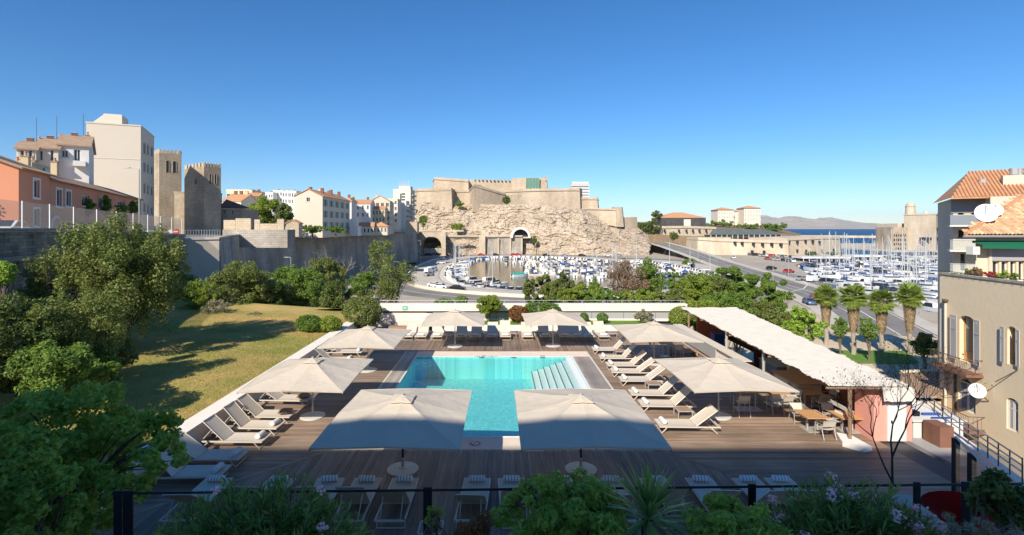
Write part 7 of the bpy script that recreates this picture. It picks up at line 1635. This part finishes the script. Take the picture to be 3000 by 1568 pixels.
# clipped garden pieces
def clipped(lab, px, yt, yb, w_, d, gz, n, m, seed, name='clipped_hedge', L=0.07, depth=1.0, box=False):
    rng = np.random.default_rng(seed); x = XP(px, d); z1, z0 = ZP(yt, d), ZP(yb, d); rx = w_ * d / F / 2; t = T(name, lab, 'hedge', (x, d, gz)); c = (x, d, (z0 + z1) / 2)
    bl = clumps(rng, c, (rx * 0.88, rx * 0.88 * depth, (z1 - z0) / 2 * 0.85), 60, rx * 0.13, 0.8, 0.86); bl.append((*c, rx * 0.9, rx * 0.9 * depth, (z1 - z0) / 2 * 0.92))
    foliage('leaves', bl, n, L, L * 0.6, m, seed, t, Vector(t.location), 0.8); mb = MB(); limbs(mb, rng, (x, d, gz), (x, d, c[2]), 0.05, bl, 6); o_ = mb.build('stem', 'bark', t, origin=Vector(t.location)); o_.location = (0, 0, 0); return t
clipped('wide rounded box hedge on the lawn', 905, 920, 975, 84, 36.5, 0.7, 6000, 'leaf_box', 120, L=0.10, depth=0.8); clipped('rounded bright green hedge touching the box hedge', 965, 925, 975, 80, 36.8, 0.7, 6000, 'leaf_lime', 121, L=0.12, depth=0.8)
clipped('tall rounded hedge shading the stairwell corner', 1062, 862, 962, 125, 41.0, 0.6, 11000, 'leaf_olive', 122, L=0.12)
pplant('planter_tree', 'small round crowned tree in the planter before the parapet', 'tree', 1434, 857, 930, 84, 42.0, 0.36, 50, 0.25, 9000, 0.13, 'leaf_lime', 123, r0=0.06, nl=14, shell=0.5)
clipped('low green bush above the parapet beside the small tree', 1300, 874, 912, 68, 44.5, 0.3, 3500, 'leaf_mid', 124, L=0.14); clipped('smaller bush above the parapet next to the low bush', 1352, 866, 893, 42, 45.5, 0.3, 2200, 'leaf_mid', 125, L=0.14)
clipped('reddish brown clipped bush beside the parasol', 1518, 893, 945, 62, 42.2, 0.36, 5000, 'leaf_rust', 126, L=0.10); clipped('green clipped hedge behind the back parasol', 1590, 883, 930, 120, 42.6, 0.36, 6000, 'leaf_box', 127, L=0.11, depth=0.4)
clipped('round topiary ball half hidden by the parasol', 1711, 915, 945, 30, 42.0, 0.36, 2200, 'leaf_box', 128, L=0.08); clipped('round topiary ball standing free in the planter lawn', 1765, 915, 948, 37, 41.8, 0.36, 3000, 'leaf_box', 129, L=0.08)
pplant('planter_shrub', 'silvery open shrub in the planter by the parapet', 'shrub', 1886, 905, 945, 70, 42.2, 0.36, 30, 0.3, 2600, 0.12, 'leaf_grey', 130, r0=0.03)
clipped('big bright hedge at the far end of the reed canopy', 2000, 895, 962, 90, 41.0, 0.2, 7000, 'leaf_lime', 131, L=0.12); clipped('dark hedge under the far corner of the reed canopy', 2065, 930, 985, 70, 40.0, 0.0, 5000, 'leaf_mid', 132, L=0.12); clipped('lime hedge strip along the parapet above the canopy', 2050, 880, 902, 120, 44.5, 0.5, 4500, 'leaf_lime', 133, L=0.14, depth=0.3)
# ---- trees beyond the parapet
far = [
 ('cypress', 'slim dark cypress at the left end of the parapet trees', 1550, 820, 895, 36, 52, 'leaf_dark', 4000, 0.16),
 ('park_tree', 'dense rounded laurel tree in front of the boat basin', 1625, 808, 900, 165, 56, 'leaf_olive', 20000, 0.2),
 ('cypress', 'slender cypress tip rising above the laurel tree', 1653, 795, 895, 38, 54, 'leaf_dark', 3600, 0.15),
 ('park_tree', 'bright lime bush at the foot of the laurel tree', 1665, 845, 900, 60, 50, 'leaf_lime', 4000, 0.16),
 ('cypress', 'short full cypress standing alone before the boats', 1742, 816, 890, 34, 54, 'leaf_mid', 4500, 0.15),
 ('park_tree', 'bare brown thicket tree before the far boats', 1835, 768, 885, 125, 60, 'leaf_brown', 5200, 0.2),
 ('park_tree', 'fresh green tree right of the brown thicket', 1905, 760, 890, 80, 62, 'leaf_mid', 8000, 0.2),
 ('cypress', 'tall green poplar beside the big round tree', 1972, 782, 895, 40, 60, 'leaf_mid', 5500, 0.17),
 ('park_tree', 'light green tree filling the gap before the port road', 2030, 805, 900, 110, 58, 'leaf_lime', 10000, 0.19),
 ('park_tree', 'largest dense round tree hiding the port road', 2160, 778, 930, 255, 62, 'leaf_mid', 34000, 0.23),
 ('park_tree', 'lower bushy tree under the largest round tree', 2235, 880, 960, 130, 56, 'leaf_olive', 9000, 0.2),
 ('park_tree', 'broad leaved fig tree before the palm garden', 2335, 895, 1000, 150, 60, 'leaf_fresh', 5200, 0.34),
 ('park_tree', 'dark clipped tree beside the rightmost palm', 2710, 965, 1050, 70, 66, 'leaf_dark', 7000, 0.2),
 ('park_tree', 'small lower bush row along the parapet', 1770, 850, 900, 120, 48, 'leaf_mid', 6000, 0.16),
 ('park_tree', 'yellow green bush row along the parapet', 1870, 850, 898, 110, 48, 'leaf_lime', 6000, 0.16),
 ('park_tree', 'olive bush row between the poplar and the parapet', 1960, 845, 898, 110, 49, 'leaf_olive', 6000, 0.16),
 ('park_tree', 'slim young tree between the first two palms', 2462, 925, 1000, 44, 74, 'leaf_mid', 2200, 0.22),
 ('park_tree', 'slim young tree between the second and third palm', 2545, 925, 1005, 48, 74, 'leaf_mid', 2200, 0.22),
 ('park_tree', 'low green shrub beside the port road kerb', 2290, 845, 885, 70, 110, 'leaf_mid', 2600, 0.3),
 ('park_tree', 'leafy green bush behind the parapet next to the laurel tree', 1720, 838, 900, 110, 51, 'leaf_lime', 6000, 0.17),
 ('park_tree', 'mid green tree joining the poplar and the big round tree', 2085, 800, 905, 120, 60, 'leaf_olive', 10000, 0.2),
 ('park_tree', 'olive tree low behind the reed canopy', 2130, 850, 935, 150, 54, 'leaf_mid', 9000, 0.19),
]
far = [(a, b_, c, yt_ - (8 if 1540 < c < 2110 else 0), yb_, int(w0 * 1.18) if a != 'cypress' else w0, d_, m_, int(n_ * 1.25), L_ * 1.08) for a, b_, c, yt_, yb_, w0, d_, m_, n_, L_ in far]
for i, (nm, lab, px, yt, yb, w_, d, m, n, L) in enumerate(far):
    pplant(nm, lab, 'tree', px, yt, yb, w_, d, LAND, 90 if n > 9000 else 50, 0.17 if n > 15000 else 0.24, n, L, m, 140 + i, r0=0.16, nl=16, bark='bark' if 'bare' not in lab else 'bark_pale', depth=0.9)
# ---- trees near the abbey and on the cliffs
for i, (px, yt, yb, w_, d, gz, m, n, L, lab) in enumerate((
    (775, 570, 668, 110, 150, 5, 'leaf_lime', 9000, 0.6, 'fresh green tree between abbey nave and shuttered house'),
    (835, 590, 668, 60, 148, 5, 'leaf_dark', 5000, 0.55, 'dark round tree beside the shuttered house'),
    (915, 655, 685, 90, 150, 5, 'leaf_mid', 4000, 0.4, 'dark hedge below the shuttered house'),
    (985, 660, 685, 70, 160, 5, 'leaf_mid', 3000, 0.4, 'low bushes on the rampart below the shuttered house'),
    (1240, 625, 665, 28, 372, 6, 'leaf_mid', 2400, 0.9, 'round tree on the cliff beside the left bastion'),
    (1346, 588, 608, 26, 396, 20, 'leaf_mid', 1600, 0.9, 'small bush in the angle of the left bastion'),
    (1484, 573, 600, 28, 400, 24, 'leaf_dark', 2400, 0.9, 'single dark tree growing on the fort wall'),
    (1340, 652, 676, 44, 380, 4, 'leaf_lime', 2200, 0.9, 'bright bush on a cliff terrace above the bridge'),
    (1566, 690, 715, 18, 366, -8, 'leaf_mid', 1200, 0.8, 'small pine beside the tunnel mouth'),
    (1293, 692, 740, 30, 362, -11, 'leaf_mid', 2000, 0.8, 'tree seen through the bridge arch'),
    (1905, 640, 690, 70, 420, -3, 'leaf_dark', 4000, 1.0, 'dark pines at the foot of the museum'),
    (1925, 617, 640, 36, 460, 8, 'leaf_dark', 2000, 1.0, 'umbrella pine beside the museum roof'),
    (1875, 648, 680, 50, 430, -3, 'leaf_dark', 2500, 1.0, 'low dark trees beyond the fort end wall'),
    (2110, 643, 668, 90, 500, 2, 'leaf_mid', 3500, 1.2, 'row of trees below the palace'),
    (2200, 652, 672, 120, 500, 2, 'leaf_mid', 3500, 1.2, 'hedge of trees under the palace terrace'),
    (2275, 650, 680, 70, 490, 2, 'leaf_mid', 3000, 1.2, 'bushes on the seaward tip of the headland'),
    (1973, 678, 705, 36, 400, -6, 'leaf_dark', 1600, 0.9, 'dark tree on the climbing road'),
    (2020, 755, 790, 44, 270, -11, 'leaf_mid', 2500, 0.7, 'small street tree beside the port road'),
    (2376, 735, 752, 40, 330, -11, 'leaf_dark', 1800, 0.8, 'dark bush before the harbour fort wall'),
    (2440, 738, 748, 60, 330, -11, 'leaf_mid', 1800, 0.8, 'low hedge at the end of the harbour fort wall'))):
    pplant('distant_tree', lab, 'tree', px, yt, yb, w_, d, gz, 40, 0.3, n, L, m, 200 + i, r0=0.3, nl=6, depth=0.8)
# ---- bare trees
def bare_tree(name, label, base, h, spread, r0, seed, levels=4, bark='twig', kids=3, leaf=None, lean=(0, 0), maxn=900):
    rng = random.Random(seed); t = T(name, label, 'tree', tuple(base)); mb = MB(); tips = []; cnt = [0]
    def grow(p, d, L, r, lv):
        if cnt[0] > maxn: return
        cnt[0] += 1
        n = 3; pts = [p]; q = p.copy(); dd = d.copy()
        for i in range(n):
            dd = (dd + Vector((rng.gauss(0, 0.16), rng.gauss(0, 0.16), rng.gauss(0.05, 0.1)))).normalized(); q = q + dd * L / n; pts.append(q.copy())
        mb.tube(pts, [r * (1 - 0.45 * i / n) for i in range(n + 1)], 5 if lv < 2 else 4, 0, False)
        if lv >= levels: tips.append(q); return
        for k in range(kids):
            a = Vector((rng.gauss(0, 1), rng.gauss(0, 1), rng.gauss(0.3, 0.6))).normalized(); grow(pts[rng.choice((2, 3))], (dd + a * spread).normalized(), L * rng.uniform(0.62, 0.8), r * 0.55, lv + 1)
        if lv > 1: tips.append(q)
    grow(Vector((0, 0, 0)), Vector((lean[0], lean[1], 1)).normalized(), h * 0.36, r0, 0)
    mb.build('trunk', bark, t)
    if leaf: 
        bl = [(p.x, p.y, p.z, leaf[1], leaf[1], leaf[1]) for p in tips]; foliage('leaves', bl, leaf[2], leaf[3], leaf[3] * 0.6, leaf[0], seed, t, None, 0.1)
    return t
p = W(1008, 800, 70); bare_tree('bare_tree', 'leafless pale tree with fine branches before the rampart', (p.x, p.y, -3), 9.0, 0.75, 0.16, 5, 5, 'bark_pale', 3)
p = W(1150, 890, 74); bare_tree('bare_tree', 'leaning half bare pine trunk over the road bank', (p.x, p.y, -4), 7.5, 0.8, 0.2, 6, 4, 'bark_pale', 3, ('leaf_olive', 0.5, 1400, 0.25), (0.3, 0))
p = W(1840, 880, 59); bare_tree('bare_tree', 'leafless brown tree among the evergreens before the basin', (p.x, p.y, -3), 9, 0.8, 0.12, 8, 5, 'bark_pale', 3)
# ---- palms
def palm(base, h, seed, label, dry=1.0):
    rng = np.random.default_rng(seed); t = T('palm_tree', label, 'tree', tuple(base), 0, None)
    n = 10; mb = MB(); mb.tube([(0.1 * math.sin(i), 0, h * i / n) for i in range(n + 1)], [0.34 - 0.012 * i for i in range(n + 1)], 10); mb.build('trunk', 'bark_pale', t)
    # skirt of dead fronds
    m = 1500; a = rng.uniform(0, 2 * np.pi, m); zz = rng.uniform(h * 0.42, h * 0.97, m); fr = (zz - h * 0.42) / (h * 0.55); r = 0.38 + 0.55 * fr * rng.uniform(0.4, 1, m); P = np.stack([r * np.cos(a), r * np.sin(a), zz], 1)
    A = unit(np.stack([0.25 * np.cos(a), 0.25 * np.sin(a), -np.ones(m)], 1) + rng.normal(size=(m, 3)) * 0.15); N = unit(np.stack([np.cos(a), np.sin(a), np.full(m, 0.3)], 1) + rng.normal(size=(m, 3)) * 0.3)
    leafmesh('dead_fronds', P, N, A, rng.uniform(0.6, 1.2, m), rng.uniform(0.08, 0.16, m), 'palm_dry', t)
    # fan leaves: stalk plus radiating blades
    Ps = []; As = []; Ns = []; Ls = []; st = MB()
    for k in range(64):
        az = rng.uniform(0, 2 * np.pi); el = rng.uniform(-0.75, 1.35); d = Vector((math.cos(az) * math.cos(el), math.sin(az) * math.cos(el), math.sin(el))); o_ = Vector((0, 0, h)); L = rng.uniform(0.9, 1.4); tip = o_ + d * L + Vector((0, 0, -0.12)); st.tube([o_, tip], 0.022, 4, 0, False)
        s = d.cross(Vector((0, 0, 1))).normalized(); up_ = s.cross(d)
        for j in range(22):
            th = (j / 21 - 0.5) * 3.7; ax = d * math.cos(th) + s * math.sin(th) + Vector((0, 0, -0.25)); ax.normalize(); L2 = rng.uniform(0.75, 1.0) * 1.3
            Ps.append(tip + ax * L2 * 0.5); As.append(ax); Ns.append((up_ + s * 0.4 * math.sin(th * 9)).normalized()); Ls.append(L2)
    leafmesh('fronds', np.array(Ps), np.array(Ns), np.array(As), np.array(Ls), np.full(len(Ls), 0.13), 'palm_leaf', t, droop=0.12); st.build('stalks', 'palm_leaf', t); return t
for i, (px, yb, yt, lab) in enumerate(((2420, 1010, 868, 'fan palm nearest the port road'), (2500, 1040, 868, 'fan palm second from the port road with pale thatch trunk'), (2582, 1035, 882, 'shortest fan palm between two taller palms'), (2665, 1040, 866, 'fan palm with the darkest shaggy trunk beside the villa'))):
    p = G(px, yb, LAND); palm((p.x, p.y, LAND), ZP(yt, p.y) - LAND, 400 + i, lab)
# ---- roof terrace pots on the villa
for i, (px, yt, yb, w_, m, lab) in enumerate(((2838, 783, 808, 24, 'leaf_lime', 'leafy potted plant left on the villa parapet'), (2862, 775, 810, 34, 'leaf_brown', 'brownish potted grass on the villa parapet'), (2902, 795, 815, 40, 'petal_red', 'red leaved potted plant on the villa parapet'), (2935, 788, 822, 34, 'leaf_fresh', 'round green potted shrub on the villa parapet'), (2970, 800, 826, 26, 'leaf_mid', 'small green pot at the villa parapet end'), (2800, 800, 806, 26, 'leaf_mid', 'low creeping plant on the villa parapet corner'))):
    dd = 31.3 - (px - 2790) * 0.016; pplant('potted_plant', lab, 'plant', px, yt, yb, w_, dd, ZN + ztop - 0.4, 14, 0.35, 900, 0.10, m, 500 + i, r0=0.02, nl=4)
# climbers on the terracotta row and wall
for i, (px, py, w_, d) in enumerate(((258, 600, 36, 61), (310, 590, 30, 66), (352, 610, 50, 70), (392, 600, 30, 78))):
    pplant('climbing_plant', 'green climbing plant over the terracotta row', 'plant', px, py - 22, py + 40, w_, d, 6.4, 20, 0.35, 1500, 0.3, 'leaf_mid', 520 + i, r0=0.03, nl=4, group='climbers on the terracotta row')
# ---- lawn grass
rng = np.random.default_rng(77); m = 60000; x = -11.8 - rng.random(m) ** 1.3 * 14; y = 14 + rng.random(m) * 29
z = np.array([lawnz(a, b_) for a, b_ in zip(x, y)]) + 0.03; P = np.stack([x, y, z], 1); A = unit(np.stack([rng.normal(size=m) * 0.5, rng.normal(size=m) * 0.5, np.ones(m)], 1)); N = unit(np.cross(A, rng.normal(size=(m, 3))))
leafmesh('grass', P, N, A, rng.uniform(0.06, 0.12, m), np.full(m, 0.02), 'grass_blade', None, 'stuff')['label'] = 'short dry grass'
# ================================================================ hotel behind the camera and its planted terrace edge
ht = T('hotel', 'hotel block whose shade falls over the near deck', 'building', (0, -8, 0))
HY = -14.0; HB = (18.95 - HY) * SUN.z / -SUN.y  # unseen hotel block; setback, width and white shaped for shade edge and bounce
MB().box(-36, 10, HY - 14, HY, LAND, HB).build('facade', 'hotel_white', ht, origin=Vector((0, -8, 0))).location = (0, 0, 0)
for k in range(8):
    for r in range(6): MB().box(-34 + 5.2 * k, -32.2 + 5.2 * k, HY + 0.003, HY + 0.05, 1 + 3.6 * r, 3.2 + 3.6 * r).build('window', 'glass_dark', ht, origin=Vector((0, -8, 0))).location = (0, 0, 0)
struct(MB().box(-9, 9, HY + 0.06, 5.75, 3.9, 4.2).build('terrace_slab', 'concrete_white'))
for a, c in ((-3.6, -0.9), (-0.6, 1.2), (1.3, 4.6), (4.7, 6.5), (-8.5, -4.0)):
    o_ = MB().box(a, c, 4.1, 5.1, 4.2, 4.55).build('planter_box', 'dark_facade'); tag(o_, 'dark planter box holding the terrace edge shrubs', 'planter', 'terrace planters')
# railing
rl = T('terrace_railing', 'dark metal terrace railing with round handrail and flat posts', 'railing', (0, 5.4, 4.2)); ro = Vector(rl.location)
def rlp(mb, n_, m='dark_metal'): o_ = mb.build(n_, m, rl, origin=ro); o_.location = (0, 0, 0); return o_
A = W(330, 1446, 5.35); B = W(2990, 1418, 5.50)
rlp(MB().tube([A, A.lerp(B, 0.5), B], 0.013, 8), 'handrail')
for px, w_ in ((345, 0.04), (375, 0.05), (1253, 0.045), (1889, 0.035), (2203, 0.04), (2686, 0.035), (2830, 0.045), (2944, 0.04)):
    t_ = (px - 330) / 2660; q = A.lerp(B, t_); x_ = XP(px, q.y); rlp(MB().rbox(x_ - w_, x_ + w_, q.y - 0.012, q.y + 0.012, 4.2, q.z + 0.03, 0.004), 'post')
rlp(MB().tube([Vector((A.x, A.y, 4.32)), Vector((B.x, B.y, 4.32))], 0.015, 6), 'bottom_rail')
# ---- oleanders: long leaves in whorls at the shoot tips
def oleander(name, label, c, rad, shoots, per, L, material, base, seed, flower=None, nf=0, lw=0.16):
    rng = np.random.default_rng(seed); base = Vector(base); t = T(name, label, 'shrub', tuple(base)); Ps = []; As = []; Ns = []; Ls = []; mb = MB(); tips = []
    for s in range(shoots):
        d = rng.normal(size=3); d[2] = abs(d[2]) * 0.9 + 0.05; d /= np.linalg.norm(d); r = rng.uniform(0.55, 1.04); tip = np.array(c) + d * np.array(rad) * r; ax = unit((d * np.array([1, 1, 0.8]) + np.array([0, 0, 0.7]) + rng.normal(size=3) * 0.25)[None])[0]; tips.append((tip, ax, r))
        if s % 3 == 0: mb.tube([base.lerp(Vector(c), 0.5), Vector(tip - ax * 0.25), Vector(tip)], [0.012, 0.007, 0.004], 4)
        u = np.cross(ax, [0.3, 0.5, 0.81]); u /= np.linalg.norm(u); v = np.cross(ax, u)
        for k in range(per):
            an = rng.uniform(0, 2 * np.pi); tt = k / per; sp = rng.uniform(0.35, 1.0) * (1.1 - 0.5 * tt); la = ax * (0.5 + 0.5 * tt) + (u * math.cos(an) + v * math.sin(an)) * sp; la /= np.linalg.norm(la); l = L * rng.uniform(0.6, 1.1); o_ = tip - ax * 0.22 * (1 - tt)
            Ps.append(o_ + la * l * 0.5); As.append(la); nn = np.cross(la, np.cross(ax, la)); Ns.append(nn / (np.linalg.norm(nn) + 1e-9)); Ls.append(l)
    Ls = np.array(Ls); leafmesh('leaves', np.array(Ps), np.array(Ns), np.array(As), Ls, Ls * lw, material, t, None, base, 0.12); o_ = mb.build('stem', 'bark', t, origin=base); o_.location = (0, 0, 0)
    if flower:
        tp = [q for q in tips if q[2] > 0.8]; 
        for k in range(nf):
            q = tp[int(rng.integers(len(tp)))]; m = 34; cc = q[0] + q[1] * 0.06; d = unit(rng.normal(size=(m, 3))); P = cc + d * 0.035 * rng.random((m, 1)) + rng.normal(size=(m, 3)) * 0.02; N = unit(d + np.array([0, 0, 0.4])); A_ = rng.normal(size=(m, 3)); A_ = unit(A_ - N * (A_ * N).sum(1, keepdims=True)); leafmesh('flower', P, N, A_, np.full(m, 0.032), np.full(m, 0.026), flower, t, None, base)
    return t
def ole(name, label, px, yt, wpx, d, hz, shoots, per, L, m, seed, **k):
    x = XP(px, d); z1 = ZP(yt, d); return oleander(name, label, (x, d, z1 - hz), (wpx * d / F / 2, 0.42, hz), shoots, per, L, m, (x, d, 4.5), seed, **k)
ole('oleander', 'wide oleander bush with red buds and pale flowers by the railing', 765, 1402, 690, 4.75, 0.95, 900, 15, 0.115, 'leaf_oleander', 601, flower='petal_pink', nf=10)
ole('oleander', 'oleander bush with many pink flower clusters near the bare sapling', 2480, 1402, 560, 4.8, 0.95, 760, 15, 0.115, 'leaf_oleander', 602, flower='petal_pink', nf=26)
ole('oleander', 'low oleander mass filling the terrace corner', 2700, 1535, 300, 4.6, 0.6, 240, 14, 0.11, 'leaf_oleander', 603, flower='petal_pink', nf=12)
# red buds of the wide oleander
def shrub(name, label, px, yt, yb, wpx, d, k, cr, n, L, m, seed, **kw): return pplant(name, label, 'shrub', px, yt, yb, wpx, d, 4.5, k, cr, n, L, m, seed, r0=0.02, nl=14, **kw)
shrub('pittosporum', 'glossy fresh green pittosporum shrub growing through the railing', 1640, 1388, 1640, 400, 4.7, 80, 0.24, 7500, 0.062, 'leaf_fresh', 611, asp=0.45, upw=0.8)
shrub('pittosporum', 'upright shoots of the pittosporum beside the spiky yucca', 1780, 1418, 1620, 170, 4.8, 30, 0.28, 2000, 0.06, 'leaf_fresh', 612, asp=0.45, upw=0.8)
shrub('pittosporum', 'dark green shrub between yucca and flowering oleander', 2150, 1440, 1640, 300, 4.5, 50, 0.28, 4500, 0.06, 'leaf_fresh', 613, asp=0.45)
shrub('terrace_shrub', 'rusty brown dried flower shrub in front of the deck loungers', 1390, 1500, 1640, 150, 4.6, 30, 0.3, 6000, 0.022, 'leaf_rust', 614, asp=0.7)
shrub('terrace_shrub', 'leafy dark shrub at the glass balustrade with white blooms', 2940, 1360, 1560, 190, 4.6, 40, 0.25, 2600, 0.06, 'leaf_dark', 615, asp=0.5)
shrub('terrace_shrub', 'grey wiry curling shrub at the end of the terrace', 2890, 1520, 1640, 240, 4.3, 30, 0.3, 2600, 0.05, 'leaf_grey', 616, asp=0.15)
shrub('terrace_shrub', 'small leafy shoot under the dark railing post', 1265, 1478, 1540, 70, 4.9, 12, 0.4, 160, 0.05, 'leaf_lime', 617)
# yucca
def yucca(px, py, d, label, seed, n=120, L=0.55):
    rng = np.random.default_rng(seed); c = W(px, py, d); t = T('yucca', label, 'plant', (c.x, c.y, 4.5)); Pn = []; An = []; Nn = []; Ls = []
    for k in range(n):
        az = rng.uniform(0, 2 * np.pi); el = rng.uniform(-0.25, 1.45); a = np.array([math.cos(az) * math.cos(el), math.sin(az) * math.cos(el), math.sin(el)]); l = L * rng.uniform(0.7, 1.05); Pn.append(np.array(c) + a * l * 0.5); An.append(a); s = np.cross(a, [0, 0, 1.0]) + 1e-6; s /= np.linalg.norm(s); Nn.append(np.cross(s, a)); Ls.append(l)
    Ls = np.array(Ls); leafmesh('leaves', np.array(Pn), np.array(Nn), np.array(An), Ls, np.full(n, 0.034), 'leaf_oleander', t, None, (c.x, c.y, 4.5), 0.10); MB().tube([(0, 0, 0), (0, 0, c.z - 4.5)], 0.05, 7).build('trunk', 'bark', t); return t
yucca(1900, 1520, 4.7, 'spiky yucca rosette behind the planter edge', 620)
# bare sapling on the right
p = W(2600, 1500, 6.2); bare_tree('bare_sapling', 'nearly leafless dark sapling with wiry twigs beside the flowering oleander', (p.x, p.y, p.z - 0.2), 2.3, 0.62, 0.022, 31, 6, 'twig', 3, ('leaf_olive', 0.14, 800, 0.024), (-0.02, 0), 1800)
# side terrace with red chairs and glass
sd = struct(MB().box(6.6, 11.5, 5.9, 8.9, 3.2, 3.45).build('side_terrace', 'grey_board'))
gb = T('glass_balustrade', 'frameless glass balustrade with dark posts beside the red chairs', 'balustrade', (9, 8, 3.45)); go = Vector(gb.location)
q0, q1 = W(2800, 1370, 8.8), W(2965, 1480, 7.0)
pts = [Vector((q0.x, q0.y, 3.45)).lerp(Vector((q1.x, q1.y, 3.45)), k / 3) for k in range(4)]
for k, p in enumerate(pts):
    o_ = MB().box(p.x - 0.04, p.x + 0.04, p.y - 0.04, p.y + 0.04, 3.45, 4.45).build('post', 'dark_metal', gb, origin=go); o_.location = (0, 0, 0)
    if k < 3: r = pts[k + 1]; o_ = MB().add([(p.x, p.y + 0.05, 3.5), (r.x, r.y + 0.05, 3.5), (r.x, r.y + 0.05, 4.4), (p.x, p.y + 0.05, 4.4)], [(0, 1, 2, 3)]).build('pane', 'clear_glass', gb, origin=go); o_.location = (0, 0, 0)
o_ = MB().tube([p + Vector((0, 0, 1.02)) for p in pts], 0.02, 6).build('top_rail', 'galvanised', gb, origin=go); o_.location = (0, 0, 0)
def tub_chair(loc, rz, label):
    t = T('tub_chair', label, 'chair', loc, rz); sh = MB(); n = 20
    # one shell: seat bowl rising into a tall pointed back
    def fn(u, v):
        a = 2 * math.pi * u; back = max(0, math.cos(a)); r = (0.16 + 0.20 * v) * (1 + 0.1 * math.cos(a)); h = 0.30 + v * (0.16 + 0.46 * back ** 0.8); return (r * math.sin(a) * 1.1, r * math.cos(a) + 0.1 * back * v, h)
    sh.grid(n, 6, fn); sh.grid(n, 1, lambda u, v: (0.17 * math.sin(2 * math.pi * u) * v, 0.17 * math.cos(2 * math.pi * u) * v, 0.31)); sh.build('shell', 'red_plastic', t, smooth=True)
    for a in range(4): an = R(45 + 90 * a); MB().tube([(0.1 * math.cos(an), 0.1 * math.sin(an), 0.3), (0.26 * math.cos(an), 0.26 * math.sin(an), 0)], 0.014, 6).build('leg', 'pole_steel', t)
p = W(2790, 1475, 7.6); tub_chair((p.x, p.y, 3.45), 2.7, 'red tub chair beside the dark railing post'); p = W(2866, 1475, 7.4); tub_chair((p.x, p.y, 3.45), 3.6, 'red tub chair half hidden behind the railing post')

# ================================================================ haze over the bay
hz = MB().box(-14200, 14200, -300, 14200, -14.5, 420).build('haze', []); hz['kind'] = 'stuff'
hm = bpy.data.materials.new('haze'); hm.use_nodes = True; n = hm.node_tree.nodes; n.remove(n['Principled BSDF']); pv = n.new('ShaderNodeVolumePrincipled'); pv.inputs['Color'].default_value = (0.80, 0.88, 1.0, 1); pv.inputs['Density'].default_value = 2.5e-5; pv.inputs['Anisotropy'].default_value = 0.2
hm.node_tree.links.new(pv.outputs[0], n['Material Output'].inputs['Volume']); hz.data.materials.append(hm)
